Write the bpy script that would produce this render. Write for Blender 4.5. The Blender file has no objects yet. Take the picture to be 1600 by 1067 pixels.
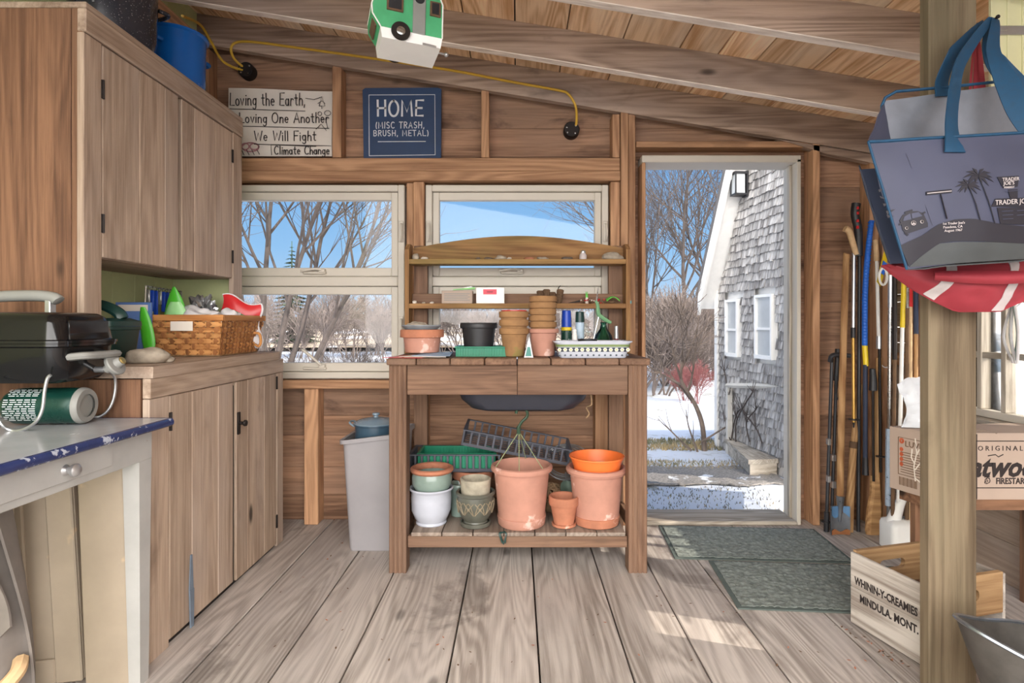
import bpy, bmesh, math, random
from math import sin, cos, pi, radians
from mathutils import Vector, Matrix, noise
random.seed(7)
S = bpy.context.scene
C = S.collection
# ------------------------------------------------------------------ camera
CX, CY, F, EYE = 808.0, 505.0, 900.0, 1.05
cam = bpy.data.cameras.new('camera'); camo = bpy.data.objects.new('camera', cam); C.objects.link(camo)
camo.location = (0, 0, EYE); camo.rotation_euler = (pi/2, 0, 0)
cam.sensor_width = 36; cam.lens = 36*F/1600; cam.shift_x = (800-CX)/1600; cam.shift_y = (CY-533.5)/1600
cam.clip_start = .02; cam.clip_end = 400
S.camera = camo
S.view_settings.view_transform = 'Standard'; S.view_settings.look = 'None'
S.view_settings.exposure = 0.52; S.view_settings.gamma = 1; S.view_settings.use_curve_mapping = False
# ------------------------------------------------------------------ node helpers
def lin(v):
    v /= 255.0
    return v/12.92 if v <= .04045 else ((v+.055)/1.055)**2.4
def rgb(r, g, b): return (lin(r), lin(g), lin(b), 1)
class NT:
    def __init__(s, tree): s.t = tree; tree.nodes.clear()
    def n(s, typ, ins=None, **props):
        nd = s.t.nodes.new(typ)
        for k, v in props.items(): setattr(nd, k, v)
        for k, v in (ins or {}).items():
            sk = nd.inputs[k]
            if isinstance(v, bpy.types.NodeSocket): s.t.links.new(v, sk)
            else: sk.default_value = v
        return nd
    def math(s, op, a, b=0.0, c=None, clamp=False):
        i = {0: a, 1: b}
        if c is not None: i[2] = c
        return s.n('ShaderNodeMath', i, operation=op, use_clamp=clamp).outputs[0]
    def vmul(s, v, m): return s.n('ShaderNodeVectorMath', {0: v, 1: m}, operation='MULTIPLY').outputs[0]
    def mix(s, f, a, b, bt='MIX'):
        nd = s.n('ShaderNodeMix', None, data_type='RGBA', blend_type=bt)
        for k, v in ((0, f), (6, a), (7, b)):
            if isinstance(v, bpy.types.NodeSocket): s.t.links.new(v, nd.inputs[k])
            else: nd.inputs[k].default_value = v
        return nd.outputs[2]
    def ramp(s, f, stops):
        nd = s.n('ShaderNodeValToRGB', {0: f}); e = nd.color_ramp.elements
        while len(e) < len(stops): e.new(.5)
        for el, (p, c) in zip(e, stops): el.position = p; el.color = c
        return nd.outputs[0]
    def noise(s, v, scale=1.0, detail=3.0, rough=.55, dist=0.0):
        return s.n('ShaderNodeTexNoise', {'Vector': v, 'Scale': scale, 'Detail': detail, 'Roughness': rough, 'Distortion': dist}).outputs[0]
    def smooth(s, v, a, b):
        return s.n('ShaderNodeMapRange', {0: v, 1: a, 2: b, 3: 0.0, 4: 1.0}, interpolation_type='SMOOTHSTEP', clamp=True).outputs[0]
# ------------------------------------------------------------------ sky: pale horizon, blue above, added bright room fill behind the camera
wd = bpy.data.worlds.new('sky'); S.world = wd; wd.use_nodes = True
w = NT(wd.node_tree)
tc = w.n('ShaderNodeTexCoord').outputs['Generated']
sx = w.n('ShaderNodeSeparateXYZ', {0: tc})
blue = w.ramp(sx.outputs[2], [(0, (.62, .78, .92, 1)), (.12, (.33, .60, .90, 1)), (.27, (.18, .44, .80, 1)), (1, (.10, .28, .62, 1))])
fillnoise = w.noise(w.vmul(tc, (1.5, 1.5, 4)), 1.2, 5, .6)
fillmask = w.math('MULTIPLY', w.smooth(sx.outputs[1], -.05, -.75), w.math('ADD', w.math('MULTIPLY', w.smooth(fillnoise, .3, .7), .3), .7))
SKY_FILL = 7.0
sky = w.mix(fillmask, w.mix(1.0, blue, (.66, .68, .72, 1), 'MULTIPLY'), (1.0*SKY_FILL, .96*SKY_FILL, .91*SKY_FILL, 1))
bg = w.n('ShaderNodeBackground', {0: sky, 1: 1.0})
w.t.links.new(bg.outputs[0], w.n('ShaderNodeOutputWorld').inputs[0])
# ------------------------------------------------------------------ low winter sun from the right, a little behind the camera
sd = bpy.data.lights.new('sun', 'SUN'); sd.energy = 3.8; sd.angle = radians(.6); sd.color = (1, .90, .76)
so = bpy.data.objects.new('sun', sd); C.objects.link(so); so.location = (6, -2, 6)
SUN = Vector((.95, -.31, .577)).normalized()
so.rotation_euler = SUN.to_track_quat('Z', 'Y').to_euler()
# ------------------------------------------------------------------ materials
def bsdf(nt, col, rough=.6, metal=0.0, bump=None, bstr=.3, spec=.5, **kw):
    i = {'Base Color': col, 'Roughness': rough, 'Metallic': metal, 'Specular IOR Level': spec}
    i.update(kw)
    p = nt.n('ShaderNodeBsdfPrincipled', i)
    if bump is not None:
        b = nt.n('ShaderNodeBump', {'Height': bump, 'Strength': bstr, 'Distance': .004})
        nt.t.links.new(b.outputs[0], p.inputs['Normal'])
    nt.t.links.new(p.outputs[0], nt.n('ShaderNodeOutputMaterial').inputs[0])
    return p
def newmat(name):
    m = bpy.data.materials.new(name); m.use_nodes = True
    return m, NT(m.node_tree)
def wood(name, light, dark, third=None, knots=.6, rough=.7, g=1.0, ta=.18, bump=.45, stain=.35, staincol=None, wet=None, rings=120.0, ww=.13):
    m, t = newmat(name)
    gco = t.n('ShaderNodeAttribute', attribute_name='gco').outputs['Vector']
    tint = t.n('ShaderNodeAttribute', attribute_name='tint').outputs['Fac']
    f = t.noise(t.vmul(gco, (3.0*g, 95*g, 95*g)), 1, 6, .7, .4)
    b = t.noise(t.vmul(gco, (.9*g, 9*g, 9*g)), 1, 3, .55, .6)
    nn = t.noise(t.vmul(gco, (.42*g, 4.2*g, 4.2*g)), 1, 2.2, .5, .15)
    wv = t.math('ADD', t.math('MULTIPLY', t.math('SINE', t.math('MULTIPLY', nn, rings)), .5), .5)
    v = t.math('ADD', t.math('MULTIPLY', f, .55-ww), t.math('ADD', t.math('MULTIPLY', b, .45), t.math('MULTIPLY', wv, ww)))
    col = t.ramp(v, [(.36, rgb(*dark)), (.60, rgb(*light))])
    if third: col = t.mix(t.smooth(t.noise(t.vmul(gco, (.8, 2.6, 2.6)), 1, 4, .6), .45, .68), col, t.mix(.35, rgb(*third), col))
    if stain:
        st = t.smooth(t.noise(t.vmul(gco, (1.6, 4, 4)), 1.3, 5, .62, .4), .58, .75)
        col = t.mix(t.math('MULTIPLY', st, stain), col, rgb(*(staincol or [x*.45 for x in dark])))
    if knots:
        vo = t.n('ShaderNodeTexVoronoi', {'Vector': t.vmul(gco, (2.6, 6.5, 6.5)), 'Scale': 1.0}, feature='F1')
        r = t.n('ShaderNodeSeparateColor', {0: vo.outputs['Color']}).outputs[0]
        km = t.math('MULTIPLY', t.math('SUBTRACT', 1.0, t.smooth(vo.outputs['Distance'], .05, .15)), t.math('GREATER_THAN', r, .66))
        col = t.mix(t.math('MULTIPLY', km, knots), col, rgb(*[x*.32 for x in dark]))
    if wet:
        ob = t.n('ShaderNodeTexCoord').outputs['Object']
        wm = t.smooth(t.noise(t.vmul(ob, (1, .8, 1)), 2.3, 6, .62, .5), .56, .66)
        col = t.mix(t.math('MULTIPLY', wm, wet), col, rgb(92, 84, 80))
    k = t.math('ADD', t.math('MULTIPLY', tint, 2*ta), 1-ta)
    col = t.mix(1.0, col, t.n('ShaderNodeCombineColor', {0: k, 1: k, 2: k}).outputs[0], 'MULTIPLY')
    bsdf(t, col, rough, 0, f, bump, .3)
    return m
def plain(name, col, rough=.5, metal=0.0, var=.12, scale=14, bump=0.0, spec=.5, spot=None, **kw):
    m, t = newmat(name)
    ob = t.n('ShaderNodeTexCoord').outputs['Object']
    n = t.noise(ob, scale, 5, .6)
    c = rgb(*col)
    d = tuple(x*(1-2.2*var) for x in c[:3])+(1,)
    cc = t.ramp(n, [(.3, d), (.62, c)])
    if spot:
        cc = t.mix(t.smooth(t.noise(ob, spot[1], 4, .6), spot[2], spot[2]+.06), cc, rgb(*spot[0]))
    r = t.math('ADD', t.math('MULTIPLY', n, .25), rough-.12)
    bsdf(t, cc, r, metal, n if bump else None, bump, spec, **kw)
    return m
M = {}
M['floor'] = wood('weathered_floor_wood', (200, 191, 184), (144, 134, 127), (180, 171, 166), knots=.5, ta=.10, stain=.45, staincol=(118, 106, 98), wet=.5, rough=.75, rings=150)
M['wall'] = wood('brown_wall_wood', (178, 138, 110), (112, 82, 63), (156, 126, 106), knots=.9, ta=.20, stain=.7, ww=.07, staincol=(58, 42, 36))
M['stud'] = wood('stud_wood', (196, 152, 116), (146, 106, 78), knots=.7, ta=.12, stain=.3)
M['rafter'] = wood('rafter_wood', (190, 166, 148), (130, 108, 94), (166, 148, 138), knots=.8, ta=.1, stain=.6, staincol=(92, 78, 72))
M['sheath'] = wood('roof_board_wood', (250, 216, 180), (200, 152, 108), (248, 232, 212), knots=.8, ta=.16, stain=.5, staincol=(150, 98, 62))
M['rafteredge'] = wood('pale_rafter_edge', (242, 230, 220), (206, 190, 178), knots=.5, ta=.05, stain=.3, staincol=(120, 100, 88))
M['bench'] = wood('bench_wood', (136, 105, 84), (92, 68, 54), (124, 100, 84), knots=.2, ta=.08, stain=.2, ww=.05)
M['hutch'] = wood('golden_bench_wood', (164, 124, 80), (114, 78, 48), (124, 116, 66), knots=.3, ta=.08, stain=.35)
M['cab'] = wood('cabinet_front_wood', (192, 170, 150), (140, 118, 101), (180, 164, 152), knots=.9, ta=.10, stain=.5, ww=.06, staincol=(112, 94, 82))
M['cabside'] = wood('cabinet_side_wood', (136, 100, 76), (86, 60, 45), (116, 88, 70), knots=.9, ta=.12, ww=.08, stain=.6, staincol=(60, 42, 34))
M['post'] = wood('post_wood', (126, 111, 90), (82, 68, 52), (108, 102, 80), knots=.6, ta=.05, stain=.3, g=.8, staincol=(70, 54, 42))
M['tool'] = wood('tool_handle_wood', (206, 164, 116), (150, 108, 70), knots=.15, ta=.2, stain=.35)
M['grey'] = wood('grey_outdoor_wood', (190, 180, 166), (140, 130, 116), knots=.3, ta=.15)
M['crate'] = wood('crate_wood', (198, 190, 182), (120, 106, 96), (206, 200, 194), knots=.3, ta=.06, stain=.85, staincol=(106, 86, 74), rings=60)
M['pine'] = wood('pine_wood', (176, 144, 106), (134, 102, 70), knots=.4, ta=.1, stain=.35)
M['bark'] = plain('bark', (82, 73, 69), .9, 0, .25, 6)
M['palebark'] = plain('pale_bark', (128, 112, 100), .9, 0, .25, 8)
M['twig'] = plain('thicket_twigs', (124, 112, 106), .95, 0, .25, 3)
M['redtwig'] = plain('red_twigs', (150, 92, 90), .9, 0, .2, 3)
M['conifer'] = plain('conifer_green', (62, 82, 62), .95, 0, .3, 3)
M['white'] = plain('white_window_paint', (204, 196, 183), .45, 0, .03, 4)
M['brightwhite'] = plain('white_paint', (244, 243, 240), .5, 0, .03, 6)
M['green_wall'] = plain('pale_green_paint', (196, 202, 150), .7, 0, .06, 5)
M['enamel'] = plain('worn_white_enamel_wood', (180, 179, 176), .55, 0, .06, 9, spot=((160, 150, 138), 26, .7))
M['etop'] = plain('grey_enamel_top', (168, 170, 176), .22, 0, .05, 5)
M['bluerim'] = plain('blue_enamel_rim', (46, 58, 104), .2, 0, .1, 30, spot=((176, 182, 196), 34, .58))
M['iron'] = plain('dark_iron', (52, 46, 44), .55, .6, .2)
M['black'] = plain('black_plastic', (40, 40, 44), .45, 0, .1)
M['blackgloss'] = plain('glossy_black_enamel', (20, 20, 22), .14, 0, .1, 5)
M['steel'] = plain('steel', (190, 190, 188), .25, .9, .08)
M['alu'] = plain('silver_metal', (200, 202, 205), .32, .85, .06)
M['greyplastic'] = plain('grey_plastic', (140, 140, 136), .5, 0, .05)
M['paleplastic'] = plain('pale_grey_plastic', (152, 149, 152), .5, 0, .05, 5)
M['terra'] = plain('terracotta', (186, 122, 94), .85, 0, .14, 12, .2, spot=((226, 186, 166), 9, .62))
M['pinkterra'] = plain('pale_terracotta', (190, 138, 120), .8, 0, .10, 8, .1, spot=((226, 190, 178), 7, .6))
M['mosspot'] = plain('mossy_terracotta', (160, 120, 80), .9, 0, .16, 16, .2, spot=((140, 122, 72), 10, .55))
M['orange'] = plain('orange_plastic', (244, 122, 58), .45, 0, .05)
M['granite'] = plain('speckled_enamel', (44, 46, 54), .15, 0, .1, 10, spot=((180, 180, 186), 170, .63))
M['blueplastic'] = plain('blue_enamel', (18, 96, 178), .22, 0, .04)
M['bluepot'] = plain('slate_blue_enamel', (58, 82, 100), .3, 0, .1)
M['bluelid'] = plain('pale_blue_enamel_lid', (130, 150, 166), .25, 0, .1)
M['darkgreen'] = plain('dark_green_plastic', (26, 58, 54), .35, 0, .08)
M['propane'] = plain('green_paint', (20, 62, 54), .25, .2, .05)
M['traygreen'] = plain('tray_green_plastic', (20, 128, 96), .4, 0, .08)
M['lime'] = plain('lime_plastic', (86, 200, 54), .35, 0, .08)
M['palegreen'] = plain('pale_green_plastic', (162, 222, 150), .4, 0, .06)
M['navy'] = plain('navy_cloth', (54, 62, 84), .75, 0, .12, 8)
M['tote'] = plain('blue_grey_tote_fabric', (66, 69, 90), .6, 0, .10, 4)
M['silver'] = plain('silver_lining', (132, 136, 146), .42, .25, .12, 9)
M['printdark'] = plain('dark_print', (32, 30, 40), .6, 0, .05)
M['totebase'] = plain('grey_green_tote_base', (66, 70, 72), .45, 0, .08)
M['red'] = plain('red_fabric', (158, 50, 62), .6, 0, .12, 5)
M['redp'] = plain('red_plastic', (206, 44, 48), .3, 0, .06)
M['strapblue'] = plain('teal_blue_webbing', (16, 66, 98), .7, 0, .1, 60)
M['canvas'] = plain('white_canvas', (232, 222, 210), .8, 0, .05, 5, .05)
M['ink'] = plain('black_ink', (44, 36, 36), .8, 0, .02)
M['chalk'] = plain('white_chalk_paint', (222, 224, 228), .8, 0, .05)
M['signblue'] = plain('blue_chalkboard', (40, 64, 100), .6, 0, .10, 7)
M['yellow'] = plain('yellow_cable', (214, 172, 60), .45, 0, .05)
M['yel'] = plain('bright_yellow', (236, 204, 40), .45, 0, .05)
M['campgreen'] = plain('camper_green', (78, 172, 118), .5, 0, .08)
M['cardboard'] = plain('cardboard', (180, 160, 146), .8, 0, .05, 5)
M['rock'] = plain('grey_rock', (176, 164, 148), .9, 0, .22, 20, .5)
M['rockd'] = plain('dark_rock', (110, 98, 90), .9, 0, .22, 20, .5)
M['shell'] = plain('white_shell', (226, 216, 204), .6, 0, .08, 20)
M['mat'] = plain('grey_green_mat', (140, 148, 142), .95, 0, .25, 60, .6)
M['matedge'] = plain('dark_mat_edge', (92, 102, 98), .9, 0, .1)
M['cloth'] = plain('white_cloth', (226, 224, 226), .85, 0, .06, 8, .2)
M['greycloth'] = plain('grey_waxed_canvas', (128, 120, 114), .7, 0, .16, 6, .2)
M['cream'] = plain('cream_paint', (176, 161, 142), .6, 0, .08, 4, spot=((196, 172, 144), 6, .62))
M['glazewhite'] = plain('white_glaze', (188, 192, 204), .15, 0, .04)
M['glazesage'] = plain('sage_glaze', (132, 150, 142), .15, 0, .08)
M['glazegrey'] = plain('grey_green_glaze', (94, 95, 86), .3, 0, .15)
M['stonepot'] = plain('chalky_stone_pot', (176, 168, 150), .9, 0, .2, 18, .3)
M['cork'] = plain('cork_grip', (214, 180, 138), .8, 0, .1, 40)
M['blue'] = plain('bright_blue', (36, 104, 206), .45, 0, .06)
M['royal'] = plain('royal_blue', (28, 70, 180), .35, 0, .05)
M['cover'] = plain('book_blue', (96, 128, 190), .6, 0, .08)
M['galv'] = plain('galvanised_metal', (150, 156, 164), .3, .8, .2, 12)
M['galvin'] = plain('dark_worn_metal', (96, 92, 88), .6, .5, .25, 9)
M['panel'] = plain('pale_yellow_panel', (222, 218, 172), .5, 0, .05, 6)
M['potgrey'] = plain('pattern_navy_glaze', (40, 52, 66), .2, 0, .06)
M['peat'] = plain('peat_brown', (112, 86, 64), .9, 0, .2)
M['string'] = plain('jute_string', (150, 122, 92), .95, 0, .25, 40, .5)
M['snow'] = None
def glass(name, tintc=(1, 1, 1, 1), ior=1.3):
    m, t = newmat(name)
    fr = t.n('ShaderNodeFresnel', {'IOR': ior}).outputs[0]
    mx = t.n('ShaderNodeMixShader', {0: fr, 1: t.n('ShaderNodeBsdfTransparent', {0: tintc}).outputs[0], 2: t.n('ShaderNodeBsdfGlossy', {'Roughness': .03}).outputs[0]})
    t.t.links.new(mx.outputs[0], t.n('ShaderNodeOutputMaterial').inputs[0]); return m
M['glass'] = glass('window_glass')
M['greenglass'] = glass('green_bottle_glass', (.45, .72, .62, 1), 1.45)
M['clearplastic'] = None
def sheer(name, col, op):
    m, t = newmat(name)
    p = t.n('ShaderNodeBsdfPrincipled', {'Base Color': rgb(*col), 'Roughness': .25})
    mx = t.n('ShaderNodeMixShader', {0: op, 1: t.n('ShaderNodeBsdfTransparent').outputs[0], 2: p.outputs[0]})
    t.t.links.new(mx.outputs[0], t.n('ShaderNodeOutputMaterial').inputs[0]); return m
M['clearplastic'] = sheer('clear_plastic_film', (236, 240, 246), .55)
def mat_snow():
    m, t = newmat('snow_with_grass')
    ob = t.n('ShaderNodeTexCoord').outputs['Object']
    n = t.noise(ob, 1.3, 7, .68, .3); n2 = t.noise(ob, 9, 5, .7)
    s = t.math('ADD', n, t.math('MULTIPLY', n2, .35))
    col = t.ramp(s, [(.74, rgb(206, 211, 221)), (.86, rgb(140, 137, 124))])
    bsdf(t, col, .8, 0, n2, .8, .2); return m
M['snow'] = mat_snow()
M['gravel'] = plain('gravel', (158, 152, 146), .95, 0, .3, 60, .8, spot=((226, 228, 232), 5, .6))
M['grass'] = plain('winter_grass', (132, 132, 104), .95, 0, .25, 12, .4, spot=((176, 154, 112), 3, .5))
M['field'] = plain('dry_field', (190, 172, 150), .95, 0, .15, 1.2, spot=((232, 232, 236), .35, .52))
M['shingle'] = wood('grey_shingle', (192, 188, 184), (108, 103, 100), knots=0, ta=.22, stain=.35, staincol=(104, 98, 94), g=.8)
M['housewhite'] = plain('house_white_paint', (240, 238, 234), .6, 0, .03)
M['darkglass'] = plain('dark_window_pane', (96, 112, 124), .1, 0, .2, 3)
M['palepane'] = plain('curtained_pane', (196, 200, 202), .12, 0, .08, 3)
M['matpile'] = M['mat']
# ------------------------------------------------------------------ mesh builder
class MB:
    def __init__(s): s.v = []; s.f = []; s.m = []; s.sm = []; s.g = []; s.t = []
    def add(s, vs, fs, mat=0, smooth=False, gfun=None, tint=None, X=None):
        o = len(s.v); tint = random.random() if tint is None else tint
        off = Vector((random.uniform(0, 40), random.uniform(0, 40), random.uniform(0, 40)))
        g = [(gfun(Vector(p)) if gfun else Vector(p))+off for p in vs]
        s.v += [tuple(X @ Vector(p)) if X else tuple(p) for p in vs]
        s.g += g
        for f in fs:
            s.f.append(tuple(i+o for i in f)); s.m.append(mat); s.sm.append(smooth); s.t.append(tint)
        return s
    def box(s, lo, hi, grain=None, c=.002, mat=0, tint=None, X=None):
        lo = Vector(lo); hi = Vector(hi); d = hi-lo
        for i in range(3):
            if d[i] < 0: lo[i], hi[i] = hi[i], lo[i]
        d = hi-lo; c = min(c, min(d)*.3)
        if grain is None: grain = max(range(3), key=lambda i: d[i])
        o = [i for i in range(3) if i != grain]
        if d[o[0]] < d[o[1]]: o.reverse()
        gf = lambda p: Vector((p[grain], p[o[0]], p[o[1]]))
        vs = []; idx = {}
        for sx in (0, 1):
            for sy in (0, 1):
                for sz in (0, 1):
                    sg = (sx, sy, sz)
                    for a in range(3):
                        p = [(hi[i] if sg[i] else lo[i]) + (0 if i == a else (-c if sg[i] else c)) for i in range(3)]
                        idx[(sg, a)] = len(vs); vs.append(p)
        fs = []
        for a in range(3):
            b, e = [i for i in range(3) if i != a]
            for sa in (0, 1):
                q = []
                for (x, y) in ((0, 0), (1, 0), (1, 1), (0, 1)):
                    sg = [0, 0, 0]; sg[a] = sa; sg[b] = x; sg[e] = y; q.append(idx[(tuple(sg), a)])
                fs.append(q if (sa == 1) == (a != 1) else q[::-1])
            for x in (0, 1):
                for y in (0, 1):
                    s0 = [0, 0, 0]; s0[b] = x; s0[e] = y; s1 = list(s0); s1[a] = 1
                    fs.append([idx[(tuple(s0), b)], idx[(tuple(s1), b)], idx[(tuple(s1), e)], idx[(tuple(s0), e)]])
        for sx in (0, 1):
            for sy in (0, 1):
                for sz in (0, 1): fs.append([idx[((sx, sy, sz), a)] for a in range(3)])
        return s.add(vs, fs, mat, False, gf, tint, X)
    def prism(s, poly, a0, a1, plane='XZ', mat=0, X=None, tint=None, grain=0, smooth=False):
        # polygon in a plane, extruded along the third axis
        n = len(poly)
        def P(u, v, w): return {'XZ': (u, w, v), 'XY': (u, v, w), 'YZ': (w, u, v)}[plane]
        vs = [P(u, v, a0) for u, v in poly]+[P(u, v, a1) for u, v in poly]
        fs = [list(range(n))[::-1], list(range(n, 2*n))]+[[i, (i+1) % n, n+(i+1) % n, n+i] for i in range(n)]
        o = [i for i in range(3) if i != grain]
        return s.add(vs, fs, mat, smooth, lambda p: Vector((p[grain], p[o[0]], p[o[1]])), tint, X)
    def lathe(s, prof, seg=32, mat=0, X=None, tint=None, squash=(1, 1), arc=None):
        vs = []; fs = []; n = len(prof)
        for i in range(seg):
            a = 2*pi*i/seg
            for r, z in prof: vs.append((max(r, 1e-5)*cos(a)*squash[0], max(r, 1e-5)*sin(a)*squash[1], z))
        for i in range(seg):
            j = (i+1) % seg
            for k in range(n-1): fs.append((i*n+k, j*n+k, j*n+k+1, i*n+k+1))
        return s.add(vs, fs, mat, True, None, tint, X)
    def tube(s, pts, r, seg=8, mat=0, X=None, closed=False, flat=1.0, tint=None):
        pts = [Vector(p) for p in pts]; n = len(pts)
        rr = r if isinstance(r, (list, tuple)) else [r]*n
        vs = []; fs = []; prev = None; L = 0; gs = []
        for i, p in enumerate(pts):
            a = pts[(i-1) % n] if (i > 0 or closed) else p; b = pts[(i+1) % n] if (i < n-1 or closed) else p
            d = (b-a).normalized()
            if prev is None:
                u = d.orthogonal().normalized()
                if abs(d.z) < .9: u = (Vector((0, 0, 1))-d*d.z).normalized()
            else:
                u = (prev-d*prev.dot(d)); u = u.normalized() if u.length > 1e-6 else d.orthogonal().normalized()
            prev = u; v = d.cross(u)
            if i: L += (pts[i]-pts[i-1]).length
            for k in range(seg):
                t = 2*pi*k/seg
                vs.append(p+u*cos(t)*rr[i]+v*sin(t)*rr[i]*flat)
        for i in range(n if closed else n-1):
            j = (i+1) % n
            for k in range(seg): fs.append((i*seg+k, i*seg+(k+1) % seg, j*seg+(k+1) % seg, j*seg+k))
        if not closed:
            fs.append(tuple(range(seg))[::-1]); fs.append(tuple((n-1)*seg+k for k in range(seg)))
        ax = (pts[-1]-pts[0]); ax = ax.normalized() if ax.length > 1e-6 else Vector((1, 0, 0))
        o1 = ax.orthogonal().normalized(); o2 = ax.cross(o1)
        return s.add(vs, fs, mat, seg > 4, lambda p: Vector((p.dot(ax), p.dot(o1), p.dot(o2))), tint, X)
    def sheet(s, fn, nu, nv, th=.003, mat=0, X=None, smooth=True, tint=None):
        # fn(u,v)->point ; closed thin slab
        P = [[Vector(fn(i/nu, j/nv)) for j in range(nv+1)] for i in range(nu+1)]
        N = [[None]*(nv+1) for _ in range(nu+1)]
        for i in range(nu+1):
            for j in range(nv+1):
                du = P[min(i+1, nu)][j]-P[max(i-1, 0)][j]; dv = P[i][min(j+1, nv)]-P[i][max(j-1, 0)]
                nn = du.cross(dv); N[i][j] = nn.normalized() if nn.length > 1e-9 else Vector((0, 0, 1))
        A = lambda i, j: i*(nv+1)+j
        K = (nu+1)*(nv+1)
        vs = [P[i][j]+N[i][j]*th/2 for i in range(nu+1) for j in range(nv+1)]+[P[i][j]-N[i][j]*th/2 for i in range(nu+1) for j in range(nv+1)]
        fs = []
        for i in range(nu):
            for j in range(nv):
                q = (A(i, j), A(i+1, j), A(i+1, j+1), A(i, j+1)); fs.append(q); fs.append(tuple(K+x for x in q[::-1]))
        for i in range(nu):
            fs.append((A(i, 0), A(i, 0)+K, A(i+1, 0)+K, A(i+1, 0))); fs.append((A(i, nv), A(i+1, nv), A(i+1, nv)+K, A(i, nv)+K))
        for j in range(nv):
            fs.append((A(0, j), A(0, j+1), A(0, j+1)+K, A(0, j)+K)); fs.append((A(nu, j), A(nu, j)+K, A(nu, j+1)+K, A(nu, j+1)))
        return s.add(vs, fs, mat, smooth, None, tint, X)
    def blob(s, r, sub=3, amp=.25, freq=3.0, mat=0, X=None, flatbase=True, tint=None):
        bm = bmesh.new(); bmesh.ops.create_icosphere(bm, subdivisions=sub, radius=1)
        off = Vector((random.uniform(0, 50), random.uniform(0, 50), 0)); r = Vector(r) if not isinstance(r, (int, float)) else Vector((r, r, r))
        vs = []
        for v in bm.verts:
            k = 1+amp*noise.noise(v.co*freq*.5+off)
            p = Vector((v.co.x*r.x, v.co.y*r.y, v.co.z*r.z))*k
            if flatbase and p.z < -r.z*.55: p.z = -r.z*.55
            p.z += r.z*.55 if flatbase else 0
            vs.append(p)
        fs = [tuple(v.index for v in f.verts) for f in bm.faces]; bm.free()
        return s.add(vs, fs, mat, True, None, tint, X)
    def strokes(s, lines, width, th, org, ux, uz, mat=0):
        # flat-ish pen strokes standing proud of a surface; ux along, uz up
        ux = Vector(ux).normalized(); uz = Vector(uz).normalized(); org = Vector(org); nn = ux.cross(uz)
        for ln in lines:
            p = [Vector((a, b)) for a, b in ln]; L = []; R = []
            for i in range(len(p)):
                a = p[max(i-1, 0)]; b = p[min(i+1, len(p)-1)]; d = (b-a)
                d = d.normalized() if d.length > 1e-9 else Vector((1, 0)); nv = Vector((-d.y, d.x))*width/2
                e = d*width*.4*(-1 if i == 0 else 1 if i == len(p)-1 else 0)
                L.append(p[i]+nv+e); R.append(p[i]-nv+e)
            n = len(p); vs = []
            for q in L+R: vs.append(org+ux*q.x+uz*q.y+nn*th)
            for q in L+R: vs.append(org+ux*q.x+uz*q.y-nn*.0005)
            fs = []
            for i in range(n-1):
                fs.append((i, i+1, n+i+1, n+i)); fs.append((2*n+i, 3*n+i, 3*n+i+1, 2*n+i+1))
                fs.append((i, 2*n+i, 2*n+i+1, i+1)); fs.append((n+i, n+i+1, 3*n+i+1, 3*n+i))
            fs.append((0, n, 3*n, 2*n)); fs.append((n-1, 3*n-1, 4*n-1, 2*n-1))
            s.add(vs, fs, mat, False)
        return s
    def build(s, name, mats, parent=None, world=True):
        me = bpy.data.meshes.new(name)
        base = Vector((0, 0, 0)); vs = s.v
        inv = None
        if parent is not None and world:
            inv = MAT[parent.name].inverted(); vs = [tuple(inv @ Vector(p)) for p in vs]
        elif parent is None and world:
            xs = [p[0] for p in vs]; ys = [p[1] for p in vs]; zs = [p[2] for p in vs]
            base = Vector(((min(xs)+max(xs))/2, (min(ys)+max(ys))/2, min(zs)))
            vs = [tuple(Vector(p)-base) for p in vs]
        me.from_pydata(vs, [], s.f)
        if not isinstance(mats, (list, tuple)): mats = [mats]
        for m in mats: me.materials.append(M[m] if isinstance(m, str) else m)
        me.polygons.foreach_set('material_index', s.m)
        me.polygons.foreach_set('use_smooth', s.sm)
        bm = bmesh.new(); bm.from_mesh(me); bmesh.ops.recalc_face_normals(bm, faces=bm.faces); bm.to_mesh(me); bm.free()
        me.attributes.new('gco', 'FLOAT_VECTOR', 'CORNER'); me.attributes.new('tint', 'FLOAT', 'CORNER')
        gl = []; tl = []
        for p in me.polygons:
            for li in p.loop_indices:
                gl.extend(s.g[me.loops[li].vertex_index]); tl.append(s.t[p.index])
        me.attributes['gco'].data.foreach_set('vector', gl); me.attributes['tint'].data.foreach_set('value', tl)
        if any(s.sm): me.set_sharp_from_angle(angle=radians(40))
        o = bpy.data.objects.new(name, me); C.objects.link(o); o.location = base
        if parent is not None: o.parent = parent; MAT[o.name] = MAT[parent.name].copy()
        else: MAT[o.name] = Matrix.Translation(base)
        return o
MAT = {}
def tag(o, label, cat, group=None, kind=None):
    o['label'] = label; o['category'] = cat
    if group: o['group'] = group
    if kind: o['kind'] = kind
    return o
def thing(name, label, cat, loc=(0, 0, 0), rz=0, group=None, kind=None):
    o = bpy.data.objects.new(name, None); C.objects.link(o); o.empty_display_size = .05
    o.location = loc; o.rotation_euler = (0, 0, rz)
    MAT[o.name] = Matrix.Translation(loc) @ Matrix.Rotation(rz, 4, 'Z')
    return tag(o, label, cat, group, kind)
def struct(o): o['kind'] = 'structure'; return o
def dup(root, loc, rz=0, label=None, group=None, scale=None):
    r = root.copy(); C.objects.link(r); r.location = loc; r.rotation_euler = (0, 0, rz)
    if scale: r.scale = (scale,)*3 if isinstance(scale, (int, float)) else scale
    if label: r['label'] = label
    if group: r['group'] = group
    for ch in list(root.children):
        c = ch.copy(); C.objects.link(c); c.parent = r
        for g in ch.children:
            d = g.copy(); C.objects.link(d); d.parent = c
    return r
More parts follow.
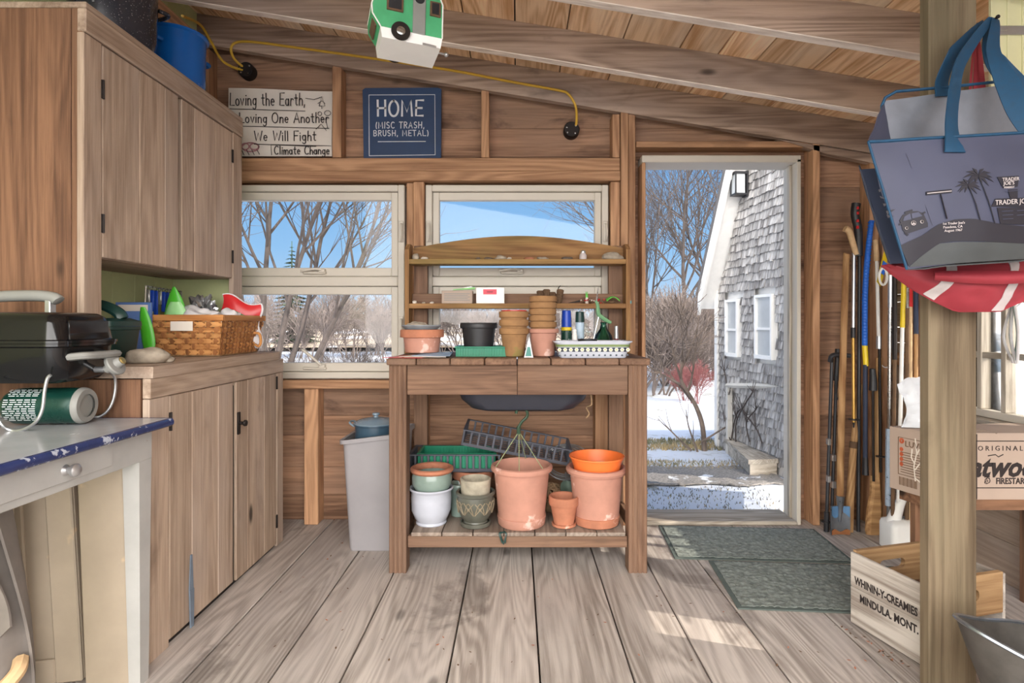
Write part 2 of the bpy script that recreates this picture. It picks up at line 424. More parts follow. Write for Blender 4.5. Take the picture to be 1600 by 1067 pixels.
def W(px, py, Y): return Vector(((px-CX)*Y/F, Y, EYE-(py-CY)*Y/F))
def XX(px, Y): return (px-CX)*Y/F
def ZZ(py, Y): return EYE-(py-CY)*Y/F
def T(x, y, z): return Matrix.Translation((x, y, z))
def R(a, ax='Z'): return Matrix.Rotation(a, 4, ax)
# hand-lettering strokes
def A(cx, cy, rx, ry, a0, a1, n=10): return [(cx+rx*cos(radians(a0+(a1-a0)*i/n)), cy+ry*sin(radians(a0+(a1-a0)*i/n))) for i in range(n+1)]
G = {
 'L': (.6, [[(.05, 1), (.05, 0), (.6, 0)]]), 'E': (.6, [[(.6, 1), (.05, 1), (.05, 0), (.6, 0)], [(.05, .5), (.5, .5)]]),
 'O': (.8, [A(.4, .5, .37, .5, 90, 450, 18)]), 'A': (.75, [[(.02, 0), (.37, 1), (.73, 0)], [(.15, .36), (.6, .36)]]),
 'W': (1.0, [[(.02, 1), (.25, 0), (.5, .8), (.75, 0), (.98, 1)]]), 'F': (.58, [[(.05, 0), (.05, 1), (.58, 1)], [(.05, .52), (.48, .52)]]),
 'C': (.7, [A(.4, .5, .37, .5, 50, 310, 14)]), 'H': (.7, [[(.05, 0), (.05, 1)], [(.65, 0), (.65, 1)], [(.05, .5), (.65, .5)]]),
 'M': (.9, [[(.05, 0), (.1, 1), (.45, .25), (.8, 1), (.85, 0)]]), 'I': (.12, [[(.06, 0), (.06, 1)]]),
 'S': (.6, [A(.3, .75, .25, .25, 40, 270, 9)+A(.3, .25, .26, .25, 90, -140, 9)]), 'T': (.66, [[(0, 1), (.66, 1)], [(.33, 1), (.33, 0)]]),
 'R': (.64, [[(.05, 0), (.05, 1)], [(.05, 1)]+A(.3, .76, .28, .24, 90, -90, 8)+[(.05, .52)], [(.28, .52), (.62, 0)]]),
 'B': (.64, [[(.05, 0), (.05, 1)]+A(.3, .76, .25, .24, 90, -90, 8)+[(.05, .52)], [(.3, .52)]+A(.3, .26, .3, .26, 90, -90, 8)+[(.05, 0)]]),
 'U': (.66, [[(.05, 1), (.05, .3)]+A(.33, .3, .28, .3, 180, 360, 8)+[(.61, 1)]]),
 'o': (.5, [A(.25, .27, .22, .27, 90, 450, 14)]), 'v': (.46, [[(.02, .55), (.23, 0), (.44, .55)]]), 'i': (.16, [[(.08, .55), (.08, 0)], [(.07, .76), (.09, .8)]]),
 'n': (.5, [[(.05, .55), (.05, 0)], [(.05, .3)]+A(.25, .33, .2, .22, 160, 0, 8)+[(.45, 0)]]),
 'g': (.5, [A(.24, .29, .2, .26, 40, 400, 12), [(.44, .55), (.44, -.12)]+A(.24, -.12, .2, .2, 0, -150, 8)]),
 't': (.42, [[(.2, .9), (.2, .1), (.3, 0), (.38, .05)], [(.02, .6), (.4, .6)]]),
 'h': (.5, [[(.05, 1), (.05, 0)], [(.05, .3)]+A(.25, .33, .2, .22, 160, 0, 8)+[(.45, 0)]]),
 'e': (.5, [[(.06, .3), (.44, .3)]+A(.25, .28, .2, .27, 5, 310, 12)]), 'a': (.5, [A(.23, .27, .2, .27, 50, 400, 12), [(.44, .55), (.44, 0)]]),
 'r': (.4, [[(.05, .55), (.05, 0)], [(.05, .3)]+A(.24, .3, .18, .25, 150, 40, 6)]), 'l': (.16, [[(.08, 1), (.08, 0)]]),
 'm': (.75, [[(.05, .55), (.05, 0)], [(.05, .3)]+A(.2, .35, .15, .2, 160, 0, 7)+[(.35, 0)], [(.35, .3)]+A(.53, .35, .17, .2, 160, 0, 7)+[(.7, 0)]]),
 ',': (.16, [[(.1, .06), (.04, -.16)]]), '(': (.3, [A(.45, .45, .35, .68, 130, 230, 8)]), ')': (.3, [A(-.15, .45, .35, .68, 50, -50, 8)]), ' ': (.35, []),
}
def letter(text, h, track=.16, jit=.02):
    out = []; x = 0
    for ch in text:
        wd_, ls = G[ch]; dy = random.uniform(-jit, jit)*h; sl = random.uniform(-.05, .05)
        for l in ls: out.append([(x+(a+sl*b)*h, b*h+dy) for a, b in l])
        x += (wd_+track)*h
    return out, x-track*h
def fit(text, width, h, track=.16, jit=.02):
    l, wd_ = letter(text, h, track, jit); k = width/wd_
    return [[(a*k, b) for a, b in p] for p in l]
def printed(text, size, Xm, mat, name, parent, depth=.0006, align='CENTER', wscale=1.0, shear=0.0, bold=0.0):
    cu = bpy.data.curves.new('lettering', 'FONT'); cu.body = text; cu.size = size; cu.extrude = depth; cu.align_x = align; cu.resolution_u = 2; cu.shear = shear; cu.offset = bold
    o = bpy.data.objects.new('tmp_text', cu); C.objects.link(o)
    bpy.context.view_layer.update()
    me = bpy.data.meshes.new_from_object(o.evaluated_get(bpy.context.evaluated_depsgraph_get()))
    bpy.data.objects.remove(o); bpy.data.curves.remove(cu)
    mb = MB(); mb.add([(v.co.x*wscale, v.co.y, v.co.z) for v in me.vertices], [tuple(p.vertices) for p in me.polygons], 0, False, None, .5, Xm)
    bpy.data.meshes.remove(me)
    return mb.build(name, mat, parent)
def frame_m(org, ux, uy):   # local XY plane -> world, normal = ux x uy
    ux = Vector(ux).normalized(); uy = Vector(uy).normalized(); n = ux.cross(uy)
    m = Matrix((ux, uy, n)).transposed().to_4x4(); m.translation = Vector(org); return m
def spline(pts, n=8):
    pts = [Vector(p) for p in pts]; out = []
    for i in range(len(pts)-1):
        p0 = pts[max(i-1, 0)]; p1 = pts[i]; p2 = pts[i+1]; p3 = pts[min(i+2, len(pts)-1)]
        for k in range(n):
            t = k/n
            out.append(.5*((2*p1)+(p2-p0)*t+(2*p0-5*p1+4*p2-p3)*t*t+(3*p1-p0-3*p2+p3)*t**3))
    out.append(pts[-1]); return out
# ================================================================== THE SHED
WY = 3.0      # front of the studs of the back wall
SY = 3.09     # boards behind the studs
def cut_boards(mb, rows, x0, x1, holes, put):
    for (z0, z1) in rows:
        spans = [(x0, x1)]
        zs = sorted({z0, z1} | {h for hx0, hx1, hz0, hz1 in holes for h in (hz0, hz1) if z0 < h < z1})
        for za, zb in zip(zs, zs[1:]):
            sp = [(x0, x1)]
            for hx0, hx1, hz0, hz1 in holes:
                if hz0 < zb-1e-4 and hz1 > za+1e-4:
                    ns = []
                    for a, b in sp:
                        if hx1 <= a or hx0 >= b: ns.append((a, b)); continue
                        if a < hx0: ns.append((a, hx0))
                        if hx1 < b: ns.append((hx1, b))
                    sp = ns
            for a, b in sp: put(mb, a, b, za, zb)
# floor
XL, XR = -1.66, 1.97
mb = MB(); bx = [-1.75, -1.3, -.98, -.73, -.52, -.207, .068, .345, .571, .802, 1.115, 1.4, 1.7, 2.05]
for a, b in zip(bx, bx[1:]): mb.box((a+.003, -1.6, -.04), (b-.003, SY-.002, 0), grain=1, c=.003)
mb.box((-1.75, -1.6, -.14), (2.05, SY-.002, -.043), c=.001, mat=1)
struct(mb.build('floor', ['floor', 'iron']))
# back wall with window and door openings
W1 = (-1.557, -.587, .755, 1.78); W2 = (-.485, .483, .755, 1.78); DO = (.648, 1.478, -.1, 1.925)
rowy = [813, 772, 729, 680, 649, 598, 555, 472, 407, 347, 289, 245, 201, 141, 85, 30, -30]
rz = [ZZ(y, SY) for y in rowy]
m_roof = .163; Z0 = 2.387
def zr(x): return Z0-m_roof*x
mb = MB()
def clip_roof(a, b, za, zb):
    pts = [(a, za), (b, za), (b, zb), (a, zb)]; out = []
    g_ = lambda p: zr(p[0])+.015-p[1]
    for p, q in zip(pts, pts[1:]+pts[:1]):
        gp, gq = g_(p), g_(q)
        if gp >= 0: out.append(p)
        if gp*gq < 0: k = gp/(gp-gq); out.append((p[0]+(q[0]-p[0])*k, p[1]+(q[1]-p[1])*k))
    return out
def put(mb, a, b, za, zb):
    poly = clip_roof(a, b, za+.001, zb-.001)
    if len(poly) > 2: mb.prism(poly, SY, SY+.025, 'XZ', grain=0)
cut_boards(mb, list(zip(rz, rz[1:])), -1.70, 2.0, [W1, W2, DO], put)
wall = struct(mb.build('wall_back', 'wall'))
# board sheathing outside so no light leaks between the boards
mb = MB(); cut_boards(mb, [(-.12, 1.0), (1.0, 1.95), (1.95, 2.72)], -1.70, 2.0, [W1, W2, DO], lambda m, a, b, za, zb: m.prism(clip_roof(a, b, za, zb), SY+.028, SY+.045, 'XZ'))
mb.build('outer_skin', 'grey', wall)
def stud(x0, x1, y0, y1, name='stud', Ya=WY, Yb=SY, grain=2):
    mb = MB(); mb.box((XX(x0, WY), Ya, ZZ(y1, WY)), (XX(x1, WY), Yb-.0005, ZZ(y0, WY)), grain=grain, c=.003)
    return mb.build(name, 'stud', wall)
stud(519, 533, 103, 246); stud(752, 764, 140, 246); stud(957, 968.5, 178, 246)
stud(969.5, 981, 175, 819.9, Ya=WY-.012); stud(982, 993, 176, 819.9)
stud(312, 326, 75, 819.9); stud(475, 497, 607, 819.9); stud(655, 668, 607, 819.9); stud(930, 954.5, 607, 819.9)
stud(634, 645, 284, 593, Ya=WY+.02); stud(646, 662.5, 284, 593, Ya=WY-.005); stud(954, 968.5, 284, 606, Ya=WY-.003)
stud(1269, 1280, 222, 819.9, Ya=WY-.01); stud(1359, 1373, 222, 819.9); stud(1377, 1392, 222, 819.9, Ya=WY-.01)
def rail(x0, x1, y0, y1, Ya=WY-.004, nm='rail'): return stud(x0, x1, y0, y1, nm, Ya, SY, 0)
rail(327, 968.5, 247, 267.5); rail(327, 968.5, 268.5, 283.5, WY-.02); rail(327, 954, 593.5, 606.5, WY-.025)
rail(994, 1268, 221, 230.5, WY-.006); 
# windows
def window(n, x0, x1, z0, z1):
    t = struct(thing('window_%d' % n, 'white awning window of two stacked sashes, %s' % ('beside the plank cabinet' if n == 1 else 'behind the potting bench shelves'), 'window', ((x0+x1)/2, 3.05, z0)))
    e = .004; a, b = x0+e, x1-e; c0, c1 = z0+e, z1-e
    mb = MB(); Y0, Y1 = 3.02, SY+.05
    for lo, hi in (((a, Y0, c0), (a+.035, Y1, c1)), ((b-.035, Y0, c0), (b, Y1, c1)), ((a+.035, Y0, c0), (b-.035, Y1, c0+.035)), ((a+.035, Y0, c1-.035), (b-.035, Y1, c1)), ((a+.035, Y0, ZZ(447, 3.02)), (b-.035, Y1, ZZ(432, 3.02)))): mb.box(lo, hi, c=.004)
    mb.build('frame', 'white', t)
    for (zb, zt) in ((ZZ(432, 3.02)+.002, c1-.037), (c0+.037, ZZ(447, 3.02)-.002)):
        mb = MB(); sa, sb = a+.037, b-.037; fr = .034; Ya, Yb = 3.032, 3.075
        gz0, gz1 = (ZZ(418, 3.02), ZZ(312, 3.02)) if zt > 1.3 else (ZZ(567, 3.02), ZZ(460, 3.02))
        for lo, hi in (((sa, Ya, zb), (sa+fr, Yb, zt)), ((sb-fr, Ya, zb), (sb, Yb, zt)), ((sa+fr, Ya, zb), (sb-fr, Yb, gz0)), ((sa+fr, Ya, gz1), (sb-fr, Yb, zt))): mb.box(lo, hi, c=.003)
        s = mb.build('sash', 'white', t)
        mb = MB(); mb.box((sa+fr-.004, 3.055, gz0-.004), (sb-fr+.004, 3.059, gz1+.004), c=.0005); mb.build('pane', 'glass', s)
        for xs in (b-.017, a+.017):
            zc = (gz0+gz1)/2+.01
            mb = MB(); mb.box((xs-.012, 3.012, zc-.055), (xs+.012, 3.02, zc+.055), c=.004)
            mb.tube(spline([(xs, 3.014, zc+.04), (xs+.004, 2.998, zc+.03), (xs+.006, 2.996, zc-.02), (xs, 3.008, zc-.05)], 4), .005, 6); mb.build('latch', 'white', t)
        cz = (zb+gz0)/2; cx = (a+b)/2-.03 if n == 2 else XX(490, 3.02)
        mb = MB(); mb.box((cx-.055, 3.012, cz-.012), (cx+.065, 3.034, cz+.002), c=.004)
        mb.box((cx+.03, 3.006, cz-.004), (cx+.062, 3.034, cz+.016), c=.003)
        ends = (-.06, -.055) if zt > 1.3 else (-.05, .095)
        mb.tube(spline([(cx+.045, 3.003, cz+.012), (cx+.0, 2.994, cz+.012+(ends[1]*.45 if zt < 1.3 else 0)), (cx+ends[0], 2.997, cz+(.004 if zt > 1.3 else ends[1]))], 5), [.006]*6+[.008]*5, 6)
        mb.build('crank', 'white', t)
    return t
window(1, *W1); window(2, *W2)
# door frame, sill and open leaf
t = struct(thing('door_1', 'white door leaf swung outward and its weathered frame', 'door', (1.06, 3.05, 0)))
mb = MB(); mb.box((DO[0]+.001, 2.995, 0), (DO[0]+.02, SY+.06, 1.886), c=.003); mb.build('jamb', 'stud', t)
mb = MB(); mb.box((DO[1]-.022, 2.995, 0), (DO[1]-.001, SY+.06, 1.905), c=.003)
mb.box((DO[0]+.001, 2.995, 1.887), (DO[1]-.001, SY+.06, 1.924), c=.003); mb.build('jamb', 'white', t)
mb = MB(); mb.box((DO[0]+.021, 3.05, 0.002), (DO[0]+.033, 3.075, 1.886), c=.002); mb.box((DO[1]-.036, 3.05, .002), (DO[1]-.023, 3.075, 1.886), c=.002); mb.build('door_stop', 'grey', t)
mb = MB(); mb.box((DO[0]+.02, 2.985, .0005), (DO[1]-.023, SY+.10, .022), c=.006); mb.build('threshold', 'grey', t)
a = Vector((1.527, 3.15, 0)); b = Vector((1.868, 3.97, 0)); d = (b-a); Xm = frame_m(a, d, (0, 0, 1)); Ld = d.length
mb = MB(); mb.box((0, .03, -.02), (Ld, 1.90, .02), c=.003, X=Xm)
for (u0, u1, v0, v1) in ((.1, Ld-.1, .15, .85), (.1, Ld-.1, 1.0, 1.75)):
    for lo, hi in (((u0, v0, .02), (u1, v0+.02, .028)), ((u0, v1-.02, .02), (u1, v1, .028)), ((u0, v0+.02, .02), (u0+.02, v1-.02, .028)), ((u1-.02, v0+.02, .02), (u1, v1-.02, .028))): mb.box(lo, hi, c=.002, X=Xm)
leaf = mb.build('door_leaf', 'brightwhite', t)
for z in (.25, 1.62, .95):
    mb = MB(); mb.box((.0, z, .0205), (.03, z+.1, .024), c=.001, X=Xm); mb.tube([Xm @ Vector((-.004, z, .02)), Xm @ Vector((-.004, z+.1, .02))], .006, 8); mb.build('hinge', 'steel', t)
# ceiling: boards running back to front, rafters across
mb = MB(); x = -1.95; 
while x < 2.35:
    wdt = random.choice((.17, .20, .23, .25)); x1 = min(x+wdt, 2.36)
    if x1 > x+.02:
        p = [(x+.003, zr(x+.003)), (x1-.003, zr(x1-.003)), (x1-.003, zr(x1-.003)+.025), (x+.003, zr(x+.003)+.025)]
        mb.prism(p, -.2, 3.25, 'XZ', grain=1)
    x = x1
mb.prism([(-1.95, zr(-1.95)+.027), (2.36, zr(2.36)+.027), (2.36, zr(2.36)+.05), (-1.95, zr(-1.95)+.05)], -.2, 3.25, 'XZ', mat=1)
ceil = struct(mb.build('ceiling', ['sheath', 'iron']))
for i, Y in enumerate((2.985, 2.55, 2.05, 1.57, 1.09, .6, .1, -.2)):
    x0, x1 = -1.66, 1.96; h = .155 if i == 0 else .143; th = .04
    a = -1.66
    poly = [(x0, zr(x0)-.001), (x1, zr(x1)-.001), (x1, zr(x1)-h), (x0, zr(x0)-h)]
    mb = MB(); mb.prism(poly, Y, Y+th, 'XZ', grain=0); rf = mb.build('rafter', 'rafter', ceil)
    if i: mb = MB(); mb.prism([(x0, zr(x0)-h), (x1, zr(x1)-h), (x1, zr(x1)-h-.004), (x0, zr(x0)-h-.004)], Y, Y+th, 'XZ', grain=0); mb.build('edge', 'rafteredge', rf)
mb = MB(); mb.prism([(x, z) for x, z in ((1.35, zr(1.35)-.16), (1.96, zr(1.96)-.16), (1.96, zr(1.96)-.21), (1.6, zr(1.35)-.235))], 2.99, 3.03, 'XZ'); mb.build('brace', 'rafter', ceil)
# left wall and the beam on top of it
mb = MB(); y = -.2
while y < 3.08:
    y1 = min(y+.14, SY-.002); mb.box((XL-.025, y, 0), (XL, y1-.0015, zr(XL)-.0), grain=2, c=.002); y = y1
struct(mb.build('wall_left', 'green_wall'))
mb = MB(); mb.box((XL+.001, -.2, zr(XL)-.235), (XL+.06, 2.98, zr(XL)-.155), grain=1, c=.004)
struct(mb.build('trim_1', 'stud'))
# right wall: boards below and above the small-paned windows
mb = MB(); zz = [0, .17, .33, .5, .655, .85, 1.03, 1.2, 1.4, 1.6, 1.8, 2.0, 2.1]
WR = (2.10, 2.72, .662, 1.16); WQ = (1.40, 1.66, .662, .95)
def putr(mb, a, b, za, zb): mb.box((XR, a, za+.001), (XR+.022, b, zb-.001), grain=1, c=.002)
cut_boards(mb, list(zip(zz, zz[1:])), -1.2, SY-.002, [WR, WQ], putr)
wr = struct(mb.build('wall_right', 'cab'))
mb = MB(); mb.box((XR-.09, WQ[0]-.05, WR[2]-.03), (XR+.03, WR[1]+.03, WR[2]-.002), grain=1); struct(mb.build('trim_2', 'grey'))
mb = MB(); mb.box((XR-.05, 2.735, 0), (XR-.001, 2.80, 2.0), grain=2); mb.build('stud', 'stud', wr)
mb = MB(); mb.box((XR-.05, 2.802, .84), (XR-.012, 2.99, .90), grain=1); mb.build('rail', 'stud', wr)
def rwin(n, lab, WR, bars, zb):
    t = struct(thing('window_%d' % n, lab, 'window', (XR, (WR[0]+WR[1])/2, WR[2])))
    mb = MB(); x0, x1 = XR-.035, XR+.02
    for lo, hi in (((x0, WR[0], WR[2]), (x1, WR[1], WR[2]+.03)), ((x0, WR[0], WR[3]-.03), (x1, WR[1], WR[3])), ((x0, WR[0], WR[2]+.03), (x1, WR[0]+.03, WR[3]-.03)), ((x0, WR[1]-.03, WR[2]+.03), (x1, WR[1], WR[3]-.03))): mb.box(lo, hi, c=.002)
    mb.build('frame', 'white', t)
    if bars:
        mb = MB()
        for y in bars: mb.box((x0+.005, y-.012, WR[2]+.031), (x1-.005, y+.012, WR[3]-.031), c=.002, grain=2)
        mb.box((x0+.01, WR[0]+.03, zb), (x1-.01, WR[1]-.03, zb+.025), c=.002, grain=1); mb.build('muntins', 'grey', t)
    mb = MB(); mb.box((XR-.004, WR[0]+.03, WR[2]+.03), (XR-.001, WR[1]-.03, WR[3]-.03), c=.0005); mb.build('pane', 'glass', t)
rwin(3, 'sunlit small-paned window in the right wall behind the hanging tote bags', WR, (2.30, 2.42, 2.57), .905)
rwin(4, 'low narrow window in the right wall beside the post', WQ, (), 0)
# the timber post that carries the roof
mb = MB(); PX0, PX1, PY = XX(1452, 1.64), XX(1527, 1.64), 1.64
mb.box((PX0, PY, .0), (PX1, PY+.042, zr(1.24)-.145), grain=2, c=.004)
post = mb.build('timber_post', 'post'); tag(post, 'pale square-sawn timber post holding up the roof, tote bags hung on it', 'post')
# pale panel hung from the rafters at the right
t = thing('ribbed_sheet', 'pale yellow-green ribbed panel hung from the roof at the top right corner', 'panel', (1.42, 1.72, 1.56))
mb = MB(); xa = XX(1549, 1.72); mb.box((xa, 1.72, 1.56), (xa+.22, 1.732, 2.1), c=.002); pb = mb.build('sheet', 'panel', t)
mb = MB()
for q in (.045, .09, .14): mb.box((xa+q, 1.716, 1.56), (xa+q+.008, 1.72, 2.1), c=.001)
mb.build('ribs', 'panel', t)
mb = MB(); mb.tube([(XX(1541, 1.71), 1.712, ZZ(47, 1.71)), (XX(1575, 1.71), 1.712, ZZ(46, 1.71))], .003, 6); mb.box((XX(1552, 1.71), 1.7135, ZZ(53, 1.71)), (xa+.22, 1.7155, ZZ(39, 1.71)), c=.0005); mb.build('nail_strap', 'alu', t)

# ---- signs, cable, junction boxes on the back wall
t = thing('canvas_sign', 'white hand-lettered canvas sign "Loving the Earth" propped above the left window', 'sign', (XX(438, 3.05), 3.06, ZZ(246, WY)))
Ys = 3.055; u0, v0 = XX(357, Ys), ZZ(247, WY)+.002
px = Ys/F
def sgn(u, v):
    x0 = XX(357, Ys); wdt = (519-357)*px; h = (245-138)*px
    z = ZZ(245.5, Ys)+v*h+.004 - u*.02*v*.9
    return (x0+u*wdt, Ys-.006*sin(u*6)*v-.004*sin(v*5), max(z, v0))
mb = MB(); mb.sheet(sgn, 20, 8, .006); mb.build('canvas', 'canvas', t)
mb = MB(); fl = Ys-.0125; ZL = lambda y: ZZ(y, Ys)
for txt, xa, xb, yb, h, ul in (('Loving the Earth,', 361, 478, 166, 19, 1), ('Loving One Another', 376, 515, 193, 15.5, 1), ('We Will Fight', 399, 495, 221, 15, 1), ('Climate Change', 430, 516, 242, 12.5, 0)):
    mb.strokes(fit(txt, (xb-xa)*px, h*px), .0045, .0012, (XX(xa, Ys), fl, ZL(yb)), (1, 0, 0), (0, 0, 1))
    if ul: mb.strokes([[(0, -.018), ((xb-xa)*px, -.03)]], .003, .001, (XX(xa, Ys), fl, ZL(yb)), (1, 0, 0), (0, 0, 1))
o = (XX(357, Ys), fl, ZL(245)); S2 = lambda l: [[(a*px, b*px) for a, b in p] for p in l]
mb.strokes(S2([[(69, 2), (68, 18), (161, 16)], [(122, 90), (135, 88), (147, 92)], [(141, 82), (147, 86), (152, 82)], [(143, 78), (152, 78), (147, 92), (143, 78)], [(147, 74), (147, 78)], A(144, 66, 3, 3, 0, 360), A(156, 67, 5, 4, 0, 360), [(138, 42), (146, 50), (154, 40)], [(153, 58), (156, 44)], [(22, 10), (26, 2)], [(30, 10), (34, 2)], [(38, 10), (42, 2)], [(46, 10), (50, 3)]]), .0028, .001, o, (1, 0, 0), (0, 0, 1))
mb.build('lettering', 'ink', t)
mb = MB(); mb.strokes(S2([A(36, 14, 13, 7, 0, 360, 14), A(28, 15, 6, 5, 0, 360), A(42, 15, 7, 5, 0, 360)]), .006, .0008, o, (1, 0, 0), (0, 0, 1)); mb.build('cloud_drawing', plain('pink_crayon', (196, 140, 146), .8), t)
t = thing('chalk_sign', 'square blue chalkboard sign reading HOME propped above the windows', 'sign', (XX(628, 3.05), 3.06, ZZ(246, WY)))
Ys = 3.045; px = Ys/F; zb = ZZ(247, WY)+.001; Xm = T(XX(567, Ys), Ys, zb) @ R(radians(-.3), 'Y')
mb = MB(); mb.prism([(.004, 0), (122*px, 0), (123*px, 111*px), (118*px, 113*px), (4*px, 113*px), (0, 110*px)], 0, .02, 'XZ', X=Xm); mb.build('board', 'signblue', t)
o = Xm @ Vector((0, -.0003, 0)); ux = Xm.to_3x3() @ Vector((1, 0, 0)); uz = Xm.to_3x3() @ Vector((0, 0, 1))
mb = MB(); mb.strokes(S2([[(10, 7), (10, 102), (113, 102), (113, 8), (10, 7)], [(24, 29), (98, 29)]]), .0035, .0012, o, ux, uz)
def so_(x, y): return o+ux*(x*px)+uz*(y*px)
mb.strokes(fit('HOME', 71*px, 24*px, .22), .0105, .0014, so_(23, 69), ux, uz)
mb.strokes(fit('(MISC TRASH,', 76*px, 9.5*px, .3, 0), .0042, .0013, so_(20, 50), ux, uz); mb.strokes(fit('BRUSH, METAL)', 86*px, 8.5*px, .3, 0), .0042, .0013, so_(17, 38), ux, uz)
mb.build('lettering', 'chalk', t)
def jbox(px_, py_, lab):
    t = thing('junction_box', lab, 'junction box', tuple(W(px_, py_, 3.08)))
    c = W(px_, py_, 3.05); Xm = T(*c) @ R(pi/2, 'X')
    mb = MB(); mb.lathe([(0, -.036), (.042, -.036), (.042, .008), (.038, .014), (0, .014)], 28, X=Xm); mb.build('box', 'iron', t)
    for a in (40, 160, 220, 310):
        mb = MB(); mb.lathe([(0, .013), (.005, .014), (.0045, .017), (0, .0175)], 8, X=Xm @ T(.028*cos(radians(a)), .028*sin(radians(a)), 0)); mb.build('screw', 'steel', t)
jbox(385, 110, 'round black junction box above the white canvas sign'); jbox(893, 203, 'round black junction box above the right window')
mb = MB(); Yc = 2.974
pts = [W(285, 25, 2.6), W(312, 38, 2.9), W(328, 62, Yc), W(345, 92, Yc), W(362, 104, 3.03), W(380, 110, 3.04)]
mb.tube(spline(pts), .0065, 8)
pts = [W(379, 104, 3.04), W(366, 92, 3.0), W(361, 76, Yc), W(370, 66, Yc), W(400, 66, Yc), W(460, 74, Yc), W(560, 88, Yc), W(700, 109, Yc), W(800, 128, Yc), W(872, 141, Yc), W(888, 147, Yc), W(899, 165, 2.985), W(901, 185, 3.02), W(900, 196, 3.032)]
mb.tube(spline(pts), .0065, 8)
tag(mb.build('electric_cable', 'yellow'), 'yellow electric cable stapled along the rear rafter between two junction boxes', 'cable')
# ================================================================== LEFT SIDE
CY0, CY1 = 1.77, 2.785          # plank cabinet, near and far end
UX, LX = -1.33, -1.13           # faces of the upper and the lower part
UZ0, UZ1, CZ = 1.26, 2.02, .917
t = thing('plank_hutch', 'tall rustic plank hutch with doors above and below a green niche', 'cabinet', (-1.4, 2.27, 0))
mb = MB(); ys = [XL+.002, -1.56, -1.40, UX+0]
for a, b in zip((XL+.002, -1.605, -1.37), (-1.606, -1.371, UX-.006)): mb.box((a, CY0, CZ), (b-.001, CY0+.022, UZ1), grain=2, c=.002)
mb.build('side_panel', 'cabside', t)
mb = MB(); mb.box((XL+.002, CY0+.002, 0), (LX-.03, CY0+.022, CZ-.04), grain=2); mb.build('side_panel', 'cabside', t)
mb = MB(); mb.box((XL+.002, CY1-.022, 0), (LX-.03, CY1, CZ-.04), grain=2); mb.build('side_panel', 'cab', t)
mb = MB(); mb.box((XL+.002, CY1-.022, CZ), (UX-.023, CY1, UZ1-.02), grain=2); mb.build('side_panel', 'green_wall', t)
mb = MB(); 
for a in range(7):
    y = CY0+.023+a*.138; mb.box((XL+.0015, y, CZ), (XL+.012, min(y+.136, CY1-.023), UZ0+.02), grain=2, c=.002)
mb.build('back_panel', 'green_wall', t)
mb = MB(); mb.box((XL+.002, CY0+.001, UZ1+.001), (UX+.004, CY1, UZ1+.02), grain=1); mb.build('top_board', 'cab', t)
mb = MB(); mb.box((XL+.002, CY0+.023, UZ0-.0), (UX-.024, CY1-.023, UZ0+.02), grain=1); mb.build('shelf_board', 'cab', t)
# upper face frame
def ydep(px, X): return X*F/(px-CX)
mb = MB(); mb.box((UX-.022, CY0-.002, CZ), (UX, ydep(159, UX), UZ1-.075), grain=2); mb.build('face_post', 'cab', t)
mb = MB(); mb.box((UX-.022, ydep(364.5, UX), CZ), (UX, CY1, UZ1-.075), grain=2); mb.build('face_post', 'cab', t)
mb = MB(); mb.box((UX-.022, CY0-.003, UZ1-.073), (UX+.006, CY1, UZ1), grain=1, c=.004); mb.build('top_rail', 'cab', t)
def planks_x(mb, X, pxs, z0, z1, th=.02):
    for a, b in zip(pxs, pxs[1:]):
        mb.box((X-th, ydep(a, X)+.001, z0), (X, ydep(b, X)-.001, z1), grain=2, c=.003)
def hinge(p, X, z, par):
    mb = MB(); mb.box((X-.001, ydep(p, X)-.006, z-.03), (X+.003, ydep(p, X)+.008, z+.03), c=.001); mb.tube([(X+.003, ydep(p, X), z-.03), (X+.003, ydep(p, X), z+.03)], .004, 6); mb.build('hinge', 'iron', par)
mb = MB(); planks_x(mb, UX, (160, 218, 258, 279), UZ0+.001, UZ1-.077); d = mb.build('door', 'cab', t); hinge(160, UX, 1.8, d); hinge(160, UX, 1.37, d)
mb = MB(); planks_x(mb, UX-.003, (284, 304, 336, 363), UZ0+.001, UZ1-.077); d = mb.build('door', 'cab', t); hinge(363, UX, 1.83, d); hinge(363, UX, 1.36, d)
# counter with its rounded far corner
mb = MB(); r = .09; poly = [(XL+.002, CY0-.004), (LX+.014, CY0-.004)]+[(LX+.014-r+r*cos(a), CY1-r+r*sin(a)) for a in [i*pi/16 for i in range(9)]]+[(XL+.002, CY1)]
mb.prism(poly, CZ-.036, CZ-.0005, 'XY', grain=1); mb.build('countertop', 'cab', t)
mb = MB(); mb.box((LX-.022, CY0, CZ-.10), (LX+.003, CY1-.006, CZ-.037), grain=1); mb.build('counter_rail', 'cab', t)
for ya_, yb_ in ((CY0, ydep(264, LX)), (ydep(433, LX), CY1-.004)):
    mb = MB(); mb.box((LX-.022, ya_, .0), (LX, yb_, CZ-.102), grain=2); mb.build('face_post', 'cab', t)
mb = MB(); planks_x(mb, LX, (265, 300, 341, 364.5), .02, CZ-.103); d = mb.build('door', 'cab', t); hinge(266, LX, .73, d)
mb = MB(); planks_x(mb, LX-.002, (369, 387, 413, 432), .012, CZ-.103); d2 = mb.build('door', 'cab', t); hinge(432, LX, .77, d2); hinge(432, LX, .12, d2)
yk = ydep(373, LX); mb = MB(); mb.box((LX-.001, yk-.014, .60), (LX+.006, yk+.006, .69), c=.004); mb.lathe([(0, .0), (.007, 0), (.006, .012), (.013, .02), (.012, .028), (0, .031)], 14, X=T(LX+.004, yk, .645) @ R(pi/2, 'Y')); mb.build('knob', 'iron', d2)
mb = MB(); mb.box((LX-.02, CY0+.01, .0), (LX-.012, CY1-.01, .8), grain=2); mb.build('inner_board', 'iron', t)
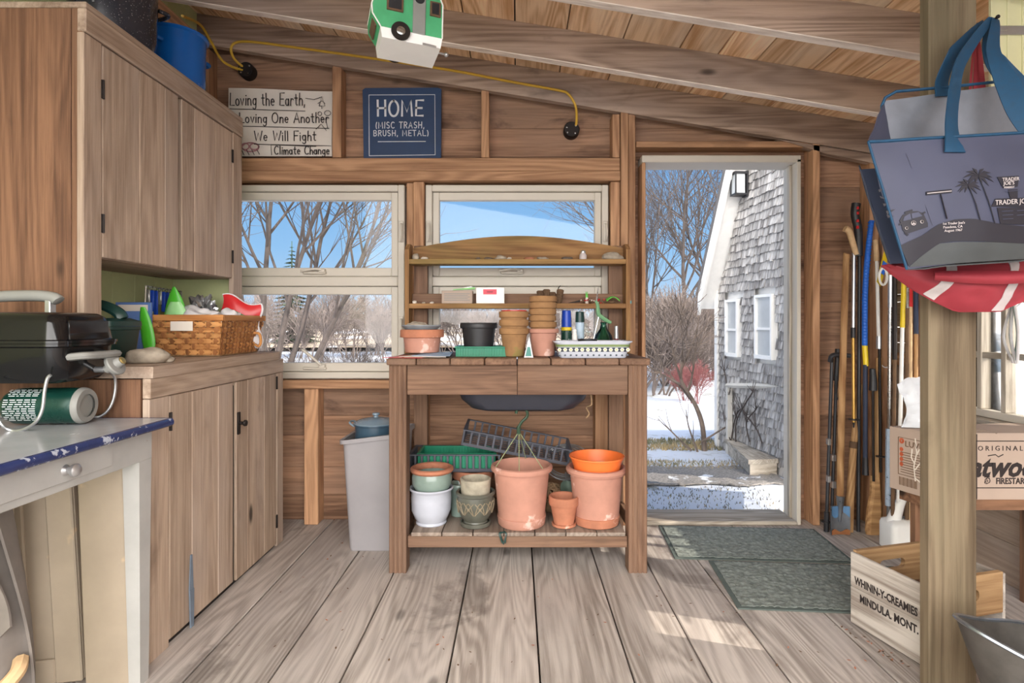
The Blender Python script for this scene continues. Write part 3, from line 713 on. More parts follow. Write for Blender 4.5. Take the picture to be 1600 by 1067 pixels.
mb = MB(); y = ydep(297, LX); mb.prism([(y-.012, .13), (y+.014, .13), (y+.012, .0), (y-.006, .0)], LX+.002, LX+.007, 'YZ'); mb.prism([(y-.012, .13), (y+.014, .13), (y+.006, .25), (y-.004, .25)], LX+.002, LX+.005, 'YZ')
tag(mb.build('wooden_shim', plain('blue_grey_strip', (120, 134, 150), .6)), 'thin blue-grey wedge standing at the foot of the lower cabinet door', 'shim')
# pots on top of the hutch
TZ = UZ1+.021
t = thing('canning_pot', 'large black speckled enamel canning pot on top of the hutch', 'pot', (-1.47, 2.10, TZ))
mb = MB(); mb.lathe([(0, 0), (.10, 0), (.125, .012), (.135, .05), (.138, .25), (.144, .256), (.14, .262), (.134, .258), (.13, .05), (.10, .012), (0, .01)], 40); mb.build('body', 'granite', t, False)
for a in (60, 240):
    mb = MB(); c_, s_ = cos(radians(a)), sin(radians(a)); q = Vector((c_, s_, 0)); n_ = Vector((-s_, c_, 0))
    mb.tube(spline([q*.136+n_*.04+Vector((0, 0, .2)), q*.17+n_*.035+Vector((0, 0, .2)), q*.175-n_*.035+Vector((0, 0, .2)), q*.136-n_*.04+Vector((0, 0, .2))], 5), .008, 8); mb.build('handle', 'granite', t, False)
mb = MB(); mb.lathe([(.0, .268), (.02, .275), (.13, .262), (.143, .2565), (.143, .263), (.13, .27), (.03, .29), (0, .29)], 40); mb.build('lid', 'granite', t, False)
t = thing('blue_pot', 'bright blue enamel stockpot on top of the hutch', 'pot', (-1.455, 2.46, TZ))
mb = MB(); mb.lathe([(0, 0), (.10, 0), (.11, .01), (.112, .16), (.115, .22), (.124, .226), (.124, .232), (.118, .234), (.11, .225), (.105, .16), (.10, .012), (0, .01)], 40); mb.build('body', 'blueplastic', t, False)
for a in (75, 255):
    mb = MB(); q = Vector((cos(radians(a)), sin(radians(a)), 0)); n_ = Vector((-q.y, q.x, 0)); z_ = Vector((0, 0, .165))
    mb.tube(spline([q*.11+n_*.04+z_, q*.145+n_*.032+z_, q*.145-n_*.032+z_, q*.11-n_*.04+z_], 5), .009, 8); mb.build('handle', 'blueplastic', t, False)
# ---- enamel-top table
t = thing('enamel_table', 'old white kitchen table with blue-rimmed grey enamel top', 'table', (-1.34, 1.2, 0))
TX0, TX1, TY0, TY1, TT = XL+.004, -1.035, .75, 1.742, .765
mb = MB(); mb.box((TX0, TY0, TT-.02), (TX1-.012, TY1-.008, TT), c=.004); mb.build('top', 'etop', t)
mb = MB(); mb.tube([(TX1-.01, TY0, TT-.012), (TX1-.01, TY1-.008, TT-.012)], .013, 10); mb.tube([(TX1-.01, TY1-.008, TT-.012), (TX0+.02, TY1-.008, TT-.012)], .013, 10)
mb.build('rim', 'bluerim', t)
AX = -1.085; mb = MB(); mb.box((AX-.02, TY0+.05, TT-.115), (AX, TY1-.03, TT-.022), grain=1); mb.box((TX0+.03, TY1-.075, TT-.115), (AX-.02, TY1-.055, TT-.022)); mb.build('apron', 'enamel', t)
ya, yb = 1.05, ydep(172, AX); mb = MB(); mb.box((AX+.0005, ya, TT-.095), (AX+.007, yb, TT-.03), grain=1, c=.003); dr = mb.build('drawer', 'enamel', t)
yk = ydep(98, AX); mb = MB(); mb.lathe([(0, 0), (.014, 0), (.008, .006), (.008, .012), (.015, .018), (.016, .026), (.01, .032), (0, .033)], 18, X=T(AX+.007, yk, TT-.066) @ R(pi/2, 'Y')); mb.build('knob', 'alu', dr)
for (lx, ly) in ((AX-.021, TY1-.03), (TX0+.06, TY1-.03), (AX-.021, TY0+.1), (TX0+.06, TY0+.1)):
    mb = MB(); k = .028; q = .018
    mb.prism([(lx-.03, ly-.055), (lx+.019, ly-.055), (lx+.019, ly), (lx-.03, ly)], TT-.115, TT-.022, 'XY')
    vs = [(lx-.03, ly-.055, TT-.115), (lx+.019, ly-.055, TT-.115), (lx+.019, ly, TT-.115), (lx-.03, ly, TT-.115), (lx-.016, ly-.048, 0), (lx+.017, ly-.048, 0), (lx+.017, ly-.01, 0), (lx-.016, ly-.01, 0)]
    mb.add(vs, [(0, 1, 2, 3), (7, 6, 5, 4), (0, 4, 5, 1), (1, 5, 6, 2), (2, 6, 7, 3), (3, 7, 4, 0)]); mb.build('leg', 'enamel', t)
# ---- portable gas grill
GZ = TT+.001
t = thing('portable_grill', 'black portable gas grill with folding wire legs on the enamel table', 'grill', (-1.42, 1.64, GZ))
gx0, gx1, gy0, gy1 = -1.645, -1.205, 1.515, 1.755
def rrect(x0, x1, y0, y1, r, n=6):
    out = []
    for cx, cy, a0 in ((x1-r, y1-r, 0), (x0+r, y1-r, 90), (x0+r, y0+r, 180), (x1-r, y0+r, 270)):
        out += [(cx+r*cos(radians(a0+90*i/n)), cy+r*sin(radians(a0+90*i/n))) for i in range(n+1)]
    return out
def loft(mb, loops, mat=0, cap=(True, True), smooth=True):
    n = len(loops[0]); vs = [p for l in loops for p in l]; fs = []
    for k in range(len(loops)-1):
        for i in range(n): fs.append((k*n+i, k*n+(i+1) % n, (k+1)*n+(i+1) % n, (k+1)*n+i))
    if cap[0]: fs.append(tuple(range(n))[::-1])
    if cap[1]: fs.append(tuple((len(loops)-1)*n+i for i in range(n)))
    mb.add(vs, fs, mat, smooth); return mb
def lp(ins, z, r=.045, dx=(0, 0)): return [(x, y, z) for x, y in rrect(gx0+ins, gx1-ins, gy0+ins, gy1-ins, max(r-ins*.3, .012))]
z0 = .886
mb = MB(); loft(mb, [lp(.05, z0), lp(.03, z0+.003), lp(.016, z0+.02), lp(.008, z0+.08), lp(.006, z0+.098), lp(-.004, z0+.102), lp(-.004, z0+.109)]); bd = mb.build('firebox', 'blackgloss', t)
mb = MB(); loft(mb, [lp(-.006, z0+.11), lp(-.006, z0+.117), lp(.004, z0+.12), lp(.012, z0+.165), lp(.018, z0+.182), lp(.032, z0+.192), lp(.06, z0+.195)]); mb.box((gx1-.012, gy0+.045, z0+.135), (gx1-.007, gy1-.045, z0+.172), c=.003); lid = mb.build('lid', 'blackgloss', t)
hc = -1.415; mb = MB(); hy = (gy0+gy1)/2
mb.tube(spline([(hc-.11, hy, z0+.232), (hc-.05, hy, z0+.24), (hc+.05, hy, z0+.242), (hc+.10, hy, z0+.236), (hc+.115, hy, z0+.226)], 5), [.012]+[.016]*19+[.011], 10); mb.build('handle', 'greyplastic', lid)
for sx in (-.09, .09):
    mb = MB(); mb.box((hc+sx-.008, hy-.012, z0+.19), (hc+sx+.008, hy+.012, z0+.23), c=.002); mb.build('handle_bracket', 'alu', lid)
mb = MB(); mb.tube(spline([(gx1-.012, gy1-.05, z0+.072), (gx1+.02, gy1-.055, z0+.075), (gx1+.03, gy1-.08, z0+.075), (gx1+.03, gy0+.08, z0+.075), (gx1+.02, gy0+.055, z0+.075), (gx1-.012, gy0+.05, z0+.072)], 4), .011, 8, flat=1.3); mb.build('side_handle', 'greyplastic', t)
yv = gy1-.09
mb = MB(); mb.tube([(gx1-.014, yv, z0+.03), (gx1+.015, yv, z0+.03)], .009, 10); mb.build('valve_stem', 'alu', t)
kx = T(gx1+.018, yv, z0+.03) @ R(pi/2, 'Y') @ R(radians(-30), 'Y')
mb = MB(); mb.lathe([(0, 0), (.012, 0), (.014, .02), (.031, .022), (.033, .03), (.031, .034), (.016, .036), (.012, .052), (0, .052)], 26, X=kx); rk = mb.build('regulator_knob', 'greyplastic', t)
mb = MB(); mb.lathe([(0, .0525), (.0105, .0525), (.0115, .054), (.009, .0565), (0, .057)], 20, X=kx); mb.build('brass_face', plain('brass', (190, 170, 110), .3, .8), rk)
def wire_leg(pts, nm='wire_leg'):
    mb = MB(); mb.tube(spline(pts, 6), .0042, 8); mb.build(nm, 'alu', t)
y_ = gy0-.003
wire_leg([W(79, 586, y_), W(74, 592, y_), W(70, 610, y_), W(66, 640, y_), W(55, 660, y_), W(35, 671.5, 1.525), W(15, 671.5, 1.525), W(0, 660, y_), W(-12, 630, y_), W(-16, 600, y_)])
wire_leg([(gx1-.02, gy1-.06, z0+.04), (gx1-.014, gy1-.01, z0+.0), (gx1-.02, gy1-.008, z0-.07), (gx1-.045, gy1-.02, z0-.113), (gx1-.1, gy1-.03, GZ+.005), (gx0+.1, gy1-.03, GZ+.005), (gx0+.04, gy1-.02, z0-.1), (gx0+.02, gy1-.01, z0)])
t = thing('propane_cylinder', 'small green propane cylinder lying under the grill', 'gas cylinder', (-1.33, 1.64, GZ))
Yp = 1.632; rp = .051; Xm = T(XX(137, Yp), Yp, GZ+rp+.0005) @ R(radians(4), 'Z') @ R(-pi/2, 'Y')
mb = MB(); mb.lathe([(0, .008), (.036, .008), (.046, .01), (.05, .02), (.051, .05), (.051, .16), (.049, .185), (.04, .205), (.025, .218), (.016, .222), (.016, .245), (0, .246)], 36, X=Xm); bo = mb.build('body', 'propane', t)
mb = MB(); mb.lathe([(.032, .0), (.046, .0), (.05, .006), (.0512, .015), (.05, .016), (.044, .008), (.034, .006)], 36, X=Xm); mb.lathe([(0, .011), (.034, .011), (.034, .007), (0, .007)], 30, X=Xm); mb.build('base_cap', 'greyplastic', t)
# white print: rows of fine illegible lines wrapped on the cylinder
mb = MB(); rnd = random.Random(3)
for i in range(17):
    th0 = radians(112+i*6.8)
    if i in (5,): continue
    x = .105
    while x < .185:
        l = rnd.uniform(.006, .018)
        if i < 3 or x > .0:
            p = []
            for dx in (x, min(x+l, .19)):
                for da in (0, .045): p.append(Xm @ Vector((-sin(th0+da)*.0514*-1, cos(th0+da)*.0514, dx)))
            mb.add(p, [(0, 1, 3, 2)])
        x += l+.004
mb.build('label_print', 'chalk', bo)
# ---- basket and things in the niche
t = thing('woven_basket', 'rectangular woven splint basket of cloths on the cabinet counter', 'basket', (-1.31, 2.47, CZ))
bx0, bx1, by0, by1 = -1.455, -1.18, 2.29, 2.66; bh = .155
def bl(k, z): return (bx0+.02-.03*k, bx1-.012+.022*k, by0+.015-.02*k, by1-.015+.015*k, z)
mb = MB(); a_, b_, c_, d_, _ = bl(0, 0); mb.box((a_, c_, CZ+.001), (b_, d_, CZ+.008)); mb.build('base', 'pine', t)
M['splint'] = wood('splint_weave', (206, 150, 92), (152, 96, 50), knots=0, ta=.22, stain=.15); M['splintd'] = wood('dark_splint', (168, 112, 66), (118, 74, 42), knots=0, ta=.2, stain=.2)
mb = MB(); rows = 7
def side_pt(side, s, k, out):
    a_, b_, c_, d_, _ = bl(k, 0); z = CZ+.006+k*bh
    if side == 0: return Vector((a_+(b_-a_)*s, c_-out, z))
    if side == 1: return Vector((b_+out, c_+(d_-c_)*s, z))
    if side == 2: return Vector((b_-(b_-a_)*s, d_+out, z))
    return Vector((a_-out, d_-(d_-c_)*s, z))
nst = {0: 9, 1: 12, 2: 9, 3: 12}
for side in range(4):
    n = nst[side]
    for k in range(rows):
        k0 = (k+.06)/rows; k1 = (k+.94)/rows; vs = []; N_ = n*3
        for i in range(N_+1):
            s = i/N_; o = .0035*cos(pi*(s*n-.5+.5))*(1 if k % 2 else -1)
            for kk in (k0, k1):
                for oo in (o+.0012, o-.0012): vs.append(side_pt(side, s, kk, oo))
        fs = []
        for i in range(N_):
            b = i*4; fs += [(b, b+4, b+6, b+2), (b+1, b+3, b+7, b+5), (b, b+1, b+5, b+4), (b+2, b+6, b+7, b+3)]
        mb.add(vs, fs, 0 if side == 1 else 0, True, lambda p: Vector((p.x+p.y, p.z, 0)))
    for i in range(n):
        s = i/n; vs = []; 
        for j in range(rows*2+1):
            kk = j/(rows*2); o = -.0035*cos(pi*(kk*rows-.5))*(1 if i % 2 else -1)
            for ss in (s+.12/n, s+.88/n):
                for oo in (o+.001, o-.001): vs.append(side_pt(side, ss, kk, oo))
        fs = []
        for q in range(rows*2):
            b = q*4; fs += [(b, b+4, b+6, b+2), (b+1, b+3, b+7, b+5), (b, b+1, b+5, b+4), (b+2, b+6, b+7, b+3)]
        mb.add(vs, fs, 1, True, lambda p: Vector((p.z, p.x+p.y, 0)))
mb.build('weave', ['splint', 'splintd'], t)
a_, b_, c_, d_, _ = bl(1.02, 0); zr_ = CZ+bh-.012
mb = MB(); 
for lo, hi in (((a_-.006, c_-.006, zr_), (b_+.006, c_+.004, zr_+.024)), ((a_-.006, d_-.004, zr_), (b_+.006, d_+.006, zr_+.024)), ((a_-.006, c_+.004, zr_), (a_+.004, d_-.004, zr_+.024)), ((b_-.004, c_+.004, zr_), (b_+.006, d_-.004, zr_+.024))): mb.box(lo, hi)
mb.build('rim', 'splint', t)
mb = MB(); mb.box((XX(264, 2.27), by0-.012, ZZ(517, 2.28)), (XX(299, 2.27), by0-.0085, ZZ(502, 2.28)), c=.001); mb.build('label_card', 'canvas', t)
def crumple(name, mat, c, r, amp, label, cat, seed=1, fr=4):
    mb = MB(); random.seed(seed); mb.blob(r, 4, amp, fr, X=T(*c), flatbase=False); random.seed(seed+99); return tag(mb.build(name, mat), label, cat)
crumple('folded_cloth', 'cloth', (-1.33, 2.40, CZ+.135), (.10, .085, .065), .5, 'white cloth bundled at the front of the woven basket', 'cloth', 3)
crumple('folded_cloth', 'cloth', (-1.245, 2.50, CZ+.135), (.05, .08, .055), .6, 'grey-white rag beside the snack bag in the woven basket', 'cloth', 5)
# red and white snack bag standing in the basket
t = thing('plastic_bag', 'red and white printed plastic bag sticking out of the woven basket', 'bag', (-1.29, 2.60, CZ+.02))
def bagf(sgn_):
    def f(u, v):
        b = sin(pi*u)**.6*sin(pi*min(max(v, 0), 1))**.5 if 0 < u < 1 and 0 < v < 1 else 0
        x = XX(345, 2.58)+u*.165+.010*sin(v*9); z = CZ+.02+v*.245+.012*sin(u*7)*v-u*v*.05
        return (x+.02*v*0, 2.585+u*.03+sgn_*.03*b, z)
    return f
mb = MB(); mb.sheet(bagf(-1), 16, 16, .001); mb.sheet(bagf(1), 16, 16, .001); bb = mb.build('film', 'cloth', t)
def bagp(u0, u1, v0, v1): return lambda u, v: tuple(Vector(bagf(-1)(u0+(u1-u0)*u, v0+(v1-v0)*v))+Vector((0, -.0025, 0)))
mb = MB(); mb.sheet(bagp(.02, .97, .70, .98), 12, 6, .001); mb.build('red_band', 'redp', t)
mb = MB(); mb.sheet(bagp(.36, .72, .62, .74), 8, 4, .0025); mb.build('green_emblem', plain('leaf_green', (52, 130, 66), .4), t)
mb = MB()
for k in range(5): mb.sheet(bagp(.2+k*.13, .28+k*.13, .42+.03*(k % 2), .50+.03*(k % 2)), 3, 3, .002)
mb.build('red_marks', 'redp', t)
mb = MB(); mb.tube(spline([(-1.172, 2.56, CZ+.09), (-1.15, 2.57, CZ+.085), (-1.148, 2.58, CZ+.05), (-1.158, 2.58, CZ+.03), (-1.17, 2.57, CZ+.04)], 5), .006, 8)
mb.build('handle', 'splint', bpy.data.objects['woven_basket'])
# dark green lunch jug
t = thing('green_caddy', 'dark green lidded plastic caddy behind the grill on the counter', 'container', (-1.415, 1.93, CZ))
gx0, gx1, gy0, gy1 = -1.49, -1.315, 1.86, 2.02
mb = MB(); loft(mb, [lp(.014, CZ+.001, .02), lp(.01, CZ+.01, .02), lp(.0, CZ+.11, .02), lp(-.004, CZ+.112, .02), lp(-.004, CZ+.122, .02)]); mb.build('body', 'darkgreen', t)
mb = MB(); loft(mb, [lp(-.006, CZ+.123, .02), lp(-.004, CZ+.14, .02), lp(.02, CZ+.15, .02)]); lid = mb.build('lid', 'darkgreen', t)
mb = MB(); mb.tube(spline([(-1.47, 1.94, CZ+.15), (-1.455, 1.94, CZ+.19), (-1.40, 1.94, CZ+.195), (-1.345, 1.94, CZ+.17), (-1.33, 1.94, CZ+.148)], 5), .012, 8, flat=1.6); mb.build('handle', 'darkgreen', lid)
# green scoops
def scoop(c, h, wd_, lean, lab, mat, e=2.4, k=.93):
    mb = MB()
    def f(u, v):
        wv = wd_*(.62+.38*min(1, v*3))*(1-(max(0, v-.2)/.8)**e*k)
        a = (u-.5)*2.4
        return Vector(c)+Vector((wv*sin(a)*.55+lean*v*h, .3*wv*(1-cos(a)), v*h))
    mb.sheet(f, 10, 12, .003); return tag(mb.build('garden_scoop', mat), lab, 'scoop')
scoop((-1.42, 2.225, CZ+.001), .195, .05, -.14, 'narrow lime-green scoop standing beside the basket', 'lime', 3.0, .7)
scoop((-1.435, 2.40, CZ+.05), .235, .10, .02, 'pointed lime-green scoop behind the pale green one', 'lime')
scoop((-1.40, 2.345, CZ+.06), .16, .095, .03, 'pale green rounded scoop standing in the basket corner', 'palegreen', 3.5, .6)
mb = MB(); mb.box((-1.56, 2.24, CZ+.001), (-1.43, 2.255, CZ+.215), c=.002, X=T(-1.5, 2.25, 0) @ R(.1) @ T(1.5, -2.25, 0)); tb = thing('notebook', 'blue notebook standing against the niche wall', 'book', (-1.5, 2.25, CZ)); mb.build('cover', 'cover', tb)
mb = MB(); mb.box((-1.55, 2.2385, CZ+.18), (-1.44, 2.2395, CZ+.205), c=.0002, X=T(-1.5, 2.25, 0) @ R(.1) @ T(1.5, -2.25, 0)); mb.build('title_band', 'canvas', tb)
t = thing('wire_rack', 'small wire rack hung with blue and steel clips in the niche', 'rack', (-1.45, 2.5, CZ))
pA, pB = W(232, 447, 2.3), W(292, 457, 2.74)
pA = Vector((-1.47, 2.28, 1.198)); pB = Vector((-1.585, 2.72, 1.20))
mb = MB(); mb.tube([pA, pB], .003, 6); mb.tube([pA, (pA.x-.005, pA.y-.01, CZ+.001)], .003, 6); mb.tube([pB, (pB.x, pB.y, CZ+.001)], .003, 6); mb.build('wire_frame', 'steel', t)
for i in range(10):
    p = pA.lerp(pB, (i+.5)/10); mb = MB(); mb.tube(A3 := [p+Vector((.006*cos(a), 0, -.006+.008*sin(a))) for a in [q*pi/4 for q in range(9)]], .0018, 5)
    l = .05+.03*((i*7) % 3); mb.box((p.x-.008, p.y-.004, p.z-.02-l), (p.x+.008, p.y+.004, p.z-.014), c=.002, mat=1); mb.build('clip', ['steel', ('royal' if i % 3 else 'alu')], t)
t = thing('scrap_ball', 'crumpled silver foil ball at the back of the basket', 'foil ball', (-1.40, 2.58, CZ+.12)); mb = MB(); mb.blob((.05, .05, .065), 4, .8, 7, flatbase=False, X=T(-1.43, 2.61, CZ+.19)); mb.blob((.042, .04, .045), 4, .9, 8, flatbase=False, X=T(-1.385, 2.56, CZ+.165)); mb.build('foil', 'alu', t)
# stones on the counter
def stone(c, r, rz, lab, mat='rock', grp=None, name='stone', amp=.3):
    mb = MB(); mb.blob(r, 3, amp, 2.5, X=T(*c) @ R(rz)); return tag(mb.build(name, mat), lab, 'stone', grp)
stone((-1.24, 1.93, CZ+.0005), (.065, .045, .034), .2, 'large smooth tan stone on the counter edge before the basket')
stone((-1.297, 1.845, CZ+.0005), (.03, .025, .02), .4, 'small round brown stone on the counter behind the grill', 'rockd')
stone((-1.195, 1.965, CZ+.0005), (.025, .018, .014), .7, 'small pale stone at the right of the large tan one')
# ---- things stored under the table
def panel_door(name, org, ux, uz, wdt, h, lab, th=.03, pan=True):
    t = thing(name, lab, 'panel', org); Xm = frame_m(org, ux, uz)
    mb = MB(); mb.box((0, 0, -th), (wdt, h, 0), c=.003, X=Xm); mb.build('board', 'cream', t)
    if pan:
        mb = MB(); s = .07
        for lo, hi in (((0, 0, 0), (s, h, .012)), ((wdt-s, 0, 0), (wdt, h, .012)), ((s, h-s, 0), (wdt-s, h, .012)), ((s, 0, 0), (wdt-s, s, .012))): mb.box(lo, hi, c=.004, X=Xm)
        mb.build('raised_frame', 'cream', t)
    return t, Xm
t1, X1 = panel_door('cabinet_door', (-1.47, 1.66, .003), (.55, .10, 0), Vector((-.06, .0, 1)), .20, .63, 'cream painted panelled cabinet door leaning under the table, pencil mark on top')
printed('Front', .03, X1 @ T(.1, .575, .013), 'ink', 'pencil_mark', t1)
t2, X2 = panel_door('shelf_board', (-1.241, 1.655, .002), (.5, .05, 0), Vector((-.04, .0, 1)), .13, .645, 'plain cream board leaning behind the front table leg', .02, False)
t3, X3 = panel_door('cabinet_door', (-1.56, 1.52, .003), (.55, .1, 0), Vector((-.06, .04, 1)), .20, .60, 'cream panelled cabinet door behind the grey canvas bundle, pencil figures on it')
printed('1/2 x 11 x 5', .022, X3 @ T(.1, .555, .013), 'ink', 'pencil_mark', t3)
t = thing('canvas_apron', 'grey waxed canvas work apron bundled under the table', 'apron', (-1.25, 1.33, .0))
def apf(u, v):
    wv = .13*(.55+.5*sin(v*3.0)); x = -1.235+(u-.5)*wv+.05*(1-v)*.5-.03*v
    return (x, 1.36+.03*sin(u*14+v*3)+.02*v, .012+v*.62-.05*abs(u-.4)*v)
mb = MB(); mb.sheet(apf, 24, 18, .006); mb.build('cloth', 'greycloth', t)
mb = MB(); mb.sheet(lambda u, v: (-1.262+.075*v+.03*u-.01, 1.325+.008*sin(v*9), .64-.32*v+.03*u), 4, 14, .005); mb.build('strap', 'greycloth', t)
mb = MB(); mb.tube(spline([(-1.25, 1.345, .21), (-1.20, 1.325, .2), (-1.165, 1.34, .235), (-1.18, 1.37, .25)], 5), .016, 8); mb.build('waist_tie', 'cork', t)
mb = MB(); mb.box((-1.262, 1.31, .575), (-1.244, 1.316, .60), c=.002); mb.build('buckle', 'steel', t)
t = thing('wire_crate', 'black wire-mesh crate on the floor under the table', 'crate', (-1.28, 1.26, 0))
mb = MB(); cx0, cx1, cy0_, cy1_ = -1.36, -1.16, 1.18, 1.30
for k in range(7):
    z = .004+k*.035
    mb.tube([(cx0, cy0_, z), (cx1, cy0_, z), (cx1, cy1_, z), (cx0, cy1_, z)], .003, 5, closed=True)
for k in range(6):
    x = cx0+(cx1-cx0)*k/5
    mb.tube([(x, cy0_, .004), (x, cy0_, .214)], .0025, 5); mb.tube([(x, cy1_, .004), (x, cy1_, .214)], .0025, 5)
mb.build('mesh', 'black', t)
# ================================================================== POTTING BENCH
BF, BB, BZ = 2.40, 2.945, .903
BX0, BX1 = -.545, .555
t = thing('potting_bench', 'brown wooden potting bench with arched shelf rack in front of the windows', 'bench', (0, 2.68, 0))
def fluted(x0, x1, y0, y1, z0, z1):
    mb = MB(); n = 4; wd_ = (x1-x0)
    poly = []
    for i in range(n):
        a = x0+wd_*i/n; b = x0+wd_*(i+1)/n; q = .0035
        poly += [(a+q*.3, y0+q), (a+q*1.3, y0), (b-q*1.3, y0), (b-q*.3, y0+q)]
    poly += [(x1, y1), (x0, y1)]
    mb.prism(poly, z0, z1, 'XY', grain=2); return mb
for (a, b, y0, y1, zt) in ((-.540, -.465, 2.42, 2.495, BZ-.029), (.468, .548, 2.42, 2.495, BZ-.029)):
    fluted(a, b, y0, y1, 0, zt).build('leg', 'bench', t)
for (a, b) in ((-.520, -.452), (.462, .534)):
    mb = MB(); mb.box((a, 2.90, 0), (b, 2.94, 1.44), grain=2); mb.build('leg', 'bench', t)
mb = MB(); mb.box((-.464, 2.43, .748), (.0, 2.455, BZ-.029), grain=0); mb.box((.0015, 2.43, .748), (.467, 2.455, BZ-.029), grain=0); mb.build('apron', 'bench', t)
for x in (-.53, .515):
    mb = MB(); mb.box((x, 2.496, .75), (x+.022, 2.898, BZ-.029), grain=1); mb.build('side_rail', 'bench', t)
    mb = MB(); mb.box((x, 2.496, .09), (x+.022, 2.898, .15), grain=1); mb.build('side_rail', 'bench', t)
ex = [BX0-.002]+[XX(p, BF) for p in (650, 703, 757, 808, 861, 915, 968)]+[BX1+.002]
mb = MB(); 
for a, b in zip(ex, ex[1:]): mb.box((a+.002, BF, BZ-.028), (b-.002, BB, BZ), grain=1, c=.004)
mb.build('tabletop', 'bench', t)
mb = MB(); mb.box((-.464, 2.44, .10), (.467, 2.465, .148), grain=0); mb.box((-.45, 2.905, .10), (.46, 2.93, .148), grain=0); mb.build('shelf_rail', 'bench', t)
M['shelfgrey'] = wood('grey_shelf_wood', (160, 146, 134), (116, 102, 92), knots=.2, stain=.3)
mb = MB(); xs = [-.45+i*.1313 for i in range(8)]; xs[-1] = .46
for a, b in zip(xs, xs[1:]): mb.box((a+.002, 2.435, .149), (b-.002, 2.898, .165), grain=1)
mb.build('lower_shelf', 'shelfgrey', t)
SZ = .1655
for x in (-.546, .530):
    mb = MB(); mb.prism([(2.80, BZ+.001), (2.899, BZ+.001), (2.899, 1.44), (2.84, 1.44), (2.80, 1.41)], x, x+.02, 'YZ', grain=2); mb.build('upright', 'hutch', t)
for z in (1.362, 1.146):
    mb = MB(); mb.box((-.525, 2.795, z-.024), (.529, 2.899, z), grain=0); mb.build('shelf', 'hutch', t)
mb = MB(); n = 24; poly = [(-.520, 1.363), (.534, 1.363)]+[(.534-1.054*i/n, 1.425+.062*sin(pi*i/n)) for i in range(n+1)]
mb.prism(poly, 2.879, 2.8985, 'XZ'); mb.build('arched_back', 'hutch', t)
mb = MB(); mb.box((-.525, 2.882, 1.147), (.529, 2.8985, 1.198), grain=0); mb.build('back_lip', 'bench', t)
mb = MB(); mb.prism([(2.80, 1.146), (2.82, 1.146), (2.80, 1.16)], .55, .556, 'YZ'); mb.build('hook', plain('teal_plastic', (60, 140, 150), .5), t)
# black tub slung under the bench top
t = thing('plastic_tub', 'black rounded plastic tub slung under the bench top', 'tub', (.027, 2.68, .655))
mb = MB()
def ring(x0, x1, y0, y1, r, z): return [(x, y, z) for x, y in rrect(x0, x1, y0, y1, r, 6)]
loft(mb, [ring(-.16, .215, 2.56, 2.80, .06, .659), ring(-.205, .26, 2.53, 2.83, .08, .67), ring(-.25, .305, 2.51, 2.85, .09, .71), ring(-.27, .325, 2.50, 2.86, .09, .76), ring(-.275, .33, 2.495, 2.865, .09, .86)]); mb.build('basin', plain('tub_black', (52, 54, 64), .4, 0, .05), t)
mb = MB(); loft(mb, [ring(-.288, .343, 2.482, 2.878, .09, .861), ring(-.288, .343, 2.482, 2.878, .09, .872)]); mb.build('rim', 'black', t)
mb = MB(); mb.tube(spline([(.318, 2.50, .75), (.322, 2.49, .70), (.30, 2.495, .685), (.312, 2.492, .66), (.30, 2.495, .64)], 5), .0035, 6); mb.build('pull_cord', 'string', t)
# ------------------------------------------------------------------ pots
def potprof(rt, rb, h, rim=.03, rw=.007, th=.008, foot=0):
    return [(0, .0), (rb-.004, .0), (rb, .003), (rt-rw-.002, h-rim), (rt-.001, h-rim+.002), (rt, h-rim+.006), (rt, h-.004), (rt-.003, h), (rt-th-.002, h), (rt-th-.006, h-.008), (rb-th, .014), (0, .012)]
def pot(name, lab, c, rt, rb, h, mat, cat='flower pot', rim=.03, rw=.007, grp=None, saucer=None, prof=None, rimmat=None, rimprof=None, bandmat=None, bandprof=None):
    if not (saucer or rimmat or bandmat):
        mb = MB(); mb.lathe(prof or potprof(rt, rb, h, rim, rw), 40, X=T(*c)); return tag(mb.build(name, mat), lab, cat, grp)
    t = thing(name, lab, cat, c, 0, grp)
    mb = MB(); mb.lathe(prof or potprof(rt, rb, h, rim, rw), 44); b = mb.build('body', mat, t, False)
    if saucer:
        mb = MB(); r0, z1 = saucer; mb.lathe([(0, 0), (r0-.008, 0), (r0, .004), (r0, z1), (r0-.006, z1), (r0-.008, .008), (0, .008)], 44); mb.build('saucer', mat, t, False)
    if rimmat: mb = MB(); mb.lathe(rimprof, 44); mb.build('rim', rimmat, t, False)
    if bandmat: mb = MB(); mb.lathe(bandprof, 44); mb.build('band', bandmat, t, False)
    return t
Yq = 2.56; s = F/Yq
def cx(px, Y): return XX(px, Y)
# white pot with the sage pot nested on it
gl = [(0, 0), (.066, 0), (.068, .004), (.064, .012), (.075, .03), (.087, .06), (.089, .11), (.088, .14), (.094, .148), (.098, .154), (.094, .16), (.086, .154), (.082, .11), (.07, .03), (0, .02)]
pot('glazed_pot', 'white glazed pot holding a sage-green pot, left end of the lower shelf', (cx(674, 2.56), 2.56, SZ), 0, 0, 0, 'glazewhite', prof=gl)
sg = [(0, 0), (.062, 0), (.076, .03), (.088, .055), (.089, .085), (.082, .105), (.075, .104), (.082, .08), (.07, .03), (0, .01)]
pot('glazed_pot', 'sage-green glazed pot with bare terracotta rim, nested in the white pot', (cx(675, 2.56), 2.56, SZ+.1225), 0, 0, 0, 'glazesage', prof=sg, rimmat='terra', rimprof=[(.079, .1), (.09, .104), (.096, .112), (.0945, .122), (.086, .126), (.076, .122), (.072, .105), (.074, .1)])
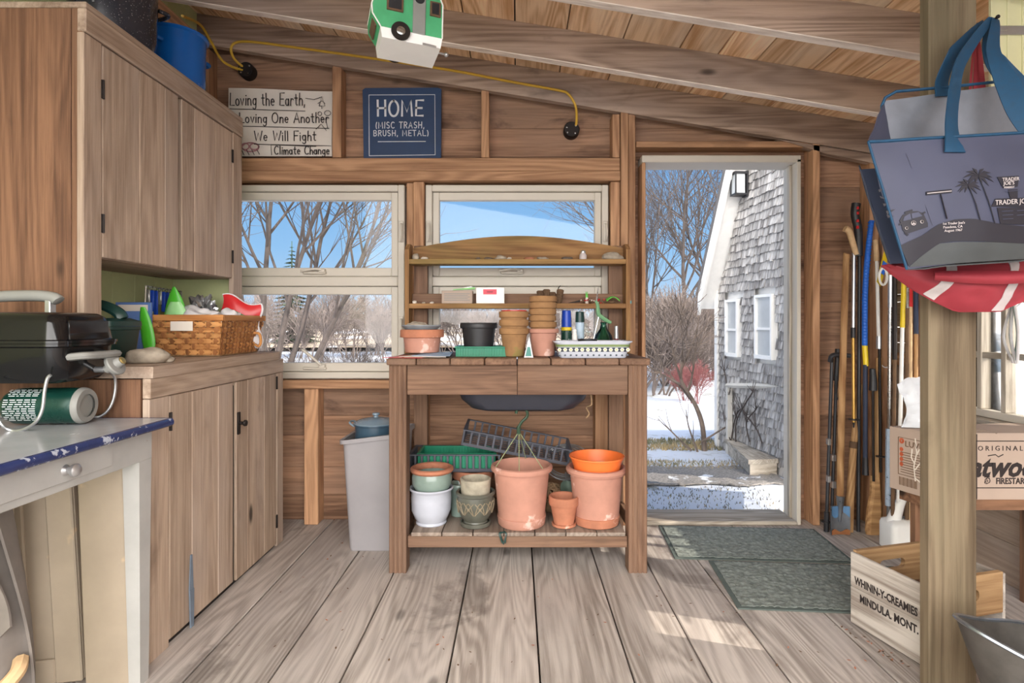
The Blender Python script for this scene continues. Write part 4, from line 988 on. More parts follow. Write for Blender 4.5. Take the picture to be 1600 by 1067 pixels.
# patterned pot with saucer, small stone pot inside
pc = (cx(743, 2.53), 2.53, SZ)
t = pot('patterned_pot', 'grey-green pot with a scrollwork band on its own saucer', pc, 0, 0, 0, 'glazegrey', prof=[(0, .009), (.05, .009), (.055, .014), (.052, .024), (.066, .045), (.078, .075), (.081, .11), (.079, .133), (.085, .137), (.087, .146), (.082, .151), (.074, .148), (.072, .1), (.05, .03), (0, .02)], saucer=(.066, .02))
mb = MB()
for k in range(10):
    a = k*pi/5
    for sg_ in (-1, 1):
        for q in (0, 1):
            pts = []
            for j in range(9):
                u = j/8; aa = a+sg_*(u-.5)*.55; z = .062+.052*(u if q else sin(pi*u)); r = .0735+.008*min(1, (z-.05)/.04)
                pts.append((r*cos(aa), r*sin(aa), z))
            mb.tube(pts, .0022, 5)
    mb.lathe([(0, .002), (.006, .001), (.0065, -.001)], 10, X=R(a) @ T(.0805, 0, .088) @ R(pi/2, 'Y'))
mb.build('scroll_band', plain('raised_scroll', (140, 128, 106), .5), t, False)
pot('stone_pot', 'small chalky grey pot sitting in the mouth of the patterned pot', (pc[0], pc[1], SZ+.0225), 0, 0, 0, 'stonepot', prof=[(0, 0), (.045, 0), (.062, .1), (.066, .165), (.0675, .182), (.06, .184), (.058, .17), (.05, .11), (0, .1)])
# big pink planter with hanger
bc = (cx(815, 2.55), 2.55, SZ)
t = pot('hanging_planter', 'large pale terracotta-coloured hanging planter with green hook and wires', bc, .134, .10, .262, 'pinkterra', prof=[(0, .008), (.098, .008), (.101, .02), (.122, .235), (.134, .238), (.137, .248), (.134, .258), (.126, .262), (.118, .255), (.112, .2), (.094, .03), (0, .026)], bandmat='pinkterra', bandprof=[(0, 0), (.098, 0), (.104, .006), (.108, .04), (.1035, .042), (.1005, .008), (0, .006)])
apex = Vector((-.012, .0, .405))
mb = MB()
for a in (200, 320, 80, 265): mb.tube([(.126*cos(radians(a)), .126*sin(radians(a)), .25), apex], .0018, 5)
mb.build('hanger_wires', plain('pale_green_wire', (150, 160, 120), .5), t, False)
mb = MB(); hk = [apex+Vector((0, 0, -.01)), apex+Vector((.0, 0, .02)), apex+Vector((.015, 0, .045)), apex+Vector((.035, 0, .065)), apex+Vector((.036, 0, .088)), apex+Vector((.018, 0, .106)), apex+Vector((-.006, 0, .098)), apex+Vector((-.013, 0, .08))]
mb.tube(spline(hk, 6), [.009]*7+[.0065]*36, 8); mb.build('hook', plain('hook_green', (44, 70, 50), .45), t, False)
# small terracotta with saucer
pot('terracotta_pot', 'small terracotta pot on a saucer between the two big planters', (cx(881, 2.52), 2.52, SZ), .066, .043, .128, 'terra', rim=.034, saucer=(.053, .014), prof=[(0, .009), (.043, .009), (.058, .092), (.064, .094), (.066, .1), (.066, .13), (.062, .132), (.056, .13), (.052, .1), (.04, .02), (0, .02)])
# big right planter with an orange pot in it
rc = (cx(932, 2.55), 2.555, SZ)
pot('terracotta_planter', 'large terracotta planter at the right end of the lower shelf', rc, .13, .1, .25, 'pinkterra', prof=[(0, .006), (.094, .006), (.097, .02), (.116, .222), (.13, .226), (.135, .238), (.13, .25), (.12, .252), (.112, .24), (.106, .2), (.09, .03), (0, .026)], bandmat='terra', bandprof=[(0, 0), (.09, 0), (.098, .005), (.103, .04), (.0985, .042), (.096, .008), (0, .004)])
t = thing('orange_pot', 'bright orange plastic pot nested in the right-hand planter', 'flower pot', (rc[0]+.002, rc[1], SZ+.12))
mb = MB(); mb.lathe([(0, 0), (.08, 0), (.104, .135), (.117, .172), (.122, .174), (.122, .18), (.115, .18), (.1, .14), (.076, .008), (0, .006)], 44); mb.build('body', 'orange', t, False)
mb = MB(); mb.box((-.022, -.1105, .137), (.022, -.1085, .16), c=.0005, X=R(radians(-8), 'X') @ T(.0, 0, .0)); mb.build('sticker', 'canvas', t, False)
# things at the back of the lower shelf
pot('brown_pot', 'brown bowl-shaped pot behind the patterned pot, trays resting on it', (cx(739, 2.76), 2.76, SZ), .10, .07, .19, 'terra', rim=.04)
pot('black_nursery_pot', 'black nursery pot behind the white glazed pot', (-.36, 2.78, SZ), .085, .065, .185, 'black', rim=.02)
pot('bluegrey_bowl', 'shallow grey-green bowl beside the brown pot under the trays', (cx(712, 2.70)+.02, 2.655, SZ), .05, .035, .15, 'glazesage', rim=.02)
def tray(name, lab, cat, X, L, Wd, H, mat, slots=True, floor='slots', th=.004):
    t = thing(name, lab, cat, tuple(X.translation)); 
    mb = MB()
    if floor == 'slots':
        n = 14; m_ = 6
        for i in range(n+1): mb.box((-L/2+L*i/n-.004, -Wd/2, 0), (-L/2+L*i/n+.004, Wd/2, .004), c=.0005, X=X)
        for j in range(m_+1): mb.box((-L/2, -Wd/2+Wd*j/m_-.004, .0005), (L/2, -Wd/2+Wd*j/m_+.004, .0045), c=.0005, X=X)
    else: mb.box((-L/2, -Wd/2, 0), (L/2, Wd/2, .003), c=.001, X=X)
    mb.build('base', mat, t)
    mb = MB(); ov = .012
    for sx in (-1, 1):
        if slots:
            for i in range(10):
                y = -Wd/2+Wd*i/9; mb.box((sx*(L/2)-.003, y-.005, 0), (sx*L/2+.003, y+.005, H), c=.001, X=X)
            for i in range(15):
                x = -L/2+L*i/14; mb.box((x-.005, sx*Wd/2-.003, 0), (x+.005, sx*Wd/2+.003, H), c=.001, X=X)
            mb.box((-L/2, sx*Wd/2-.0035, 0), (L/2, sx*Wd/2+.0035, H*.22), c=.001, X=X); mb.box((sx*L/2-.0035, -Wd/2, 0), (sx*L/2+.0035, Wd/2, H*.22), c=.001, X=X)
        else:
            mb.box((sx*L/2-.002, -Wd/2, 0), (sx*L/2+.002, Wd/2, H), c=.001, X=X); mb.box((-L/2, sx*Wd/2-.002, 0), (L/2, sx*Wd/2+.002, H), c=.001, X=X)
            for i in range(24):
                x = -L/2+L*(i+.5)/24; mb.box((x-.003, sx*Wd/2-.004, .004), (x+.003, sx*Wd/2+.004, H), c=.001, X=X)
    mb.build('walls', mat, t)
    mb = MB()
    for sx in (-1, 1):
        mb.box((sx*L/2-.006, -Wd/2-.007, H), (sx*L/2+.007, Wd/2+.007, H+.006), c=.001, X=X); mb.box((-L/2-.006, sx*Wd/2-.006, H+.0005), (L/2+.006, sx*Wd/2+.007, H+.0065), c=.001, X=X)
    mb.build('rim', mat, t); return t
M['traydark'] = plain('dark_grey_tray_plastic', (74, 76, 86), .45, 0, .1)
tray('plant_tray', 'dark openwork plant tray lying flat with a green tray inside it', 'tray', T(cx(713, 2.78), 2.785, SZ+.192), .42, .205, .075, 'traydark')
tray('seed_tray', 'green ribbed seed tray lying inside the flat dark tray', 'tray', T(cx(716, 2.78), 2.785, SZ+.198), .36, .17, .07, 'traygreen', False, 'solid')
tray('plant_tray', 'dark openwork plant tray tilted on top of the green one', 'tray', T(-.01, 2.775, SZ+.278) @ R(radians(11), 'Y') @ R(radians(4), 'X'), .50, .20, .07, 'traydark')
mb = MB(); random.seed(5)
for k in range(16):
    X = T(cx(863, 2.72), 2.72, SZ+.075) @ R(random.uniform(0, 3), 'Z') @ R(random.uniform(.6, 1.6), 'X')
    mb.tube([X @ Vector((.05*cos(a), .05*sin(a), random.uniform(-.02, .02))) for a in [q*2*pi/20 for q in range(20)]], .006, 5, closed=True)
mb.blob((.045, .045, .05), 3, .2, X=T(cx(863, 2.72), 2.72, SZ)); mb.build('ball_core', 'string', None) if False else None
tag(mb.build('twine_ball', 'string'), 'ball of brown jute twine behind the small terracotta pot', 'twine')
t = thing('hand_trowel', 'green-bladed hand trowel with orange grip standing behind the small pot', 'trowel', (cx(886, 2.68), 2.68, SZ))
mb = MB()
mb.sheet(lambda u, v: (cx(886, 2.68)+(.032*sin(pi*(.28+.72*v)) if v > 0 else .02)*(u-.5)*2*1.0, 2.66+.015*(1-4*(u-.5)**2), SZ+.055+.10*(1-v)**.9+.0*v), 8, 10, .003)
mb.build('blade', plain('dark_sage_metal', (98, 116, 104), .4, .3), t)
mb = MB(); mb.tube([(cx(888, 2.68), 2.672, SZ+.002), (cx(888, 2.68), 2.672, SZ+.07)], [.012, .014], 10); mb.build('grip', plain('orange_red_grip', (236, 88, 48), .5), t)
mb = MB(); random.seed(9)
for k in range(6):
    r = .06+.006*k; X = T(cx(884, 2.84)+random.uniform(-.012, .012), 2.84, SZ+.2) @ R(random.uniform(-.2, .2), 'Z') @ R(radians(72+random.uniform(-8, 8)), 'X')
    mb.tube([X @ Vector((r*1.3*cos(a), r*sin(a), .004*sin(3*a+k))) for a in [q*2*pi/32 for q in range(32)]], .003, 5, closed=True)
mb.tube([(cx(884, 2.84), 2.84, SZ), (cx(884, 2.84), 2.84, SZ+.15)], .004, 6)
tag(mb.build('wire_coil', 'alu'), 'loose coil of grey wire behind the right-hand planter', 'wire')
mb = MB(); random.seed(4)
for k in range(5): mb.tube(spline([(cx(785, 2.44)+random.uniform(-.012, .012), 2.437, SZ+.002), (cx(786, 2.44)+random.uniform(-.02, .02), 2.428, SZ-.005), (cx(786, 2.43)+random.uniform(-.016, .016), 2.426, SZ-.04-.01*random.random())], 4), .003, 5)
tag(mb.build('plant_tie', 'darkgreen'), 'knot of dark green plant tie hanging off the front of the lower shelf', 'string')
# ------------------------------------------------------------------ on the bench top
Z = BZ+.0005
def quad(name, mat, lab, cat, pts, th=.0015, z=Z, warp=.004):
    a, b, c_, d = [Vector((x, y, z)) for x, y in pts]; mb = MB()
    mb.sheet(lambda u, v: (a.lerp(b, u)).lerp(d.lerp(c_, u), v)+Vector((0, 0, th/2+warp*(sin(pi*u)*sin(pi*v)+.6*u*u*v))), 10, 8, th); return tag(mb.build(name, mat), lab, cat)
quad('seed_packet', 'redp', 'red paper packet at the left end of the bench top, under the shallow pots', 'packet', [(-.57, 2.44), (-.40, 2.42), (-.36, 2.62), (-.52, 2.62)])
quad('paper_sheet', plain('pale_blue_paper', (168, 196, 226), .6), 'pale blue and white paper sheet under the shallow pots', 'paper', [(-.45, 2.46), (-.285, 2.44), (-.30, 2.70), (-.44, 2.68)], z=Z+.007, warp=.008)
quad('paper_sheet', 'canvas', 'white paper sheet lying beneath the pale blue one', 'paper', [(-.5, 2.43), (-.30, 2.425), (-.33, 2.6), (-.47, 2.62)], z=Z+.0035)
zb_ = Z+.0165
pb = (cx(660, 2.58), 2.575, zb_)
pot('shallow_pot', 'wide shallow pale terracotta pot at the left of the bench top', pb, .094, .074, .085, 'pinkterra', rim=.005)
pot('shallow_pot', 'wide shallow orange-brown terracotta pot nested on the pale one', (pb[0], pb[1], zb_+.03), .097, .07, .072, 'terra', rim=.036, rw=.012)
t = pot('saucer', 'grey saucer of shards lying on the stacked shallow pots', (pb[0]-.004, pb[1], zb_+.1025), 0, 0, 0, plain('grey_saucer', (150, 154, 160), .6), 'saucer', prof=[(0, 0), (.07, 0), (.088, .016), (.086, .02), (.068, .008), (0, .006)])
mb = MB(); mb.blob((.045, .03, .018), 3, .5, 4, X=T(pb[0]-.02, pb[1]-.01, zb_+.109)); tag(mb.build('pot_shard', 'rock'), 'grey shard lying in the saucer on the shallow pots', 'shard')
tray('carry_tray', 'small green plastic tray under the black plant pot', 'tray', T(cx(763, 2.60), 2.60, Z), .275, .15, .038, 'traygreen', False, 'solid')
pot('black_plant_pot', 'black plastic plant pot standing in the small green tray', (cx(748, 2.6), 2.6, Z+.004), .084, .062, .145, 'black', rim=.026, rw=.006)
def stack(px, Y, z, n, rt, h, step, mat, grp, labs, rimh=.028, rw=.006):
    for k in range(n):
        pot('terracotta_pot', labs[k], (cx(px, Y)+random.uniform(-.002, .002), Y, z+step*k), rt, rt*.68, h, mat if not isinstance(mat, list) else mat[k], grp=grp, rim=rimh, rw=rw)
stack(803, 2.55, Z, 3, .066, .125, .037, 'mosspot', 'short stack of nested clay pots', ['bottom pot of the short clay stack beside the green tray', 'middle pot of the short clay stack beside the green tray', 'top pot of the short clay stack, red rim showing inside'])
pot('red_pot', 'red plastic pot nested at the very top of the short clay stack', (cx(803, 2.55), 2.55, Z+.114), .056, .044, .09, 'redp', rim=.006)
pot('clay_pot', 'pale pink clay pot carrying the tall stack of mossy pots', (cx(849, 2.58), 2.58, Z), .069, .05, .122, 'pinkterra', rim=.02)
names = ['lowest', 'second', 'third', 'fourth', 'topmost']
stack(848, 2.58, Z+.048, 5, .062, .105, .0285, 'mosspot', 'tall stack of nested mossy pots', ['%s mossy clay pot of the tall stack on the bench top' % n for n in names], .026)
t = thing('plant_food_packet', 'small clear and teal packet between the two pot stacks', 'packet', (cx(826, 2.47), 2.47, Z))
mb = MB(); xm = cx(826, 2.47); mb.add([(xm-.02, 2.46, Z), (xm+.02, 2.46, Z), (xm+.02, 2.485, Z), (xm-.02, 2.485, Z), (xm+.002, 2.475, Z+.09)], [(0, 1, 2, 3), (0, 4, 1), (1, 4, 2), (2, 4, 3), (3, 4, 0)]); pk = mb.build('film', 'cloth', t)
mb = MB(); mb.add([(xm-.014, 2.4595, Z+.006), (xm+.012, 2.4595, Z+.006), (xm+.006, 2.465, Z+.045), (xm-.005, 2.465, Z+.045)], [(0, 1, 2, 3)]); mb.build('label', plain('teal_print', (30, 130, 120), .4), t)
# cans and bottles behind the dish
def can(name, lab, px, Y, r, segs, cat, twist=0):
    t = thing(name, lab, cat, (cx(px, Y), Y, Z))
    z = 0
    for nm, mat, h, r0, r1 in segs:
        mb = MB(); mb.lathe([(0, z), (r0, z), (r0, z+.001), (r1, z+h-.003), (r1-.003, z+h-.0002), (0, z+h-.0002)], 24); mb.build(nm, mat, t, False); z += h
    return t
M['label1'] = plain('dark_green_label', (22, 64, 52), .35, 0, .1, 60, spot=((226, 230, 226), 90, .6))
can('spray_can', 'aerosol can with blue cap and yellow band on the bench top', 885, 2.70, .025, [('base', 'traygreen', .035, .025, .025), ('label', 'label1', .078, .0255, .0255), ('band', 'yel', .016, .0258, .0258), ('cap', 'royal', .078, .0245, .021)], 'spray can')
can('bottle', 'pale blue bottle with dark green cap beside the blue-capped can', 906, 2.74, .022, [('body', plain('pale_blue_label', (186, 208, 226), .4, 0, .08, 40, spot=((96, 140, 150), 30, .6)), .152, .021, .021), ('cap', 'darkgreen', .05, .0225, .02)], 'bottle')
can('bottle', 'tiny white bottle in front of the green-capped one', 898, 2.66, .01, [('body', 'brightwhite', .095, .0125, .0125), ('cap', 'brightwhite', .025, .0095, .009)], 'bottle')
can('bottle', 'little dark red nail-varnish-like bottle at the right end of the bench top', 963, 2.70, .012, [('body', plain('dark_red_glass', (104, 40, 42), .1), .075, .0135, .012), ('cap', 'alu', .06, .0095, .008)], 'bottle')
mb = MB(); mb.lathe([(0, 0), (.022, 0), (.022, .006), (.014, .008), (.014, .022), (.022, .024), (.022, .03), (0, .03)], 20, X=T(cx(896, 2.62), 2.62, Z)); tag(mb.build('wire_spool', 'traygreen'), 'small green spool beside the spray can', 'spool')
t = thing('glass_flask', 'green glass flask behind the patterned dish', 'bottle', (cx(943, 2.72), 2.72, Z))
mb = MB(); K = 1.5; mb.lathe([(a_*1.28, b_*K) for a_, b_ in [(0, 0), (.034, 0), (.038, .006), (.037, .035), (.03, .06), (.014, .08), (.01, .095), (.013, .1), (.0105, .101), (.0075, .095), (.011, .08), (.027, .058), (.034, .034), (.034, .008), (0, .005)]], 30); mb.build('body', 'greenglass', t, False)
t = thing('garden_shears', 'green-handled garden snips standing upright behind the dish', 'shears', (cx(936, 2.66), 2.66, Z))
Ys = 2.66; P_ = lambda x, y, dy=0: W(x, y, Ys+dy)
mb = MB(); mb.tube(spline([P_(931, 470), P_(934, 478), P_(935, 490), P_(941, 496), P_(950, 502), P_(955, 504)], 5), [.006+.004*sin(i*.12) for i in range(26)], 8); mb.tube(spline([P_(933, 482, .012), P_(937, 494, .012), P_(944, 500, .012)], 4), .006, 7); mb.build('handle', plain('sage_green_grip', (110, 158, 116), .5), t)
mb = MB(); mb.tube([P_(932, 470), P_(935, 447)], [.006, .001], 6, flat=.4); mb.tube([P_(936, 493), P_(928, 528), P_(927, 552)], [.004, .003, .002], 6); mb.build('blade', 'steel', t)
# scalloped patterned dish
t = thing('patterned_dish', 'rectangular pottery dish with scalloped rim and navy flower band', 'dish', (cx(924, 2.50), 2.50, Z))
dl, dw = .335, .17
def dring(k, z, sc=0):
    a, b = dl/2*k, dw/2*k*.96; out = []; n = 72
    for i in range(n):
        th = 2*pi*i/n; c_, s_ = cos(th), sin(th); e = .28
        x = a*abs(c_)**e*(1 if c_ > 0 else -1); y = b*abs(s_)**e*(1 if s_ > 0 else -1)
        q = 1+sc*cos(24*th); out.append((x*q, y*q, z+sc*.12*cos(24*th)))
    return out
loops = [dring(.84, 0), dring(.86, .004), dring(.90, .03), dring(.935, .058), dring(1.0, .066, .008), dring(1.0, .071, .008), dring(.90, .062), dring(.85, .03), dring(.8, .010)]
mb = MB(); loft(mb, loops); mb.build('body', 'glazewhite', t, False)
mb = MB(); loft(mb, [dring(.907, .026), dring(.929, .0445)], cap=(False, False)); mb.build('flower_band', 'potgrey', t, False)
mb = MB(); loft(mb, [dring(.936, .047), dring(.952, .057)], cap=(False, False)); mb.build('green_band', plain('moss_glaze', (120, 138, 86), .2), t, False)
mb = MB()
for i in range(13):
    x = -dl*.43+dl*.86*i/12; yy = -dw/2*.93*.96
    for q in range(6):
        a = q*pi/3; mb.lathe([(0, .001), (.0032, .0006), (.0032, -.0006)], 8, X=T(x+.0058*cos(a), yy-.0006, .035+.0058*sin(a)) @ R(pi/2, 'X'))
    mb.lathe([(0, .0012), (.0026, .0006), (.0026, -.0006)], 8, X=T(x, yy-.0006, .035) @ R(pi/2, 'X'), mat=1)
    mb.lathe([(0, .001), (.0045, .0005), (.0045, -.0006)], 8, X=T(x, -dw/2*.885*.96, .012) @ R(pi/2, 'X'), mat=2)
mb.build('flowers', ['canvas', 'yel', 'potgrey'], t, False)
pot('black_saucer', 'black saucer stored inside the patterned dish', (cx(918, 2.5), 2.5, Z+.0125), 0, 0, 0, 'black', 'saucer', prof=[(0, 0), (.036, 0), (.042, .066), (.038, .066), (.032, .006), (0, .005)])
# ------------------------------------------------------------------ middle shelf of the rack
Z = 1.1465
Y_ = 2.84
for (px, rx, rz_, m, lab) in ((648, .012, .010, 'shell', 'white shell at the left end of the middle rack shelf'), (662, .010, .006, 'rock', 'small grey pebble between two shells on the middle rack shelf'), (675, .010, .007, 'shell', 'pale shell nearest the cardboard box on the middle rack shelf')):
    stone((cx(px, Y_), Y_, Z), (rx, .01, rz_), .3, lab, m, 'shells on the rack', 'pebble')
t = thing('cardboard_box', 'small brown cardboard box with grey print on the middle rack shelf', 'box', (cx(715, Y_), Y_, Z))
a, b = cx(690, 2.81), cx(738, 2.81); mb = MB(); mb.box((a, 2.812, Z), (b, 2.878, Z+.063), c=.0015); mb.build('carton', 'cardboard', t)
mb = MB()
for k in range(5): mb.box((a+.012, 2.8112, Z+.014+k*.008), (b-.012-.01*(k % 2), 2.8121, Z+.0175+k*.008), c=.0002)
mb.build('printed_lines', 'greyplastic', t)
t = thing('pocket_knife', 'folding pruning knife lying on the small cardboard box', 'knife', (cx(725, Y_), Y_, Z+.0635))
mb = MB(); mb.tube([(cx(708, Y_), Y_-.01, Z+.068), (cx(742, Y_), Y_, Z+.076)], [.003, .007], 8, flat=1.2); mb.build('handle', 'palegreen', t)
mb = MB(); mb.prism([(cx(706, Y_), Z+.066), (cx(742, Y_), Z+.08), (cx(735, Y_), Z+.085)], Y_+.01, Y_+.012, 'XZ'); mb.build('blade', 'steel', t)
t = thing('white_box', 'white box with red label on the middle rack shelf', 'box', (cx(766, Y_), Y_, Z))
a, b = cx(744, 2.81), cx(788, 2.81); mb = MB(); mb.box((a, 2.81, Z), (b, 2.88, Z+.078), c=.0015); mb.build('carton', 'brightwhite', t)
mb = MB(); mb.box((cx(755, 2.81), 2.8092, Z+.044), (cx(776, 2.81), 2.8101, Z+.069), c=.0002); mb.build('red_label', plain('pink_red_label', (232, 70, 92), .5), t)
mb = MB(); mb.box((cx(761, 2.81), 2.8086, Z+.055), (cx(770, 2.81), 2.8092, Z+.058), c=.0001); mb.build('label_marks', 'ink', t)
for k, (px, n, lean) in enumerate(((844, 8, 0), (854, 9, 0), (863, 7, 0), (873, 9, .12))):
    for q in range(1):
        mb = MB(); X = T(cx(px, 2.83), 2.83, Z) @ R(lean, 'Y')
        prof = [(0, 0), (.011, 0)]
        for j in range(n): prof += [(.0125+.0006*j, .006+j*.007), (.0155+.0003*j, .007+j*.007), (.0155+.0003*j, .0095+j*.007), (.013+.0006*j, .0105+j*.007)]
        prof += [(.012, .008+n*.007), (0, .004+n*.007)]
        mb.lathe(prof, 18, X=X)
        tag(mb.build('seedling_pot_stack', 'peat'), '%s stack of nested tiny seedling pots above the tall clay stack' % ['leftmost', 'second', 'third', 'slightly leaning rightmost'][k], 'pots', 'stacks of seedling pots')
mb = MB(); mb.tube(spline([(cx(872, 2.83), 2.83, Z+.07), (cx(873, 2.83), 2.83, Z+.08), (cx(876, 2.83), 2.83, Z+.088)], 4), .0025, 6); mb.tube([(cx(888, 2.83), 2.82, Z+.003), (cx(906, 2.83), 2.83, Z+.012)], [.001, .005], 6); tag(mb.build('plant_marker', 'iron'), 'thin dark blade lying right of the seedling pots', 'marker')
random.seed(21)
mb = MB(); 
for k in range(40):
    p = (cx(random.uniform(906, 945), 2.83), random.uniform(2.81, 2.86), Z+random.uniform(.002, .022)); mb.blob(random.uniform(.003, .006), 1, .3, flatbase=False, X=T(*p), mat=random.choice((0, 0, 1, 2)))
tag(mb.build('seed_heads', ['redp', 'shell', 'peat']), 'scatter of red and straw-coloured dried seed heads on the middle rack shelf', 'seeds', kind='stuff')
t = thing('plastic_sprout', 'little green and white sprout standing among the seed heads', 'ornament', (cx(917, 2.83), 2.83, Z))
mb = MB(); mb.lathe([(0, .0), (.008, .0), (.009, .02), (.006, .03), (0, .032)], 10, X=T(cx(917, 2.835), 2.835, Z)); mb.build('bulb', 'shell', t)
mb = MB()
for dx in (-.005, .003): mb.tube([(cx(917, 2.835)+dx*.4, 2.835, Z+.025), (cx(917, 2.835)+dx, 2.835, Z+.06)], [.005, .001], 6)
mb.build('leaves', 'lime', t)
mb = MB(); mb.sheet(lambda u, v: (cx(948+20*u, 2.83), 2.82+.03*v, Z+.012+.02*sin(pi*u)*(1-.4*v)+.012*v), 10, 6, .003); tag(mb.build('plastic_leaf', 'lime'), 'lime-green plastic leaf at the right end of the middle rack shelf', 'leaf')
mb = MB(); mb.blob((.03, .02, .012), 3, .5, 5, X=T(cx(955, 2.85), 2.853, Z)); tag(mb.build('dried_plant', 'peat'), 'dark dried clump under the lime-green leaf', 'dried plant')
# ------------------------------------------------------------------ top shelf of the rack
Z = 1.3625; Y_ = 2.835
for (px, rx, rz_, m, lab) in ((650, .018, .02, 'rock', 'upright grey stone at the left end of the top rack shelf'), (663, .019, .009, 'shell', 'white shell beside the left-end stone on the top rack shelf'), (747, .012, .008, 'rockd', 'small dark stone left of centre on the top rack shelf'), (764, .024, .007, 'rockd', 'flat dark stones next to the grey wedge on the top rack shelf'), (783, .03, .014, 'rock', 'grey wedge-shaped stone at the centre of the top rack shelf'), (796, .011, .008, 'shell', 'tiny white stone touching the grey wedge on the top rack shelf'), (827, .026, .008, 'terra', 'flat rust-brown stone on the top rack shelf'), (848, .028, .009, 'rock', 'flat pale stone beside the rust-brown one on the top rack shelf'), (886, .027, .010, 'rockd', 'oval dark pebble left of the glass shaker'), (957, .052, .024, 'rock', 'largest pale stone at the right end of the top rack shelf')):
    stone((cx(px, Y_), Y_, Z), (rx, .02, rz_), .2, lab, m, None, 'stone', .35)
t = thing('glass_shaker', 'small glass shaker of salt on the top rack shelf', 'shaker', (cx(911, Y_), Y_, Z))
mb = MB(); mb.lathe([(0, 0), (.019, 0), (.018, .022), (.012, .032), (.012, .036), (0, .036)], 16); mb.build('jar', plain('frosted_glass', (206, 196, 196), .15), t, False)
mb = MB(); mb.lathe([(.0125, .033), (.013, .04), (.008, .046), (0, .047)], 16); mb.build('cap', 'alu', t, False)
# ------------------------------------------------------------------ waste bin with the enamel pot
t = thing('waste_bin', 'tall grey plastic waste bin left of the potting bench', 'bin', (-.655, 2.76, 0))
def bn(x0, x1, y0, y1, r, z, tilt=0): return [(x, y, z+tilt*(x-x0)/(x1-x0)) for x, y in rrect(x0, x1, y0, y1, r, 5)]
o = dict()
mb = MB(); loft(mb, [bn(-.772, -.545, 2.655, 2.87, .02, .001), bn(-.776, -.541, 2.652, 2.874, .022, .012), bn(-.800, -.520, 2.625, 2.885, .03, .50, .035), bn(-.796, -.524, 2.63, 2.88, .03, .50, .035), bn(-.772, -.545, 2.66, 2.866, .02, .012)]); mb.build('body', 'paleplastic', t)
mb = MB(); loft(mb, [bn(-.813, -.507, 2.612, 2.886, .034, .497, .036), bn(-.813, -.507, 2.612, 2.886, .034, .515, .036), bn(-.799, -.521, 2.627, 2.884, .03, .515, .036), bn(-.799, -.521, 2.627, 2.884, .03, .497, .036)], cap=(False, False)); mb.build('rim', 'paleplastic', t)
t = thing('enamel_pot', 'slate-blue enamel pot with pale lid sitting in the waste bin', 'pot', (-.675, 2.755, .39))
mb = MB(); mb.lathe([(0, 0), (.09, 0), (.096, .01), (.098, .175), (.104, .178), (.104, .184), (0, .184)], 36); mb.build('body', 'bluepot', t, False)
mb = MB(); mb.lathe([(0, .2105), (.03, .21), (.08, .2), (.105, .1865), (.105, .1845), (0, .1845)], 36); mb.lathe([(0, .211), (.012, .211), (.01, .218), (.018, .224), (.016, .232), (0, .234)], 16); mb.build('lid', 'bluelid', t, False)
for a in (175, -5):
    q = Vector((cos(radians(a)), sin(radians(a)), 0)); n_ = Vector((-q.y, q.x, 0)); z_ = Vector((0, 0, .17))
    mb = MB(); mb.tube(spline([q*.096+n_*.03+z_, q*.12+n_*.025+z_*1.1, q*.12-n_*.025+z_*1.1, q*.096-n_*.03+z_], 5), .005, 6); mb.build('handle', 'bluelid', t, False)
# ================================================================== RIGHT SIDE
# door mats
def doormat(c, rz_, lab, L=.77, D=.44):
    t = thing('door_mat', lab, 'mat', (c[0], c[1], .0005), rz_)
    mb = MB(); mb.box((-L/2, -D/2, 0), (L/2, D/2, .005), c=.002); mb.build('border', 'matedge', t, False)
    mb = MB(); nu, nv = 120, 70; rnd = random.Random(int(c[0]*100))
    def f(u, v):
        h = noise.voronoi(Vector((u*34+c[0]*9, v*15, 0)))[0]; r = min(1, (h[1]-h[0])*2.2)
        return (-L/2+.018+(L-.036)*u, -D/2+.018+(D-.036)*v, .0055+.0045*r)
    mb.sheet(f, nu, nv, .002); mb.build('pile', 'mat', t, False); return t
doormat((1.105, 2.745), radians(-4), 'grey-green textured door mat lying right at the door sill', .78, .42)
doormat((1.215, 2.295), radians(-4.5), 'grey-green textured door mat nearer the room, beside the crate', .78, .43)
